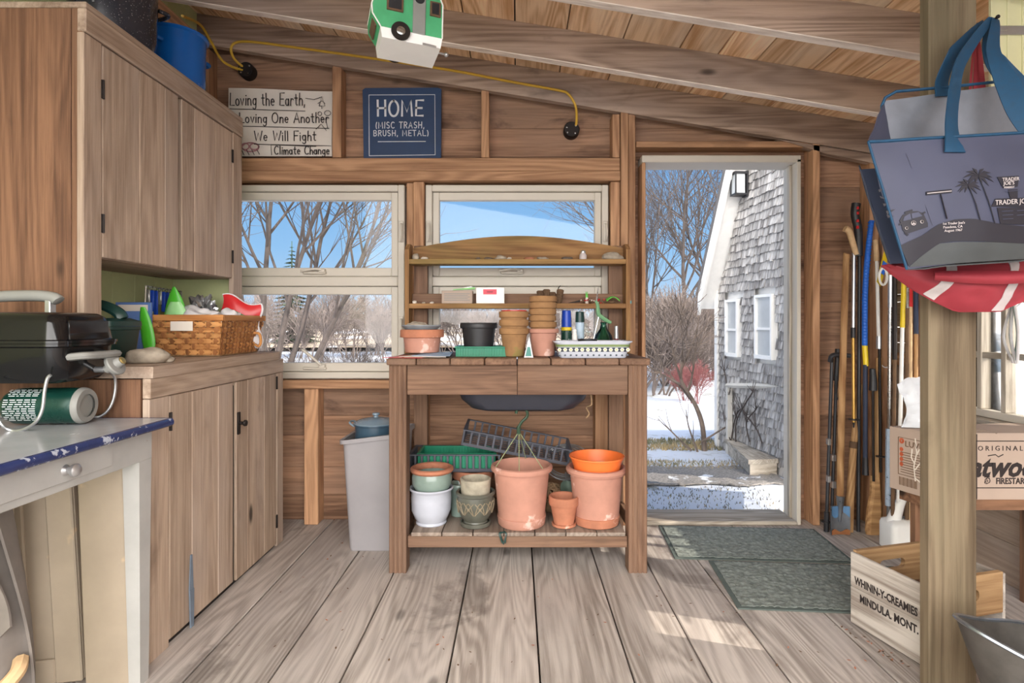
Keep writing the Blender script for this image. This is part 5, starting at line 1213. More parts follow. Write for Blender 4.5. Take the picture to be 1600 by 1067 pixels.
# wooden crate
t = thing('wooden_crate', 'old stencilled wooden crate with hand holes at the foot of the post', 'crate', (1.36, 1.92, 0))
a = Vector((1.235, 1.75, 0)); e1 = Vector((-.07, .26, 0)).normalized(); e2 = Vector((.32, .086, 0)).normalized()
LW, LD, H = .272, .335, .258
Xc = Matrix((e2, e1, Vector((0, 0, 1)))).transposed().to_4x4(); Xc.translation = a+Vector((0, 0, .001))
mb = MB(); mb.box((0, 0, .006), (.012, LW, H*.52), grain=1, X=Xc); mb.box((0, 0, H*.525), (.012, LW, H-.006), grain=1, X=Xc); s1 = mb.build('side_boards', 'crate', t)
mb = MB(); mb.box((LD-.012, 0, .006), (LD, LW, H*.52), grain=1, X=Xc); mb.box((LD-.012, 0, H*.525), (LD, LW, H-.006), grain=1, X=Xc); mb.build('side_boards', 'crate', t)
def endb(y0, y1):
    mb = MB(); hx, hz, hw, hh = LD/2, H*.76, .055, .018
    out = [(.0125, .0), (LD-.0125, .0), (LD-.0125, H), (.0125, H)]
    # board with an oval hand hole: upper band built round the hole
    n = 10; hole = [(hx+hw*(1 if cos(q) > 0 else -1)*.7+hh*cos(q), hz+hh*sin(q)) for q in [2*pi*(i+.5)/20 for i in range(20)]]
    vs = []; fs = []
    ring_o = []
    for (x, z) in hole:
        dx, dz = x-hx, z-hz
        k = min((LD/2-.0125)/abs(dx) if abs(dx) > 1e-6 else 1e9, ((H-hz) if dz > 0 else hz)/abs(dz) if abs(dz) > 1e-6 else 1e9)
        ring_o.append((hx+dx*k, hz+dz*k))
    extra = []
    m_ = len(hole)
    for y in (y0, y1):
        for x, z in hole: vs.append((x, y, z))
        for x, z in ring_o: vs.append((x, y, z))
    for i in range(m_):
        j = (i+1) % m_
        fs += [(i, j, m_+j, m_+i), (2*m_+i, 3*m_+i, 3*m_+j, 2*m_+j), (i, 2*m_+i, 2*m_+j, j), (m_+i, m_+j, 3*m_+j, 3*m_+i)]
    # corners
    for (cxn, czn) in ((.0125, 0), (LD-.0125, 0), (LD-.0125, H), (.0125, H)):
        best = sorted(range(m_), key=lambda i: (ring_o[i][0]-cxn)**2+(ring_o[i][1]-czn)**2)
        i = None
        for k in range(m_):
            p, q = ring_o[k], ring_o[(k+1) % m_]
            onv = lambda r: abs(r[0]-cxn) < 1e-5; onh = lambda r: abs(r[1]-czn) < 1e-5
            if (onv(p) and onh(q)) or (onh(p) and onv(q)): i = k
        if i is None: continue
        j = (i+1) % m_; b = len(vs); vs += [(cxn, y0, czn), (cxn, y1, czn)]
        fs += [(m_+i, b, m_+j), (3*m_+i, 3*m_+j, b+1), (m_+i, 3*m_+i, b+1, b), (m_+j, b, b+1, 3*m_+j)]
    mb.add(vs, fs, 0, False, lambda p: Vector((p.x, p.z, p.y)), .6, Xc)
    return mb
endb(.0, .016).build('end_board', 'pine', t); endb(LW-.016, LW).build('end_board', 'pine', t)
mb = MB(); 
for k in range(4): mb.box((.013, .017+k*.06, .004), (LD-.013, .017+k*.06+.057, .012), grain=0, X=Xc)
mb.build('base_boards', 'pine', t)
Xs = frame_m(Xc @ Vector((-.0006, LW, 0)), -e1, (0, 0, 1))
def onside(u, v): m = Xs.copy(); m.translation = Xs @ Vector((u, v, 0)); return m
printed('WHININ-Y-CREAMIES', .036, onside(LW/2, .148), 'ink', 'stencil_lettering', s1, .0004, 'CENTER', .68, 0, .0011)
printed('MINDULA. MONT.', .036, onside(LW/2+.012, .095), 'ink', 'stencil_lettering', s1, .0004, 'CENTER', .74, 0, .0011)
# coal hod
t = thing('coal_hod', 'galvanised coal hod in the bottom right corner by the post', 'bucket', (1.255, 1.33, 0))
hc = Vector((1.265, 1.34, 0))
def hr(k, z, spout=0, N=40):
    out = []
    for i in range(N):
        q = 2*pi*i/N; lc = max(0, -cos(q))
        out.append((hc.x+(.115+.085*k+spout*.028*lc**3)*cos(q), hc.y+(.115+.035*k)*sin(q)*(1-.12*spout*lc**2), z+(spout*.075*lc**2-.02*spout*max(0, cos(q)))))
    return out
mb = MB(); loft(mb, [hr(.0, .002), hr(.02, .004), hr(.1, .05), hr(.35, .14, .3), hr(.75, .22, .7), hr(1.0, .275, 1), hr(1.03, .281, 1), hr(.98, .281, 1), hr(.72, .22, .7), hr(.31, .14, .3), hr(.05, .05), hr(.0, .02)]); mb.build('body', 'galvin', t)
mb = MB(); mb.tube([Vector(p) for p in hr(1.03, .281, 1)], .005, 6, closed=True); mb.build('rolled_rim', 'galv', t)
mb = MB(); p = Vector(hr(.95, .25, .9)[29]); mb.tube(spline([p+Vector((-.02, -.006, 0)), p+Vector((0, -.012, .006)), p+Vector((.03, -.012, .0)), p+Vector((.05, -.012, -.01))], 4), .004, 6); mb.build('bail_ear', 'galv', t)
# dark stand with the cardboard box
t = thing('side_stand', 'dark wooden stand against the right wall carrying the printed carton', 'stand', (1.68, 2.2, 0))
mb = MB(); mb.prism([(1.455, 2.01), (1.945, 2.01), (1.945, 2.2), (1.42, 2.14)], .398, .437, 'XY', grain=0); mb.build('top', 'cabside', t)
for (x, y) in ((1.445, 2.09), (1.90, 2.15), (1.90, 2.02), (1.47, 2.02)):
    mb = MB(); mb.box((x, y, 0), (x+.03, y+.03, .397), grain=2); mb.build('leg', 'cabside', t)
t = thing('carton', 'printed cardboard carton of firewood starters on the dark stand', 'box', (1.68, 2.1, .438))
fp = [(1.438, 2.0), (1.935, 2.0), (1.93, 2.22), (1.391, 2.15)]
mb = MB(); mb.prism(fp, .438, .666, 'XY', grain=0); bx = mb.build('box', 'cardboard', t)
mb = MB(); mb.prism([(1.436, 1.9985), (1.66, 1.9985), (1.65, 2.08), (1.41, 2.08)], .6665, .669, 'XY'); mb.prism([(1.665, 1.9985), (1.936, 1.9985), (1.93, 2.08), (1.66, 2.08)], .6665, .669, 'XY'); mb.build('flaps', 'cardboard', t)
def ff(px, py): return W(px, py, 1.9992)
mb = MB(); zt = ZZ(689, 2.0); zb = ZZ(762, 2.0); mb.box((1.44, 1.9985, zt-.0015), (1.934, 1.9998, zt+.0015), c=.0002); mb.box((1.44, 1.9985, zb-.0015), (1.934, 1.9998, zb+.0015), c=.0002)
mb.box((1.594, 1.9988, .439), (1.597, 1.9998, .665), c=.0002); mb.build('printed_rules', 'ink', bx)
Xf = lambda px, py: frame_m(ff(px, py), (1, 0, 0), (0, 0, 1))
printed('O R I G I N A L', .024, Xf(1563, 704), 'ink', 'lettering', bx)
printed('Fatwood', .098, Xf(1497, 744), 'ink', 'lettering', bx, .0006, 'LEFT', .88, .35, .003)
printed('FIRESTARTER', .030, Xf(1556, 756), 'ink', 'lettering', bx, .0006, 'LEFT', .8, 0, .0006)
o = ff(1543, 751); mb = MB(); mb.strokes([A(0, 0, .009, .009, 0, 360), A(.002, .006, .005, .006, 0, 270), A(-.004, -.006, .006, .005, 30, 300), [(-.01, .012), (.008, .014)]], .0018, .0006, o, (1, 0, 0), (0, 0, 1)); mb.strokes([[(-.035, .0), (-.01, .004), (.0, -.004), (.016, .004)]], .003, .0006, ff(1560, 712), (1, 0, 0), (0, 0, 1)); mb.build('emblem', 'ink', bx)
# printed side of the carton
p0 = Vector((1.391, 2.15, .438)); p1 = Vector((1.438, 2.0, .438)); ux = (p1-p0).normalized(); Xl = frame_m(p0, ux, (0, 0, 1)); Xl.translation = p0+(ux.cross(Vector((0, 0, 1))))*.0008
sl = (p1-p0).length; mb = MB(); org = Xl.translation
mb.strokes([[(.035, .06), (.035, .195), (sl, .195)], [(.035, .06), (sl, .06)]], .002, .0005, org, ux, (0, 0, 1))
for k in range(9): mb.strokes([[(.045, .07+k*.009), (.045+.09, .07+k*.009)]], .0022, .0004, org, ux, (0, 0, 1))
for k in range(14): mb.strokes([[(.04+k*.005, .022), (.04+k*.005, .05)]], .0018 if k % 3 else .003, .0004, org, ux, (0, 0, 1))
mb.build('printed_side', 'peat', bx)
mb = MB(); mb.strokes([A(.048, .183, .006, .007, 0, 360)]+[A(.047, .152-.018*k, .0035, .0045, 0, 360, 8) for k in range(4)], .007, .0006, org, ux, (0, 0, 1)); mb.build('orange_dots', plain('orange_print', (196, 96, 62), .7), bx)
printed('LUVE', .03, Xl @ T(.06, .165, .0), 'peat', 'lettering', bx, .0006, 'LEFT')
mb = MB(); mb.strokes([[(.1, .05), (.095, .1), (.105, .15), (.1, .2)], [(.1, .09), (.12, .12), (.118, .15)], [(.098, .11), (.085, .13), (.088, .16)], [(.103, .14), (.115, .165)], [(.1, .06), (.125, .045)]], .004, .0006, org, ux, (0, 0, 1)); mb.build('white_tree_print', 'canvas', bx)
# crumpled clear bag on the carton
def plb(su):
    def f(u, v):
        q = noise.noise(Vector((u*4, v*4, su*3)))*.025; n2 = noise.noise(Vector((u*11, v*9, su*7)))*.010
        x = 1.40+u*.20+.02*sin(v*4)+n2; z = .671+v*.19*(.75+.25*sin(pi*u))*(1.1-.3*u)+q*v
        return (x, 2.10+su*.035*sin(pi*u)*sin(pi*min(1, v+.15))+n2, z)
    return f
t = thing('plastic_sack', 'crumpled clear plastic sack on top of the carton', 'bag', (1.5, 2.1, .67)); mb = MB(); mb.sheet(plb(-1), 22, 18, .001); mb.sheet(plb(1), 22, 18, .001); mb.build('film', 'clearplastic', t)
mb = MB(); mb.blob((.07, .025, .04), 3, .5, 5, X=T(1.52, 2.10, .672)); mb.build('contents', 'cloth', t)
# white jug
t = thing('white_jug', 'white plastic jug on the floor under the carton', 'jug', (1.765, 2.68, 0))
gx0, gx1, gy0, gy1 = 1.712, 1.852, 2.62, 2.74
mb = MB(); loft(mb, [lp(.006, .001, .025), lp(0, .006, .025), lp(0, .115, .025), lp(.004, .128, .025), lp(.022, .142, .03)]); mb.build('body', 'brightwhite', t)
mb = MB(); mb.tube(spline([(1.745, 2.68, .115), (1.762, 2.68, .165), (1.782, 2.68, .215), (1.805, 2.68, .243), (1.828, 2.68, .238), (1.838, 2.68, .20), (1.839, 2.68, .15), (1.838, 2.68, .12)], 5), [.032-.015*min(1, i/14) for i in range(36)], 12); mb.build('handle', 'brightwhite', t)
mb = MB(); mb.lathe([(0, .25), (.019, .25), (.019, .28), (.017, .283), (0, .283)], 18, X=T(1.812, 2.68, 0)); mb.build('cap', 'brightwhite', t)
# ------------------------------------------------------------------ tools leaning in the corner
def pole(name, lab, cat, segs, grp=None):
    """segs: (part, material, [(px,py,Y)...], radii, sides)"""
    b = W(*segs[0][2][0]); t = thing(name, lab, cat, tuple(b), 0, grp)
    for nm, mat, pts, r, sd in segs:
        mb = MB(); P = [W(*p) for p in pts]
        if len(P) > 2: P = spline(P, 5); r = [r[0]+(r[-1]-r[0])*i/(len(P)-1) for i in range(len(P))] if isinstance(r, (list, tuple)) else r
        mb.tube(P, r, sd); mb.build(nm, mat, t)
    return t
def disc(t, px, py, Y, r, mat='black', nm='basket', ax=None):
    c = W(px, py, Y); mb = MB(); mb.lathe([(0, .003), (r, .002), (r, -.002), (0, -.003)], 16, X=T(*c)); mb.build(nm, mat, t)
Yt = 2.90
t = pole('trekking_pole', 'black trekking pole with T-handle at the left edge of the tool corner', 'pole', [('shaft', 'black', [(1291, 828, Yt), (1300, 560, 2.94)], .0085, 8), ('tip', 'black', [(1291, 830, Yt), (1292, 800, Yt)], .013, 8), ('handle', 'black', [(1297, 565, 2.93), (1300, 556, 2.92), (1312, 554, 2.92), (1328, 556, 2.92)], .012, 8)]); disc(t, 1291, 815, Yt, .022)
for y in (690, 748): mb = MB(); mb.box(W(1290, y+4, Yt+.01), W(1299, y-4, Yt-.016)); mb.build('clamp', 'alu', t)
t = pole('trekking_pole', 'thinner black trekking pole just right of the T-handled one', 'pole', [('shaft', 'black', [(1299, 826, 2.93), (1307, 580, 2.97)], .008, 8), ('strap', 'black', [(1306, 585, 2.96), (1312, 600, 2.94), (1308, 625, 2.94), (1305, 590, 2.95)], .003, 6), ('grip', 'black', [(1306, 595, 2.965), (1309, 545, 2.97)], .013, 8)])
for y in (715, 757): mb = MB(); mb.box(W(1297, y+4, 2.94), W(1307, y-4, 2.915)); mb.build('clamp', 'alu', t)
t = pole('garden_spade', 'long wooden-handled spade with blue-marked grey blade standing in the corner', 'spade', [('handle', 'tool', [(1312, 800, 2.87), (1316, 600, 2.89), (1322, 412, 2.95), (1323, 404, 2.95)], [.017, .0155], 12)])
mb = MB(); xa, xb = XX(1297, 2.86), XX(1327, 2.86)
mb.sheet(lambda u, v: (xa+(xb-xa)*u, 2.862-.01*(4*(u-.5)**2)+.012*v*0, .002+v*.142), 8, 6, .004); bl_ = mb.build('blade', 'galv', t)
mb = MB(); mb.sheet(lambda u, v: (xa+.004+(xb-xa-.008)*u, 2.8585-.01*(4*(u-.5)**2), .098+v*.045-.014*sin(u*7)*(1-v)), 8, 4, .002); mb.build('blue_paint', plain('worn_blue_paint', (92, 134, 176), .6), t)
mb = MB(); mb.sheet(lambda u, v: (xa+.003+(xb-xa-.006)*u, 2.8583-.01*(4*(u-.5)**2), .003+v*.02*(1+.4*sin(u*9))), 8, 3, .002); mb.build('rust', plain('rust', (150, 96, 58), .9), t)
mb = MB(); mb.tube([W(1312, 815, 2.856), W(1313, 775, 2.862)], [.006, .02], 8); mb.build('socket', 'galv', t)
t = pole('trekking_pole', 'cork-gripped trekking pole with gold lower shaft behind the spade', 'pole', [('upper_shaft', 'alu', [(1333, 520, 2.95), (1334, 395, 3.0-.04)], .009, 8), ('lower_shaft', plain('gold_anodised', (206, 160, 78), .35, .5), [(1334, 660, 2.90), (1333, 525, 2.948)], .0075, 8), ('grip', 'cork', [(1338, 398, 2.955), (1332, 378, 2.955), (1327, 362, 2.955), (1320, 357, 2.955)], [.014, .017], 10), ('joint', 'black', [(1333, 528, 2.945), (1333, 512, 2.95)], .012, 8), ('tip', 'black', [(1334, 668, 2.9), (1334, 655, 2.9)], [.003, .007], 8)]); disc(t, 1334, 655, 2.9, .026)
t = pole('ski_pole', 'black ski pole with tall black grip marked in red, beside the cork-gripped one', 'pole', [('shaft', 'black', [(1341, 830, 2.90), (1343, 400, 2.97)], .009, 8), ('grip', 'black', [(1342, 400, 2.96), (1341, 360, 2.96), (1336, 335, 2.96), (1338, 318, 2.96)], [.018, .022], 10)])
mb = MB()
for k, y in enumerate((325, 333, 345, 355)): mb.box(W(1337.5, y+2.5, 2.945), W(1342.5, y-2.5, 2.935), c=.001)
mb.build('red_marks', 'redp', t)
t = pole('axe_handle', 'bare wooden haft leaning behind the spade', 'tool handle', [('haft', 'tool', [(1326, 832, 2.91), (1332, 720, 2.92), (1344, 600, 2.97)], [.021, .014], 12), ('worn_band', 'peat', [(1333, 700, 2.918), (1334, 690, 2.92)], .0185, 12)])
t = pole('hockey_stick', 'shaft wrapped in blue tape above a yellow band, dark below', 'stick', [('dark_shaft', 'navy', [(1352, 738, 2.86), (1352, 570, 2.90)], .011, 8), ('foot', 'black', [(1352, 742, 2.86), (1352, 715, 2.865)], [.016, .012], 8), ('yellow_band', 'yel', [(1353, 572, 2.90), (1351, 538, 2.91)], .0125, 8), ('blue_tape', 'blue', [(1351, 540, 2.908), (1352, 450, 2.93), (1357, 385, 2.945), (1362, 345, 2.955)], [.0135, .0125], 10)])
mb = MB()
for k in range(40):
    q = k/39; p = W(1351+(0 if q < .4 else (q-.4)*16), 538-190*q, 2.908+.044*q); mb.lathe([(.0128, -.003), (.0146, 0), (.0128, .003)], 10, X=T(*p) @ R(.25, 'Y'))
mb.build('tape_ridges', 'blue', t)
t = pole('trekking_pole', 'slim pole with dark oval grip hanging mid-height in the corner', 'pole', [('shaft', 'iron', [(1365, 752, 2.84), (1364, 606, 2.86)], .006, 7), ('grip', 'black', [(1364, 610, 2.86), (1364, 592, 2.86), (1363, 576, 2.86)], [.019, .013], 10)])
t = pole('trekking_pole', 'white-topped telescopic pole with silver joint and dark lower half', 'pole', [('lower_shaft', 'iron', [(1376, 738, 2.84), (1374, 530, 2.88)], .007, 8), ('upper_shaft', 'brightwhite', [(1373, 532, 2.88), (1370, 405, 2.93)], .0085, 8), ('joint', 'alu', [(1373, 545, 2.88), (1373, 525, 2.88)], .012, 8), ('grip', 'cork', [(1370, 408, 2.93), (1368, 375, 2.94)], [.013, .011], 8)]); disc(t, 1376, 713, 2.84, .022)
t = pole('canoe_paddle', 'heavy wooden paddle standing blade-down beside the white jug', 'paddle', [('shaft', 'tool', [(1369, 745, 2.87), (1374, 560, 2.95)], .0165, 12)])
mb = MB(); loft(mb, [[(XX(1366, 2.86)+wx*sx+dx, 2.865+.0+ty*sy+dy, z) for sx, sy in ((-1, -.4), (-.6, -1), (.6, -1), (1, -.4), (1, .4), (.6, 1), (-.6, 1), (-1, .4))] for z, wx, ty, dx, dy in ((.001, .036, .014, .0, 0), (.02, .04, .016, 0, 0), (.12, .036, .018, .004, 0), (.2, .024, .019, .010, .003), (.29, .018, .018, .012, .008))], smooth=False)
mb.build('blade', 'tool', t)
t = pole('ski_pole', 'tall silver ski pole right of the wooden paddle', 'pole', [('shaft', 'steel', [(1388, 830, 2.80), (1391, 432, 2.85)], .009, 8), ('upper_sleeve', 'alu', [(1391, 480, 2.845), (1391, 430, 2.85)], .011, 8), ('tip', 'brightwhite', [(1387, 836, 2.80), (1387, 815, 2.80)], .008, 8)]); disc(t, 1387, 811, 2.80, .03, 'brightwhite')
mb = MB(); mb.tube([W(1388, 790, 2.795), W(1389, 670, 2.81)], .014, 7); mb.build('label_wrap', plain('patchy_blue_label', (180, 200, 224), .5, 0, .1, 40, spot=((60, 80, 110), 30, .6)), t)
k = 0
for (xb, xt, yt, yb, m1, m2, ysp, lab) in ((1398, 1398, 432, 640, 'iron', 'peat', 560, 'black-topped ski pole directly right of the tall silver one'), (1406, 1412, 440, 640, 'yel', 'brightwhite', 510, 'ski pole with yellow top and white lower shaft'), (1419, 1417, 450, 640, 'steel', 'peat', 480, 'thin brown pole between the yellow-topped and navy-topped poles'), (1424, 1422, 452, 640, 'redp', 'cork', 478, 'thin tan pole left of the navy-topped one'), (1432, 1431, 446, 640, 'navy', 'tool', 520, 'pole with navy sleeve over a wooden shaft next to the post')):
    Yk = 2.74; q = (ysp-yt)/(yb-yt); xm = xt+(xb-xt)*q; yfl = 505+945/2.66
    t = pole('ski_pole', lab, 'pole', [('lower_shaft', m2, [(xb-(4 if xb < 1410 else 2), yfl, 2.66), (xm, ysp, Yk-.02)], .0085, 8), ('upper_shaft', m1, [(xm, ysp+2, Yk-.02), (xt, yt, Yk)], .0105, 8)])
t = thing('wall_hook', 'pale bent wire hook on the rail behind the ski poles', 'hook', tuple(W(1380, 570, 2.93)))
mb = MB(); mb.tube(spline([W(1376, 565, 2.94), W(1379, 572, 2.93), W(1386, 574, 2.93), W(1390, 568, 2.93)], 5), .003, 6); mb.build('wire', 'brightwhite', t)
t = thing('ski_strap', 'yellow, blue and white strap looped on the poles under the tote bags', 'strap', tuple(W(1378, 445, 2.86)))
mb = MB(); mb.sheet(lambda u, v: tuple(W(1370+12*v+6*u, 440-50*v+8*u, 2.86+.01*u)), 3, 8, .002); mb.build('yellow_web', 'yel', t)
mb = MB(); mb.sheet(lambda u, v: tuple(W(1375+5*v+6*u, 425-18*v+5*u, 2.855)), 3, 4, .002); mb.build('blue_web', 'blue', t)
mb = MB(); mb.tube([W(1380+6*cos(q), 432+13*sin(q), 2.85) for q in [i*2*pi/16 for i in range(16)]], .006, 6, closed=True); mb.build('white_loop', 'brightwhite', t)
t = thing('twine_bundle', 'teal and clear twine bundle hanging at the right wall window', 'twine', (1.86, 2.16, .86))
mb = MB()
for k in range(9): mb.tube(spline([(1.85+.012*k*.3, 2.14+.006*k, 1.12), (1.845+.006*(k % 4), 2.12+.008*k, 1.02-.01*(k % 3)), (1.85+.005*k, 2.13+.008*k, .90+.012*(k % 4))], 5), .005, 5, mat=k % 2)
mb.tube([(1.86, 2.16, 1.10), (XR-.003, 2.16, 1.20)], .003, 5); mb.build('strands', ['cloth', plain('teal_twine', (40, 120, 112), .7)], t)
# ------------------------------------------------------------------ tote bags on the post
nail = W(1525, 49, 1.60)
t = thing('nail', 'nail in the post that carries the bags', 'nail', tuple(nail)); mb = MB(); mb.tube([nail+Vector((0, -.072, .002)), nail+Vector((0, .041, 0))], .0025, 8); mb.tube([nail+Vector((0, -.075, .002)), nail+Vector((0, -.071, .002))], .005, 10); mb.build('shank', 'iron', t)
def hull(mb, front, back, mat=0, caps=True): 
    n = len(front); vs = list(front)+list(back); fs = [[i, (i+1) % n, n+(i+1) % n, n+i] for i in range(n)]
    if caps: fs += [list(range(n))[::-1], [n+i for i in range(n)]]
    mb.add(vs, fs, mat, False)
def bil(a, b, c_, d, bulge, ax=Vector((0, -1, 0)), wr=.004, seed=0):
    a, b, c_, d = map(Vector, (a, b, c_, d))
    def f(u, v):
        p = (a.lerp(b, u)).lerp(d.lerp(c_, u), v)
        return p+ax*(bulge*sin(pi*u)*sin(pi*v)+wr*noise.noise(Vector((u*5+seed, v*4, seed))))
    return f
# rear navy-and-red bag
t = thing('navy_red_bag', 'navy and red nylon bag with white stripes hung behind the printed tote', 'bag', (1.16, 1.55, 1.07))
Yb, Yk = 1.515, 1.60
def at_(px, py, Y): return W(px, py, Y)
mb = MB(); mb.sheet(bil(at_(1345, 265, Yb), at_(1640, 240, Yb), at_(1640, 405, Yb), at_(1392, 412, Yb), .015, seed=2), 20, 12, .003); mb.build('navy_panel', 'navy', t)
mb = MB(); mb.sheet(bil(at_(1343, 262, Yb), at_(1343, 258, Yk), at_(1388, 408, Yk), at_(1392, 413, Yb), .004, Vector((-1, 0, 0))), 4, 10, .003); mb.build('side_panel', plain('navy_side', (50, 58, 78), .7), t)
mb = MB()
def redf(sg):
    Yc = Yb+.04
    def f(u, v):
        top = Vector(at_(1391+250*u, 413-8*u, Yc)); 
        prof = [(0, 415), (.12, 440), (.3, 470), (.45, 487), (.70, 487), (.85, 470), (1, 452)]
        for (u0, y0), (u1, y1) in zip(prof, prof[1:]):
            if u0 <= u <= u1: yb = y0+(y1-y0)*(u-u0)/(u1-u0)
        xb = 1376+265*u
        bot = Vector(at_(xb, yb, Yc))
        p = top.lerp(bot, v); p.y += sg*.05*sin(pi*min(1, .12+.88*v))*(1 if v < 1 else 0)**1*sin(pi*min(max(u*1.0+.08, 0), .92))
        p.y += .008*noise.noise(Vector((u*8, v*5, sg)))
        return p
    return f
mb = MB(); mb.sheet(redf(-1), 30, 14, .003); mb.sheet(redf(1), 30, 14, .003); mb.build('red_base', 'red', t)
def stripe(u0, u1, v0=.0, v1=1.0, du=.06): 
    return lambda u, v: tuple(Vector(redf(-1)(min(.999, u0+(u1-u0)*u-du*(v0+(v1-v0)*v)), v0+(v1-v0)*v))+Vector((0, -.004, 0)))
M['stripe'] = plain('pale_stripe', (200, 190, 190), .6)
for k, (u0, u1) in enumerate(((.30, .36), (.70, .77))):
    mb = MB(); mb.sheet(stripe(u0, u1, .02, .98), 4, 12, .002); mb.build('white_stripe', 'stripe', t)
mb = MB(); mb.sheet(lambda u, v: tuple(Vector(at_(1460+190*u, 424+13*v+6*sin(pi*u)*v, Yb-.03-.012*sin(pi*v)))), 20, 6, .004); mb.build('red_fold', 'red', t)
for k, (xa, xb_) in enumerate(((1507, 1512), (1518, 1530), (1530, 1548))):
    mb = MB(); mb.sheet(lambda u, v: tuple(W(1524+(xa-1524)*v+u*(xb_-xa)*(.25+.75*v), 52+80*v+120*v*v, 1.585-.05*v)), 3, 8, .002); mb.build('red_strap', 'red', t)
# front printed tote
t = thing('printed_tote', 'blue-grey insulated tote bag printed with palms and a camper van, hung on the post', 'bag', (1.2, 1.42, 1.1))
Yf, Yr = 1.385, 1.50
F_ = bil(at_(1356, 222, Yf), at_(1660, 204, Yf), at_(1650, 392, Yf), at_(1416, 421, Yf), .02, seed=5)
mb = MB(); mb.sheet(F_, 26, 16, .003); fp_ = mb.build('front_panel', 'tote', t)
mb = MB(); mb.sheet(bil(at_(1380, 158, Yr), at_(1680, 118, Yr), at_(1650, 385, Yr), at_(1424, 405, Yr), -.005, seed=8), 20, 12, .003); mb.build('silver_lining', 'silver', t)
mb = MB(); mb.sheet(bil(at_(1356, 223, Yf), at_(1381, 160, Yr), at_(1424, 405, Yr), at_(1416, 421, Yf), .004, Vector((-1, 0, 0))), 6, 12, .003); mb.build('side_panel', 'tote', t)
mb = MB(); mb.sheet(bil(at_(1416, 421, Yf+.002), at_(1650, 403, Yf+.002), at_(1650, 385, Yr), at_(1424, 405, Yr), .002, Vector((0, 0, -1))), 8, 4, .003); mb.build('bottom_panel', 'totebase', t)
mb = MB(); mb.tube([Vector(F_(i/20, 0))+Vector((0, -.002, 0)) for i in range(21)], .004, 6); mb.tube([Vector(F_(0, i/12))+Vector((0, -.002, 0)) for i in range(13)], .003, 6)
mb.tube([at_(1380, 214, Yr-.004), at_(1378, 165, Yr-.004), at_(1383, 153, Yr-.004), at_(1400, 143, Yr-.004), at_(1480, 136, Yr-.004), at_(1680, 115, Yr-.004)], .004, 6); mb.build('piping', 'strapblue', t)
# printing that follows the front panel; coordinates are read in the panel's own u,v
import itertools
def inv_uv(px, py):
    u, v = .5, .5
    for _ in range(14):
        p = Vector(F_(u, v)); x, y = CX+F*p.x/p.y, CY-F*(p.z-EYE)/p.y
        pu = Vector(F_(u+.01, v)); pv = Vector(F_(u, v+.01))
        ax_, ay = CX+F*pu.x/pu.y-x, CY-F*(pu.z-EYE)/pu.y-y; bx_, by = CX+F*pv.x/pv.y-x, CY-F*(pv.z-EYE)/pv.y-y
        det = ax_*by-ay*bx_; ex_, ey = px-x, py-y
        u += .01*(ex_*by-ey*bx_)/det; v += .01*(ax_*ey-ay*ex_)/det
    return u, v
def onbag(px, py, off=.003):
    u, v = inv_uv(px, py); return Vector(F_(u, v))+Vector((0, -off, 0))
def flat(polys, mat, name, off=.003):
    mb = MB()
    for poly in polys:
        vs = [onbag(x, y, off) for x, y in poly]; vb = [v+Vector((0, .001, 0)) for v in vs]; n = len(vs)
        mb.add(vs+vb, [tuple(range(n)), tuple(range(n, 2*n))[::-1]]+[(i, (i+1) % n, n+(i+1) % n, n+i) for i in range(n)])
    return mb.build(name, mat, t)
def pen(lines, wpx, mat, name, off=.004):
    mb = MB()
    for l in lines: mb.tube([onbag(x, y, off) for x, y in l], wpx*Yf/F/2, 5, flat=.35)
    return mb.build(name, mat, t)
hill = [(1405, 384), (1420, 377), (1440, 368), (1462, 352), (1490, 343), (1520, 342), (1560, 350), (1598, 354), (1640, 352), (1648, 374), (1600, 380), (1530, 376), (1470, 377), (1455, 386), (1419, 416)]
top_ = [(1405, 384), (1420, 377), (1440, 368), (1462, 352), (1490, 343), (1520, 342), (1560, 350), (1598, 354), (1640, 352)]; bot_ = [(1418, 416), (1436, 402), (1452, 390), (1466, 380), (1490, 377), (1530, 377), (1560, 379), (1600, 381), (1648, 376)]
def pl(pts, u):
    L = [0]
    for p, q in zip(pts, pts[1:]): L.append(L[-1]+abs(q[0]-p[0])+1e-6)
    x = u*L[-1]
    for k in range(len(pts)-1):
        if x <= L[k+1] or k == len(pts)-2: f = (x-L[k])/(L[k+1]-L[k]); return (pts[k][0]+(pts[k+1][0]-pts[k][0])*f, pts[k][1]+(pts[k+1][1]-pts[k][1])*f)
def band(top, bot, mat, name, off, nu=28, nv=4):
    mb = MB()
    def f(u, v): a, b = pl(top, u), pl(bot, u); return onbag(a[0]+(b[0]-a[0])*v, a[1]+(b[1]-a[1])*v, off)
    mb.sheet(f, nu, nv, .001); return mb.build(name, mat, t)
band(top_, bot_, 'printdark', 'printed_hill', .004)
band([(1420, 416), (1440, 399), (1462, 381), (1500, 378), (1640, 379)], [(1421, 417.5), (1450, 415), (1500, 411), (1560, 407), (1640, 402)], 'totebase', 'base_band', .003)
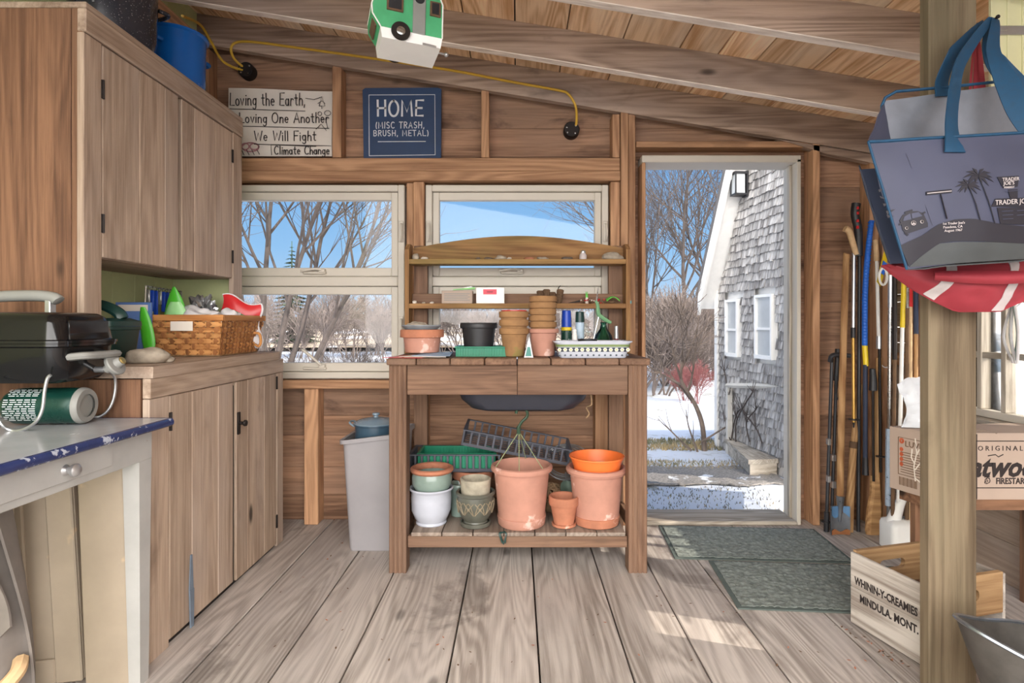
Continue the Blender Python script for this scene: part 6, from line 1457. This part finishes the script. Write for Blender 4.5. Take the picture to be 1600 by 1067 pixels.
def palm(tx, ty, bx_, by, s, mbn):
    ls = [[(bx_, by), ((tx+bx_)/2+2, (ty+by)/2), (tx, ty)]]
    pen(ls, 3.2, 'printdark', 'palm_trunk')
    polys = []
    for a, l in ((-175, 24), (-150, 22), (-200, 20), (-120, 18), (-60, 18), (-25, 22), (10, 24), (-5, 22), (35, 20), (150, 18), (60, 12), (120, 12)):
        q = radians(a); d = (cos(q), sin(q)); n = (-d[1], d[0]); l *= s; dr = l*.22
        mid = (tx+d[0]*l*.5, ty+d[1]*l*.5-dr*.2); tip = (tx+d[0]*l, ty+d[1]*l+dr)
        polys.append([(tx, ty), (mid[0]+n[0]*2.2*s, mid[1]+n[1]*2.2*s), tip, (mid[0]-n[0]*2.2*s, mid[1]-n[1]*2.2*s)])
    flat(polys, 'printdark', 'palm_leaves', .0035)
palm(1511, 290, 1530, 345, .85, 0); palm(1527, 275, 1553, 350, 1.0, 0)
flat([[(1371, 297), (1381, 294), (1373, 301)], [(1373, 306), (1385, 312), (1375, 310)], [(1378, 318), (1388, 318), (1380, 323)], [(1383, 330), (1398, 327), (1385, 336)], [(1384, 336), (1396, 338), (1386, 341)]], 'printdark', 'palm_leaves')
# camper van
flat([[(1407, 352), (1404, 345), (1409, 336), (1420, 331), (1432, 330), (1441, 334), (1448, 349), (1448, 355), (1414, 366), (1409, 360)]], 'printdark', 'van_body', .004)
flat([[(1409, 346), (1411, 339), (1420, 334), (1422, 343)], [(1423, 342), (1422, 334), (1433, 332), (1439, 338)]], 'tote', 'van_windows', .005)
pen([[(1412, 333), (1424, 329)], [(1403, 351), (1407, 350)], [(1440, 334), (1444, 332)], [(1412, 364), (1417, 368)]], 3, 'printdark', 'van_details')
pen([A(1425, 349, 3.6, 3.6, 0, 360), [(1425, 345.5), (1425, 352.5)], [(1425, 349), (1422, 352)], [(1425, 349), (1428, 351.5)], A(1414, 357, 2.2, 2.2, 0, 360), A(1438, 347, 2.4, 2.4, 0, 360)], 1.5, 'stripe', 'van_emblem_lamps', .006)
# signs and shop
pen([[(1445, 303), (1485, 299)]], 6, 'printdark', 'sign_board'); pen([[(1468, 304), (1478, 342)]], 4.5, 'printdark', 'sign_post'); pen([[(1446, 303), (1484, 299.3)]], 1.2, 'stripe', 'sign_line', .0062)
flat([[(1556, 277), (1590, 275), (1588, 292), (1565, 294)], [(1573, 297), (1588, 296), (1588, 311), (1577, 312)], [(1547, 323), (1553, 311), (1640, 308), (1640, 325)], [(1556, 325), (1640, 324), (1640, 353), (1561, 350)]], 'printdark', 'shop_silhouette', .004)
pen([[(1568, 300), (1592, 298)], [(1562, 331), (1580, 330)], [(1563, 337), (1580, 336)], [(1564, 343), (1580, 342)], [(1586, 330), (1600, 329)], [(1586, 337), (1600, 336)]], 1, 'tote', 'shop_lines', .0055)
def bagtext(s_, px, py, size, sl=0, mat='stripe', ws=1):
    p = onbag(px, py, .0055); q = onbag(px+20, py-1.2, .0055); return printed(s_, size, frame_m(p, q-p, (0, 0, 1)), mat, 'lettering', t, .0004, 'LEFT', ws)
bagtext("TRADER", 1563, 284, .0115); bagtext("JOE'S", 1565, 290, .0125); bagtext("MARKET", 1566, 295.5, .007); bagtext("TRADER JOE'S", 1552, 321, .0165, ws=.95)
bagtext('1st Trader Joe\'s', 1470, 352, .008); bagtext('Pasadena, CA', 1471, 357.5, .008); bagtext('August 1967', 1473, 363, .008)
pen([[(1414, 240), (1455, 352)]], .8, 'printdark', 'crease')
def strap(pts, wd_, name='strap'):
    P = spline(pts, 6); n = len(P)-1
    mb = MB()
    def f(u, v):
        i = min(int(v*n), n-1); q = v*n-i; p = P[i].lerp(P[i+1], q); d = (P[i+1]-P[i]).normalized()
        tw = .55*sin(v*5.5); side = Vector((cos(tw), sin(tw), 0)); side = (side-d*side.dot(d)).normalized()
        wv = wd_*(.35+.65*min(1, abs(v-pinch)*5))
        return p+side*(u-.5)*wv
    mb.sheet(f, 4, n, .003); return mb.build(name, 'strapblue', t)
nf = nail+Vector((0, -.06, .006))
pinch = .5
mb = None
strap([onbag(1489, 239, .006), onbag(1487, 222, .006), W(1487, 190, 1.395), W(1492, 140, 1.43), W(1505, 90, 1.47), nf, W(1552, 80, 1.47), W(1572, 125, 1.43), W(1592, 170, 1.40), onbag(1612, 206, .006), onbag(1618, 222, .005)], .05)
pinch = .5
nb = nail+Vector((0, -.035, .006))
strap([W(1475, 150, 1.49), W(1472, 128, 1.497), W(1484, 96, 1.50), W(1500, 72, 1.52), nb, W(1546, 76, 1.52), W(1562, 105, 1.50), W(1590, 135, 1.497), W(1594, 150, 1.49)], .045)
# ------------------------------------------------------------------ camper bird house on the rafter
cc = W(631, 40, 1.93)
t = thing('camper_birdhouse', 'green and white camper-shaped bird house hung from a rafter', 'bird house', (cc.x, 1.93, cc.z-.09), radians(14))
t.rotation_euler = (radians(-4), radians(2.0), radians(20)); MAT[t.name] = Matrix.LocRotScale(Vector((cc.x, 1.93, cc.z-.09)), t.rotation_euler, None)
L2, H2, D2 = .115, .19, .066
prof = [(-.085, .035), (-.112, .075), (-.115, .105), (-.098, .17), (-.07, .188), (.08, .188), (.105, .175), (.115, .15), (.115, .035)]
mb = MB(); mb.prism(prof, -D2, D2, 'XZ'); mb.build('body', 'campgreen', t, False)
mb = MB(); mb.prism([(-.08, .0), (.11, .0), (.1155, .035), (-.086, .035)], -D2-.001, D2+.001, 'XZ'); mb.build('chassis', 'brightwhite', t, False)
mb = MB(); mb.prism([(-.117, .106), (-.1, .172), (-.098, .17), (-.1145, .104)], -D2+.004, D2-.004, 'XZ'); 
for (a, b) in zip(prof, prof[1:]): mb.tube([(a[0], -D2-.001, a[1]), (b[0], -D2-.001, b[1])], .0025, 5)
mb.build('edge_trim', 'brightwhite', t, False)
def cwin(x0, x1, z0, z1):
    mb = MB(); mb.box((x0, -D2-.006, z0), (x1, -D2+.001, z1), c=.001); f = mb.build('window', 'peat', t, False)
    mb = MB(); mb.box((x0+.006, -D2-.0075, z0+.006), (x1-.006, -D2-.0062, z1-.006), c=.0005); mb.build('pane', 'black', f, False)
cwin(-.068, -.015, .095, .145); cwin(.072, .108, .105, .155)
mb = MB(); mb.box((.016, -D2-.005, .034), (.058, -D2+.001, .175), c=.004); dd = mb.build('door', 'greyplastic', t, False)
mb = MB(); mb.lathe([(0, .001), (.016, .001), (.016, -.001), (0, -.001)], 22, X=T(.037, -D2-.0058, .152) @ R(pi/2, 'X')); mb.build('entrance_hole', 'black', dd, False)
for yy in (-D2-.012, D2+.002):
    mb = MB(); Xw = T(-.022, yy, .028) @ R(-pi/2, 'X'); mb.lathe([(0, .0), (.03, .0), (.031, .005), (.027, .010), (0, .010)], 26, X=Xw); wh = mb.build('wheel', 'iron', t, False)
    mb = MB(); mb.lathe([(0, -.002), (.010, -.002), (.014, 0), (0, .001)], 18, X=Xw); mb.build('hubcap', 'steel', wh, False)
for (z0, z1, x0, x1) in ((.048, .072, -.098, -.108), (.11, .155, -.1155, -.106)):
    vs = [(x0-.003, -.045, z0), (x1-.003, -.045, z1), (x1-.003, .045, z1), (x0-.003, .045, z0), (x0+.002, -.045, z0), (x1+.002, -.045, z1), (x1+.002, .045, z1), (x0+.002, .045, z0)]
    mb = MB(); mb.add(vs, [(0, 1, 2, 3), (7, 6, 5, 4), (0, 4, 5, 1), (1, 5, 6, 2), (2, 6, 7, 3), (3, 7, 4, 0)]); mb.build('front_window', 'peat', t, False)
mb = MB(); mb.tube([(.105, -.02, .012), (.14, -.02, .010)], .004, 6); mb.blob(.008, 2, 0, flatbase=False, X=T(.140, -.02, .010)); mb.build('tow_hitch', 'alu', t, False)
mb = MB(); mb.tube([(.05, -D2-.002, .004), (.095, -D2-.002, .002)], .004, 6); mb.build('step', 'alu', t, False)
mb = MB(); mb.tube([(-.02, 0, .187), (-.0, .05, .32)], .0015, 5); mb.tube([(.06, 0, .187), (.0, .05, .32)], .0015, 5); mb.build('hanging_wire', 'iron', t, False)
# leaves and crumbs on the floor
mb = MB(); rnd = random.Random(8)
for k in range(150):
    if k < 70: x, y = rnd.uniform(-.95, 1.1), rnd.uniform(1.75, 2.4)
    elif k < 105: q = rnd.random(); x, y = 1.215-.075*q+rnd.uniform(-.04, .0), 1.75+.26*q
    else: x, y = rnd.uniform(-.85, -.6), rnd.uniform(2.55, 3.05)
    s_ = rnd.uniform(.003, .008); X = T(x, y, .0008) @ R(rnd.uniform(0, 6))
    mb.add([(-s_, 0, 0), (0, -s_*.5, .001), (s_, 0, .003), (0, s_*.5, .001)], [(0, 1, 2, 3)], rnd.choice((0, 0, 1)), X=X)
tag(mb.build('leaf_litter', ['peat', 'terra']), 'scattered crumbs of dry leaf and bark on the floorboards', 'leaf litter', kind='stuff')
# ================================================================== OUTSIDE
GZ_ = -.15
mb = MB()
def gnd(u, v):
    x = -45+90*u; y = 3.2+u*0+62*v*v
    return (x, y, GZ_+.03*noise.noise(Vector((x*.5, y*.5, 0)))*(1 if y > 4 else .3)+(.0 if y < 14 else (y-14)*.012))
mb.sheet(gnd, 90, 90, .02)
mb.box((-45, -30, GZ_-.08), (45, 3.18, GZ_-.03), c=.01)
struct(mb.build('ground', 'snow'))
def strip(name, mat, lab, y0, y1, x0, x1, zt, cat, kind='stuff'):
    mb = MB(); mb.sheet(lambda u, v: (x0+(x1-x0)*u, y0+(y1-y0)*v+.05*noise.noise(Vector((u*7, v*2, y0))), GZ_+zt+.012*noise.noise(Vector((u*40, v*14, 1)))), 60, 10, .01); return tag(mb.build(name, mat), lab, cat, kind=kind)
strip('gravel_strip', 'gravel', 'strip of snow-dusted gravel across the yard beyond the door', 4.2, 4.72, .3, 2.0, .025, 'gravel')
def blades(name, lab, y0, y1, x0, x1, n, h, mat, seed):
    mb = MB(); r = random.Random(seed)
    for k in range(n):
        x, y = r.uniform(x0, x1), r.uniform(y0, y1); a = r.uniform(0, pi); l = h*r.uniform(.5, 1.2); dx, dy = cos(a)*.2*h, sin(a)*.2*h; bx_, by = r.uniform(-.5, .5)*l, r.uniform(-.5, .5)*l
        z = GZ_+.01
        mb.add([(x-dx, y-dy, z), (x+dx, y+dy, z), (x+bx_, y+by, z+l)], [(0, 1, 2)], r.choice((0, 0, 1)))
    return tag(mb.build(name, mat), lab, 'grass', kind='stuff')
M['greygrass'] = plain('grey_grass', (120, 116, 108), .9)
M['straw'] = plain('dry_straw', (172, 158, 128), .9, 0, .15, 8)
blades('grass_tufts', 'band of dry straw-coloured grass along the gravel beyond the door', 4.62, 4.95, .4, 2.1, 1500, .035, ['straw', 'grass'], 1)
blades('grass_tufts', 'band of greenish winter grass behind the near snow patch', 5.35, 5.85, .6, 2.0, 2200, .045, ['grass', 'straw'], 2)
blades('grass_tufts', 'sparse grass poking through the snow at the door step', 3.35, 4.2, .6, 1.75, 900, .022, ['greygrass', 'grass'], 3)
# ---- the shingled house
d = Vector((-.108, 1, 0)).normalized(); far = Vector((1.93, 5.54, 0)); near = far-d*1.36; nrm = Vector((-d.y, d.x, 0))  # towards -X
Lw = 1.36; zf = 1.36; slope = 1.85
t = thing('house', 'grey-shingled house with steep white-edged roof beyond the open door', 'house', (3.2, 5.0, GZ_))
Xh = frame_m(near, d, (0, 0, 1)); 
if (Xh.to_3x3() @ Vector((0, 0, 1))).dot(nrm) < 0: flipn = -1
else: flipn = 1
def top_at(u): return zf+(Lw-u)*slope
mb = MB(); vs = [Xh @ Vector((u, z, -.03*flipn)) for u, z in ((0, GZ_), (Lw, GZ_), (Lw, zf), (0, top_at(0)))]
hx = 3.4; vb = [v+Vector((hx, 0, 0)) for v in vs]; mb.add(vs+vb, [(0, 1, 2, 3), (7, 6, 5, 4), (0, 4, 5, 1), (1, 5, 6, 2), (2, 6, 7, 3), (3, 7, 4, 0)]); mb.build('walls', 'housewhite', t)
wins = [(ydl, a, b) for ydl, a, b in ()]
def u_of(px):   # along-wall distance where the sight line px meets the wall
    k = (px-CX)/F; # near.x + d.x*u = k*(near.y + d.y*u)
    return (k*near.y-near.x)/(d.x-k*d.y)
def wz(px, py): u = u_of(px); Y = near.y+d.y*u; return u, ZZ(py, Y)
w_list = []
for (pa, pb_, pt, pb2) in ((1184, 1211.5, 460, 561), (1137.5, 1157, 468, 557)):
    ua, ub = u_of(pb_), u_of(pa); _, zt = wz((pa+pb_)/2, pt); _, zb = wz((pa+pb_)/2, pb2); w_list.append((ua, ub, zb, zt))
mb = MB(); rnd = random.Random(11); row = .07; k = 0; z = GZ_+.02
while z < top_at(0):
    u = -rnd.uniform(0, .08)
    while u < Lw-.03:
        wd_ = rnd.uniform(.035, .075); a, b = max(u, 0), min(u+wd_-.004, Lw-.03); u += wd_
        if b-a < .01: continue
        zt = min(z+row*1.15, top_at(b)-.02)
        if zt < z+.015: continue
        if any(a < ub+.01 and b > ua-.01 and z < zt_+.01 and z+row > zb_-.01 for ua, ub, zb_, zt_ in w_list): continue
        j = rnd.uniform(-.008, .008); o = flipn
        th = .015+rnd.uniform(0, .008)
        vs = [Xh @ Vector(p) for p in ((a, z+j, 0), (b, z+j+rnd.uniform(-.004, .004), 0), (b, zt, 0), (a, zt, 0), (a, z+j, th*o), (b, z+j, th*o), (b, zt, .004*o), (a, zt, .004*o))]
        mb.add(vs, [(0, 1, 2, 3), (7, 6, 5, 4), (0, 4, 5, 1), (1, 5, 6, 2), (2, 6, 7, 3), (3, 7, 4, 0)], 0, False, lambda p: Vector((p.z, p.y, p.x)))
    z += row; k += 1
mb.build('shingles', 'shingle', t)
def hb(u0, u1, z0, z1, o0, o1, mb): 
    vs = [Xh @ Vector((u, zz, oo*flipn)) for oo in (o0, o1) for u, zz in ((u0, z0), (u1, z0), (u1, z1), (u0, z1))]
    mb.add(vs, [(0, 1, 2, 3), (7, 6, 5, 4), (0, 4, 5, 1), (1, 5, 6, 2), (2, 6, 7, 3), (3, 7, 4, 0)])
mb = MB(); hb(Lw-.045, Lw+.01, GZ_, zf, -.02, .03, mb); mb.build('corner_board', 'housewhite', t)
# rake: sloped soffit and fascia following the roof edge
def rake(o0, o1, h0, h1, nm, mat, uend=1.10):
    mb = MB(); vs = []
    for oo in (o0, o1):
        for u, zz in ((-.3, top_at(-.3)+h0), (Lw*1.0+.06, top_at(Lw+.06)+h0), (Lw+.06, top_at(Lw+.06)+h1), (-.3, top_at(-.3)+h1)): vs.append(Xh @ Vector((u, zz, oo*flipn)))
    mb.add(vs, [(0, 1, 2, 3), (7, 6, 5, 4), (0, 4, 5, 1), (1, 5, 6, 2), (2, 6, 7, 3), (3, 7, 4, 0)]); return mb.build(nm, mat, t)
rake(-.05, .17, -.06, .0, 'soffit', 'housewhite'); rake(.15, .175, -.12, .06, 'rake_board', 'housewhite')
mb = MB(); q = [Xh @ Vector((u, top_at(u)+.062, .18*flipn)) for u in (-.3, Lw+.07)]; q += [p+Vector((hx+.2, 0, 0)) for p in q[::-1]]; mb.add(q+[p+Vector((0, .03, .05)) for p in q], [(0, 1, 2, 3), (7, 6, 5, 4), (0, 4, 5, 1), (1, 5, 6, 2), (2, 6, 7, 3), (3, 7, 4, 0)]); mb.build('roof', plain('roof_shingle_grey', (110, 106, 104), .9), t)
for (ua, ub, zb, zt) in w_list:
    mb = MB(); f_ = .022
    hb(ua, ua+f_, zb, zt, -.02, .035, mb); hb(ub-f_, ub, zb, zt, -.02, .035, mb); hb(ua+f_, ub-f_, zb, zb+f_*1.4, -.02, .035, mb); hb(ua+f_, ub-f_, zt-f_, zt, -.02, .035, mb); zm = zb+(zt-zb)*.47
    hb(ua+f_, ub-f_, zm-.01, zm+.01, -.02, .026, mb); wn = mb.build('window', 'brightwhite', t)
    mb = MB(); hb(ua+f_*.8, ub-f_*.8, zb+.01, zt-.01, -.01, .012, mb); mb.build('pane', 'palepane', wn)
# front side seen through the right wall window
yF = near.y-.045
for (x0, x1, z0, z1) in ((3.40, 3.56, .70, .98), (3.78, 3.94, .70, .98)):
    mb = MB(); mb.box((x0-.03, yF-.02, z0-.03), (x1+.03, yF+.02, z1+.03)); wn = mb.build('window', 'brightwhite', t)
    mb = MB(); mb.box((x0, yF-.024, z0), (x1, yF-.0205, (z0+z1)/2-.01), c=.001); mb.box((x0, yF-.024, (z0+z1)/2+.01), (x1, yF-.0205, z1), c=.001); mb.build('pane', 'darkglass', wn)
# wall lantern
u, z = wz(1169, 288); t2 = thing('wall_lantern', 'black box lantern fixed high on the shingled wall', 'lantern', tuple(Xh @ Vector((u, z-.1, .03*flipn))))
mb = MB(); hb(u-.04, u+.04, z-.11, z+.11, .018, .035, mb); hb(u-.05, u+.05, z+.08, z+.1, .035, .14, mb); hb(u-.05, u+.05, z-.1, z-.085, .035, .14, mb)
for a in (u-.05, u+.04): hb(a, a+.01, z-.09, z+.09, .13, .14, mb)
mb.build('frame', 'black', t2); mb = MB(); hb(u-.04, u+.04, z-.085, z+.08, .05, .128, mb); mb.build('glass', 'palepane', t2)
# porch deck, rail post, brace
t = thing('wooden_deck', 'low weathered wooden step deck with rail beside the shingled house', 'deck', (1.95, 4.75, GZ_))
p = [W(1141, 695, 5.3), W(1235, 745, 4.45)]
mb = MB(); zt = .0
a0 = Vector((1.90, 5.28, 0)); a1 = Vector((1.775, 4.42, 0)); b0_ = Vector((1.955, 5.26, 0)); b1_ = Vector((2.025, 4.46, 0))
for k in range(7):
    q0 = a0.lerp(a1, k/7); q1 = b0_.lerp(b1_, k/7); r0 = a0.lerp(a1, (k+.96)/7); r1 = b0_.lerp(b1_, (k+.96)/7)
    vs = [Vector((v.x, v.y, zz)) for zz in (-.035, .0) for v in (q0, q1, r1, r0)]; mb.add(vs, [(0, 1, 2, 3), (7, 6, 5, 4), (0, 4, 5, 1), (1, 5, 6, 2), (2, 6, 7, 3), (3, 7, 4, 0)], 0, False, lambda p: Vector((p.y, p.x, p.z)))
mb.build('boards', 'grey', t)
mb = MB(); q = [a0+Vector((.012, -.02, 0)), a1+Vector((.02, .02, 0)), b1_+Vector((-.005, .02, 0)), b0_+Vector((-.005, -.02, 0))]
vs = [Vector((v.x, v.y, zz)) for zz in (GZ_-.02, -.036) for v in q]; mb.add(vs, [(0, 1, 2, 3), (7, 6, 5, 4), (0, 4, 5, 1), (1, 5, 6, 2), (2, 6, 7, 3), (3, 7, 4, 0)]); mb.build('skirt', 'grey', t)
M['oldpost'] = plain('pale_weathered_post', (206, 202, 194), .8, 0, .1, 5)
mb = MB(); b = W(1139, 711, 5.22); mb.box((b.x-.02, 5.2, GZ_-.02), (b.x+.025, 5.25, ZZ(602, 5.22)), grain=2); mb.build('rail_post', 'oldpost', t)
mb = MB(); c0 = W(1136, 602, 5.22); c1 = W(1232, 604, 4.4); mb.tube([c0, c1], .022, 4); mb.build('handrail', 'oldpost', t)
mb = MB(); mb.tube([W(1214, 692, 4.62), W(1230, 610, 4.42)], .028, 4); mb.build('brace', 'oldpost', t)
# ---- trees
def rot_dir(d, ang, az):
    o = d.orthogonal().normalized(); o = Matrix.Rotation(az, 3, d) @ o
    return (d*cos(ang)+o*sin(ang)).normalized()
def grow(mb, r, p, d, L, rad, lev, maxlev, kids, spread, up=.12, wob=.16, ratio=.62, tmin=.3):
    n = 6 if lev == 0 else 5 if lev == 1 else 4; pts = [Vector(p)]; dirs = [d.copy()]
    for i in range(n):
        d = (d+Vector((r.uniform(-1, 1), r.uniform(-1, 1), r.uniform(-1, 1)))*wob+Vector((0, 0, up*(1 if lev else .2)))).normalized()
        pts.append(pts[-1]+d*L/n); dirs.append(d.copy())
    rr = [max(rad*(1-.72*i/n), .0022 if lev > 1 else .003) for i in range(n+1)]
    mb.tube(pts, rr, 7 if lev == 0 else 5 if lev == 1 else 3)
    if lev >= maxlev: return
    kn = kids[min(lev, len(kids)-1)]
    for k in range(kn):
        tt = tmin+(1-tmin)*(k+r.random())/kn; i = min(int(tt*n), n-1); q = tt*n-i
        pp = pts[i].lerp(pts[i+1], q); nd_ = rot_dir(dirs[i+1], spread*r.uniform(.6, 1.25), r.uniform(0, 2*pi))
        grow(mb, r, pp, nd_, L*ratio*(1.15-.55*tt)*r.uniform(.75, 1.15), rr[i]*.62, lev+1, maxlev, kids, spread, up, wob, ratio, .2)
def tree(seed, L, rad, d=(0, 0, 1), maxlev=3, kids=(9, 7, 5), spread=.7, stems=1, **kw):
    r = random.Random(seed); mb = MB()
    for k in range(stems):
        dd = Vector(d) if stems == 1 else Vector((r.uniform(-.5, .5), r.uniform(-.4, .4), 1))
        grow(mb, r, (0 if stems == 1 else r.uniform(-.1, .1), 0 if stems == 1 else r.uniform(-.1, .1), -.1), dd.normalized(), L*r.uniform(.85, 1.1), rad, 0, maxlev, kids, spread, **kw)
    return mb
def place(mb, name, mat, loc, lab, cat='tree', grp=None, rz=0):
    o = mb.build(name, mat, None, False); o.location = loc; o.rotation_euler = (0, 0, rz); return tag(o, lab, cat, grp)
def gz(y): return GZ_+(0 if y < 14 else (y-14)*.012)
# multi-stemmed tree outside the left window
mb = MB(); r = random.Random(31); Yt = 8.0
for (pb_, pt) in (((400, 600), (395, 300)), ((420, 600), (470, 250)), ((430, 600), (540, 300)), ((415, 600), (430, 240)), ((450, 600), (600, 330))):
    a = W(pb_[0], pb_[1], Yt); b = W(pt[0], pt[1], Yt+r.uniform(-.5, .5)); a.z = GZ_-.1; dd = (b-a)
    grow(mb, r, a, dd.normalized(), dd.length*1.15, .05, 0, 3, (9, 7, 6), .62, up=.05, wob=.07, tmin=.35)
o = mb.build('bare_tree', 'bark'); tag(o, 'multi-stemmed bare tree close outside the left window', 'tree')
place(tree(40, 5.9, .075, (.12, 0, 1), 3, (14, 8, 5), .75, up=.1), 'bare_tree', 'bark', (XX(1092, 13.5), 13.5, gz(13.5)), 'tall slender bare tree left of the shingled house roof')
place(tree(41, 5.6, .07, (.05, 0, 1), 3, (14, 8, 5), .7, up=.1), 'bare_tree', 'bark', (XX(1070, 15), 15, gz(15)), 'tall bare tree in the middle of the open doorway')
place(tree(42, 5.0, .06, (-.1, 0, 1), 3, (14, 8, 5), .7, up=.1), 'bare_tree', 'bark', (XX(1032, 14), 14, gz(14)), 'bare tree near the left jamb of the doorway')
place(tree(43, 5.0, .065, (.1, 0, 1), 3, (12, 8, 5), .7, up=.1), 'bare_tree', 'bark', (XX(1116, 17), 17, gz(17)), 'bare tree partly hidden by the white roof edge')
place(tree(44, 4.8, .06, (.05, 0, 1), 3, (14, 9, 6), .7, up=.1), 'bare_tree', 'bark', (XX(1015, 18), 18, gz(18)), 'more distant bare tree at the far left of the doorway view')
place(tree(45, 6.4, .07, (-.03, 0, 1), 3, (14, 9, 6), .6, up=.12), 'bare_tree', 'bark', (XX(1108, 19), 19, gz(19)), 'tallest distant bare tree close to the white roof edge')
# leaning small tree by the deck
mb = MB(); r = random.Random(5); b0 = W(1101, 712, 5.35); b0.z = GZ_-.05
tp = [b0, W(1098, 668, 5.35), W(1088, 636, 5.35), W(1074, 612, 5.35), W(1064, 592, 5.35), W(1066, 565, 5.35)]
P = spline(tp, 4); mb.tube(P, [.026-.014*i/(len(P)-1) for i in range(len(P))], 8)
for (i, tgt, L_) in ((8, (1000, 560), .9), (12, (1110, 540), .55), (16, (1030, 520), .8), (20, (1070, 470), .7), (18, (1100, 500), .6), (14, (1010, 590), .7)):
    a = P[i]; b = W(tgt[0], tgt[1], 5.3+r.uniform(-.4, .4)); grow(mb, r, a, (b-a).normalized(), L_*.95, .012, 1, 3, (9, 8, 6), .7, up=.05, wob=.2, ratio=.6)
for (s0, s1) in (((1090, 706), (1055, 630)), ((1080, 704), (1025, 660)), ((1097, 690), (1140, 664))):
    a = W(s0[0], s0[1], 5.3); a.z = max(a.z, GZ_-.03); grow(mb, r, a, (W(s1[0], s1[1], 5.25)-a).normalized(), .42, .011, 1, 2, (4, 3), .5, up=.05, wob=.15)
tag(mb.build('small_tree', 'palebark'), 'small crooked bare tree leaning beside the deck', 'tree')
# vine on the house wall
mb = MB(); r = random.Random(12); 
for (ps) in ([(1150, 690), (1158, 650), (1166, 640), (1176, 648)], [(1150, 690), (1142, 660), (1146, 620), (1140, 580)], [(1158, 690), (1160, 655), (1185, 612)], [(1200, 692), (1190, 668), (1170, 645)], [(1180, 690), (1175, 660), (1190, 640)]):
    pts = [(lambda uz: Xh @ Vector((uz[0], uz[1], .05*flipn)))(wz(*p_)) for p_ in ps]; mb.tube(spline(pts, 4), .006, 5)
    for q in pts[1:]:
        for k in range(5): mb.tube([q, q+Vector((r.uniform(-.02, .01), r.uniform(-.12, .12), r.uniform(.0, .16)))], [.004, .002], 3)
tag(mb.build('bare_vine', 'bark'), 'leafless vine climbing the shingles behind the deck', 'vine')
# shrubs
sh = [tree(60+k, 1.0, .012, maxlev=3, kids=(8, 6, 4), spread=.6, stems=8, up=.06) for k in range(3)]
sm = []
for k, mbb in enumerate(sh): sm.append(mbb)
def shrubs(spec, name, mat, grp, lab, seed):
    r = random.Random(seed); protos = []
    for k, mbb in enumerate(sm):
        protos.append(None)
    for i, (x, y, s_) in enumerate(spec):
        k = r.randrange(3)
        if protos[k] is None:
            o = sm[k].build(name, mat, None, False); protos[k] = o
        else: o = protos[k].copy(); C.objects.link(o)
        o.location = (x, y, gz(y)); o.rotation_euler = (0, 0, r.uniform(0, 6)); o.scale = (s_*r.uniform(1, 1.3), s_, s_*r.uniform(.85, 1.1)); tag(o, lab, 'shrub', grp)
r = random.Random(2)
spec = [(XX(px, Y), Y, r.uniform(1.0, 1.45)) for px, Y in [(r.uniform(985, 1130), r.uniform(9.5, 14)) for _ in range(15)]]
shrubs(spec, 'bare_shrub', 'twig', 'thicket beyond the doorway', 'twiggy bare shrub of the thicket seen through the doorway', 3)
spec = [(XX(px, Y), Y, r.uniform(1.2, 2.1)) for px, Y in [(i*30+365+r.uniform(-10, 10), r.uniform(15, 22)) for i in range(21)]]
shrubs(spec, 'hedgerow_shrub', 'twig', 'hedgerow beyond the windows', 'bare shrub of the far hedgerow seen through the windows', 4)
shrubs([(XX(1085, 8.6), 8.6, .5), (XX(1070, 8.9), 8.9, .42)], 'red_shrub', 'redtwig', 'red-stemmed shrubs', 'red-stemmed dogwood shrub behind the small crooked tree', 5)
spec = [(XX(px, Y), Y, s_) for px, Y, s_ in ((470, 6.6, .75), (520, 6.2, .6), (560, 7.2, .8), (600, 6.6, .7), (725, 7, .55), (780, 7.4, .6), (850, 7.2, .6), (905, 6.9, .55))]
shrubs(spec, 'tangled_bush', 'bark', 'bushes just outside the windows', 'tangled bare bush just outside the windows', 6)
# conifers
def conifer(h, seed):
    r = random.Random(seed); mb = MB(); mb.tube([(0, 0, -.1), (0, 0, h)], [.06*h/3, .01], 6)
    n = 26
    for i in range(n):
        z = h*(.1+.88*i/n); R_ = .26*h*(1-i/n)**.9+.04
        for k in range(9):
            a = r.uniform(0, 2*pi); tip = Vector((R_*cos(a), R_*sin(a), z-.25*R_)); st = Vector((0, 0, z+.05*h/n))
            sd = Vector((-sin(a), cos(a), 0))*R_*.22
            mb.add([st, st.lerp(tip, .55)+sd, tip, st.lerp(tip, .55)-sd, st.lerp(tip, .5)+Vector((0, 0, -.12*R_))], [(0, 1, 4), (1, 2, 4), (2, 3, 4), (3, 0, 4)])
    return mb
r = random.Random(6)
cm = conifer(3.0, 1).build('spruce', 'conifer', None, False); lst = [(456, 24, 1.5), (505, 40, 1.0), (530, 36, .85), (590, 38, .8), (612, 42, .9), (700, 42, .7), (850, 44, .75), (1040, 34, .9), (1120, 24, 1.0), (1100, 30, .9)]
for i, (px, Y, s_) in enumerate(lst):
    o = cm if i == 0 else cm.copy()
    if i: C.objects.link(o)
    o.location = (XX(px, Y), Y, gz(Y)); o.scale = (s_,)*3; o.rotation_euler = (0, 0, i)
    tag(o, 'tallest dark spruce beyond the left window' if i == 0 else 'small dark spruce in the far tree line', 'tree', None if i == 0 else 'far spruces')
mb = MB(); mb.sheet(lambda u, v: (-26+60*u, 22+26*v, GZ_+.3+v*.9+.5*v*noise.noise(Vector((u*9, v, 3)))), 60, 12, .05); struct(mb.build('field', 'field'))
mb = MB(); mb.sheet(lambda u, v: (-40+90*u, 50+1.5*noise.noise(Vector((u*20, 0, 1))), .5+(1.1+.8*noise.noise(Vector((u*26, 2, 0)))+.4*noise.noise(Vector((u*90, 2, 0))))*v), 200, 4, .4); struct(mb.build('distant_woods', 'twig'))
# fence line along the field edge outside the windows
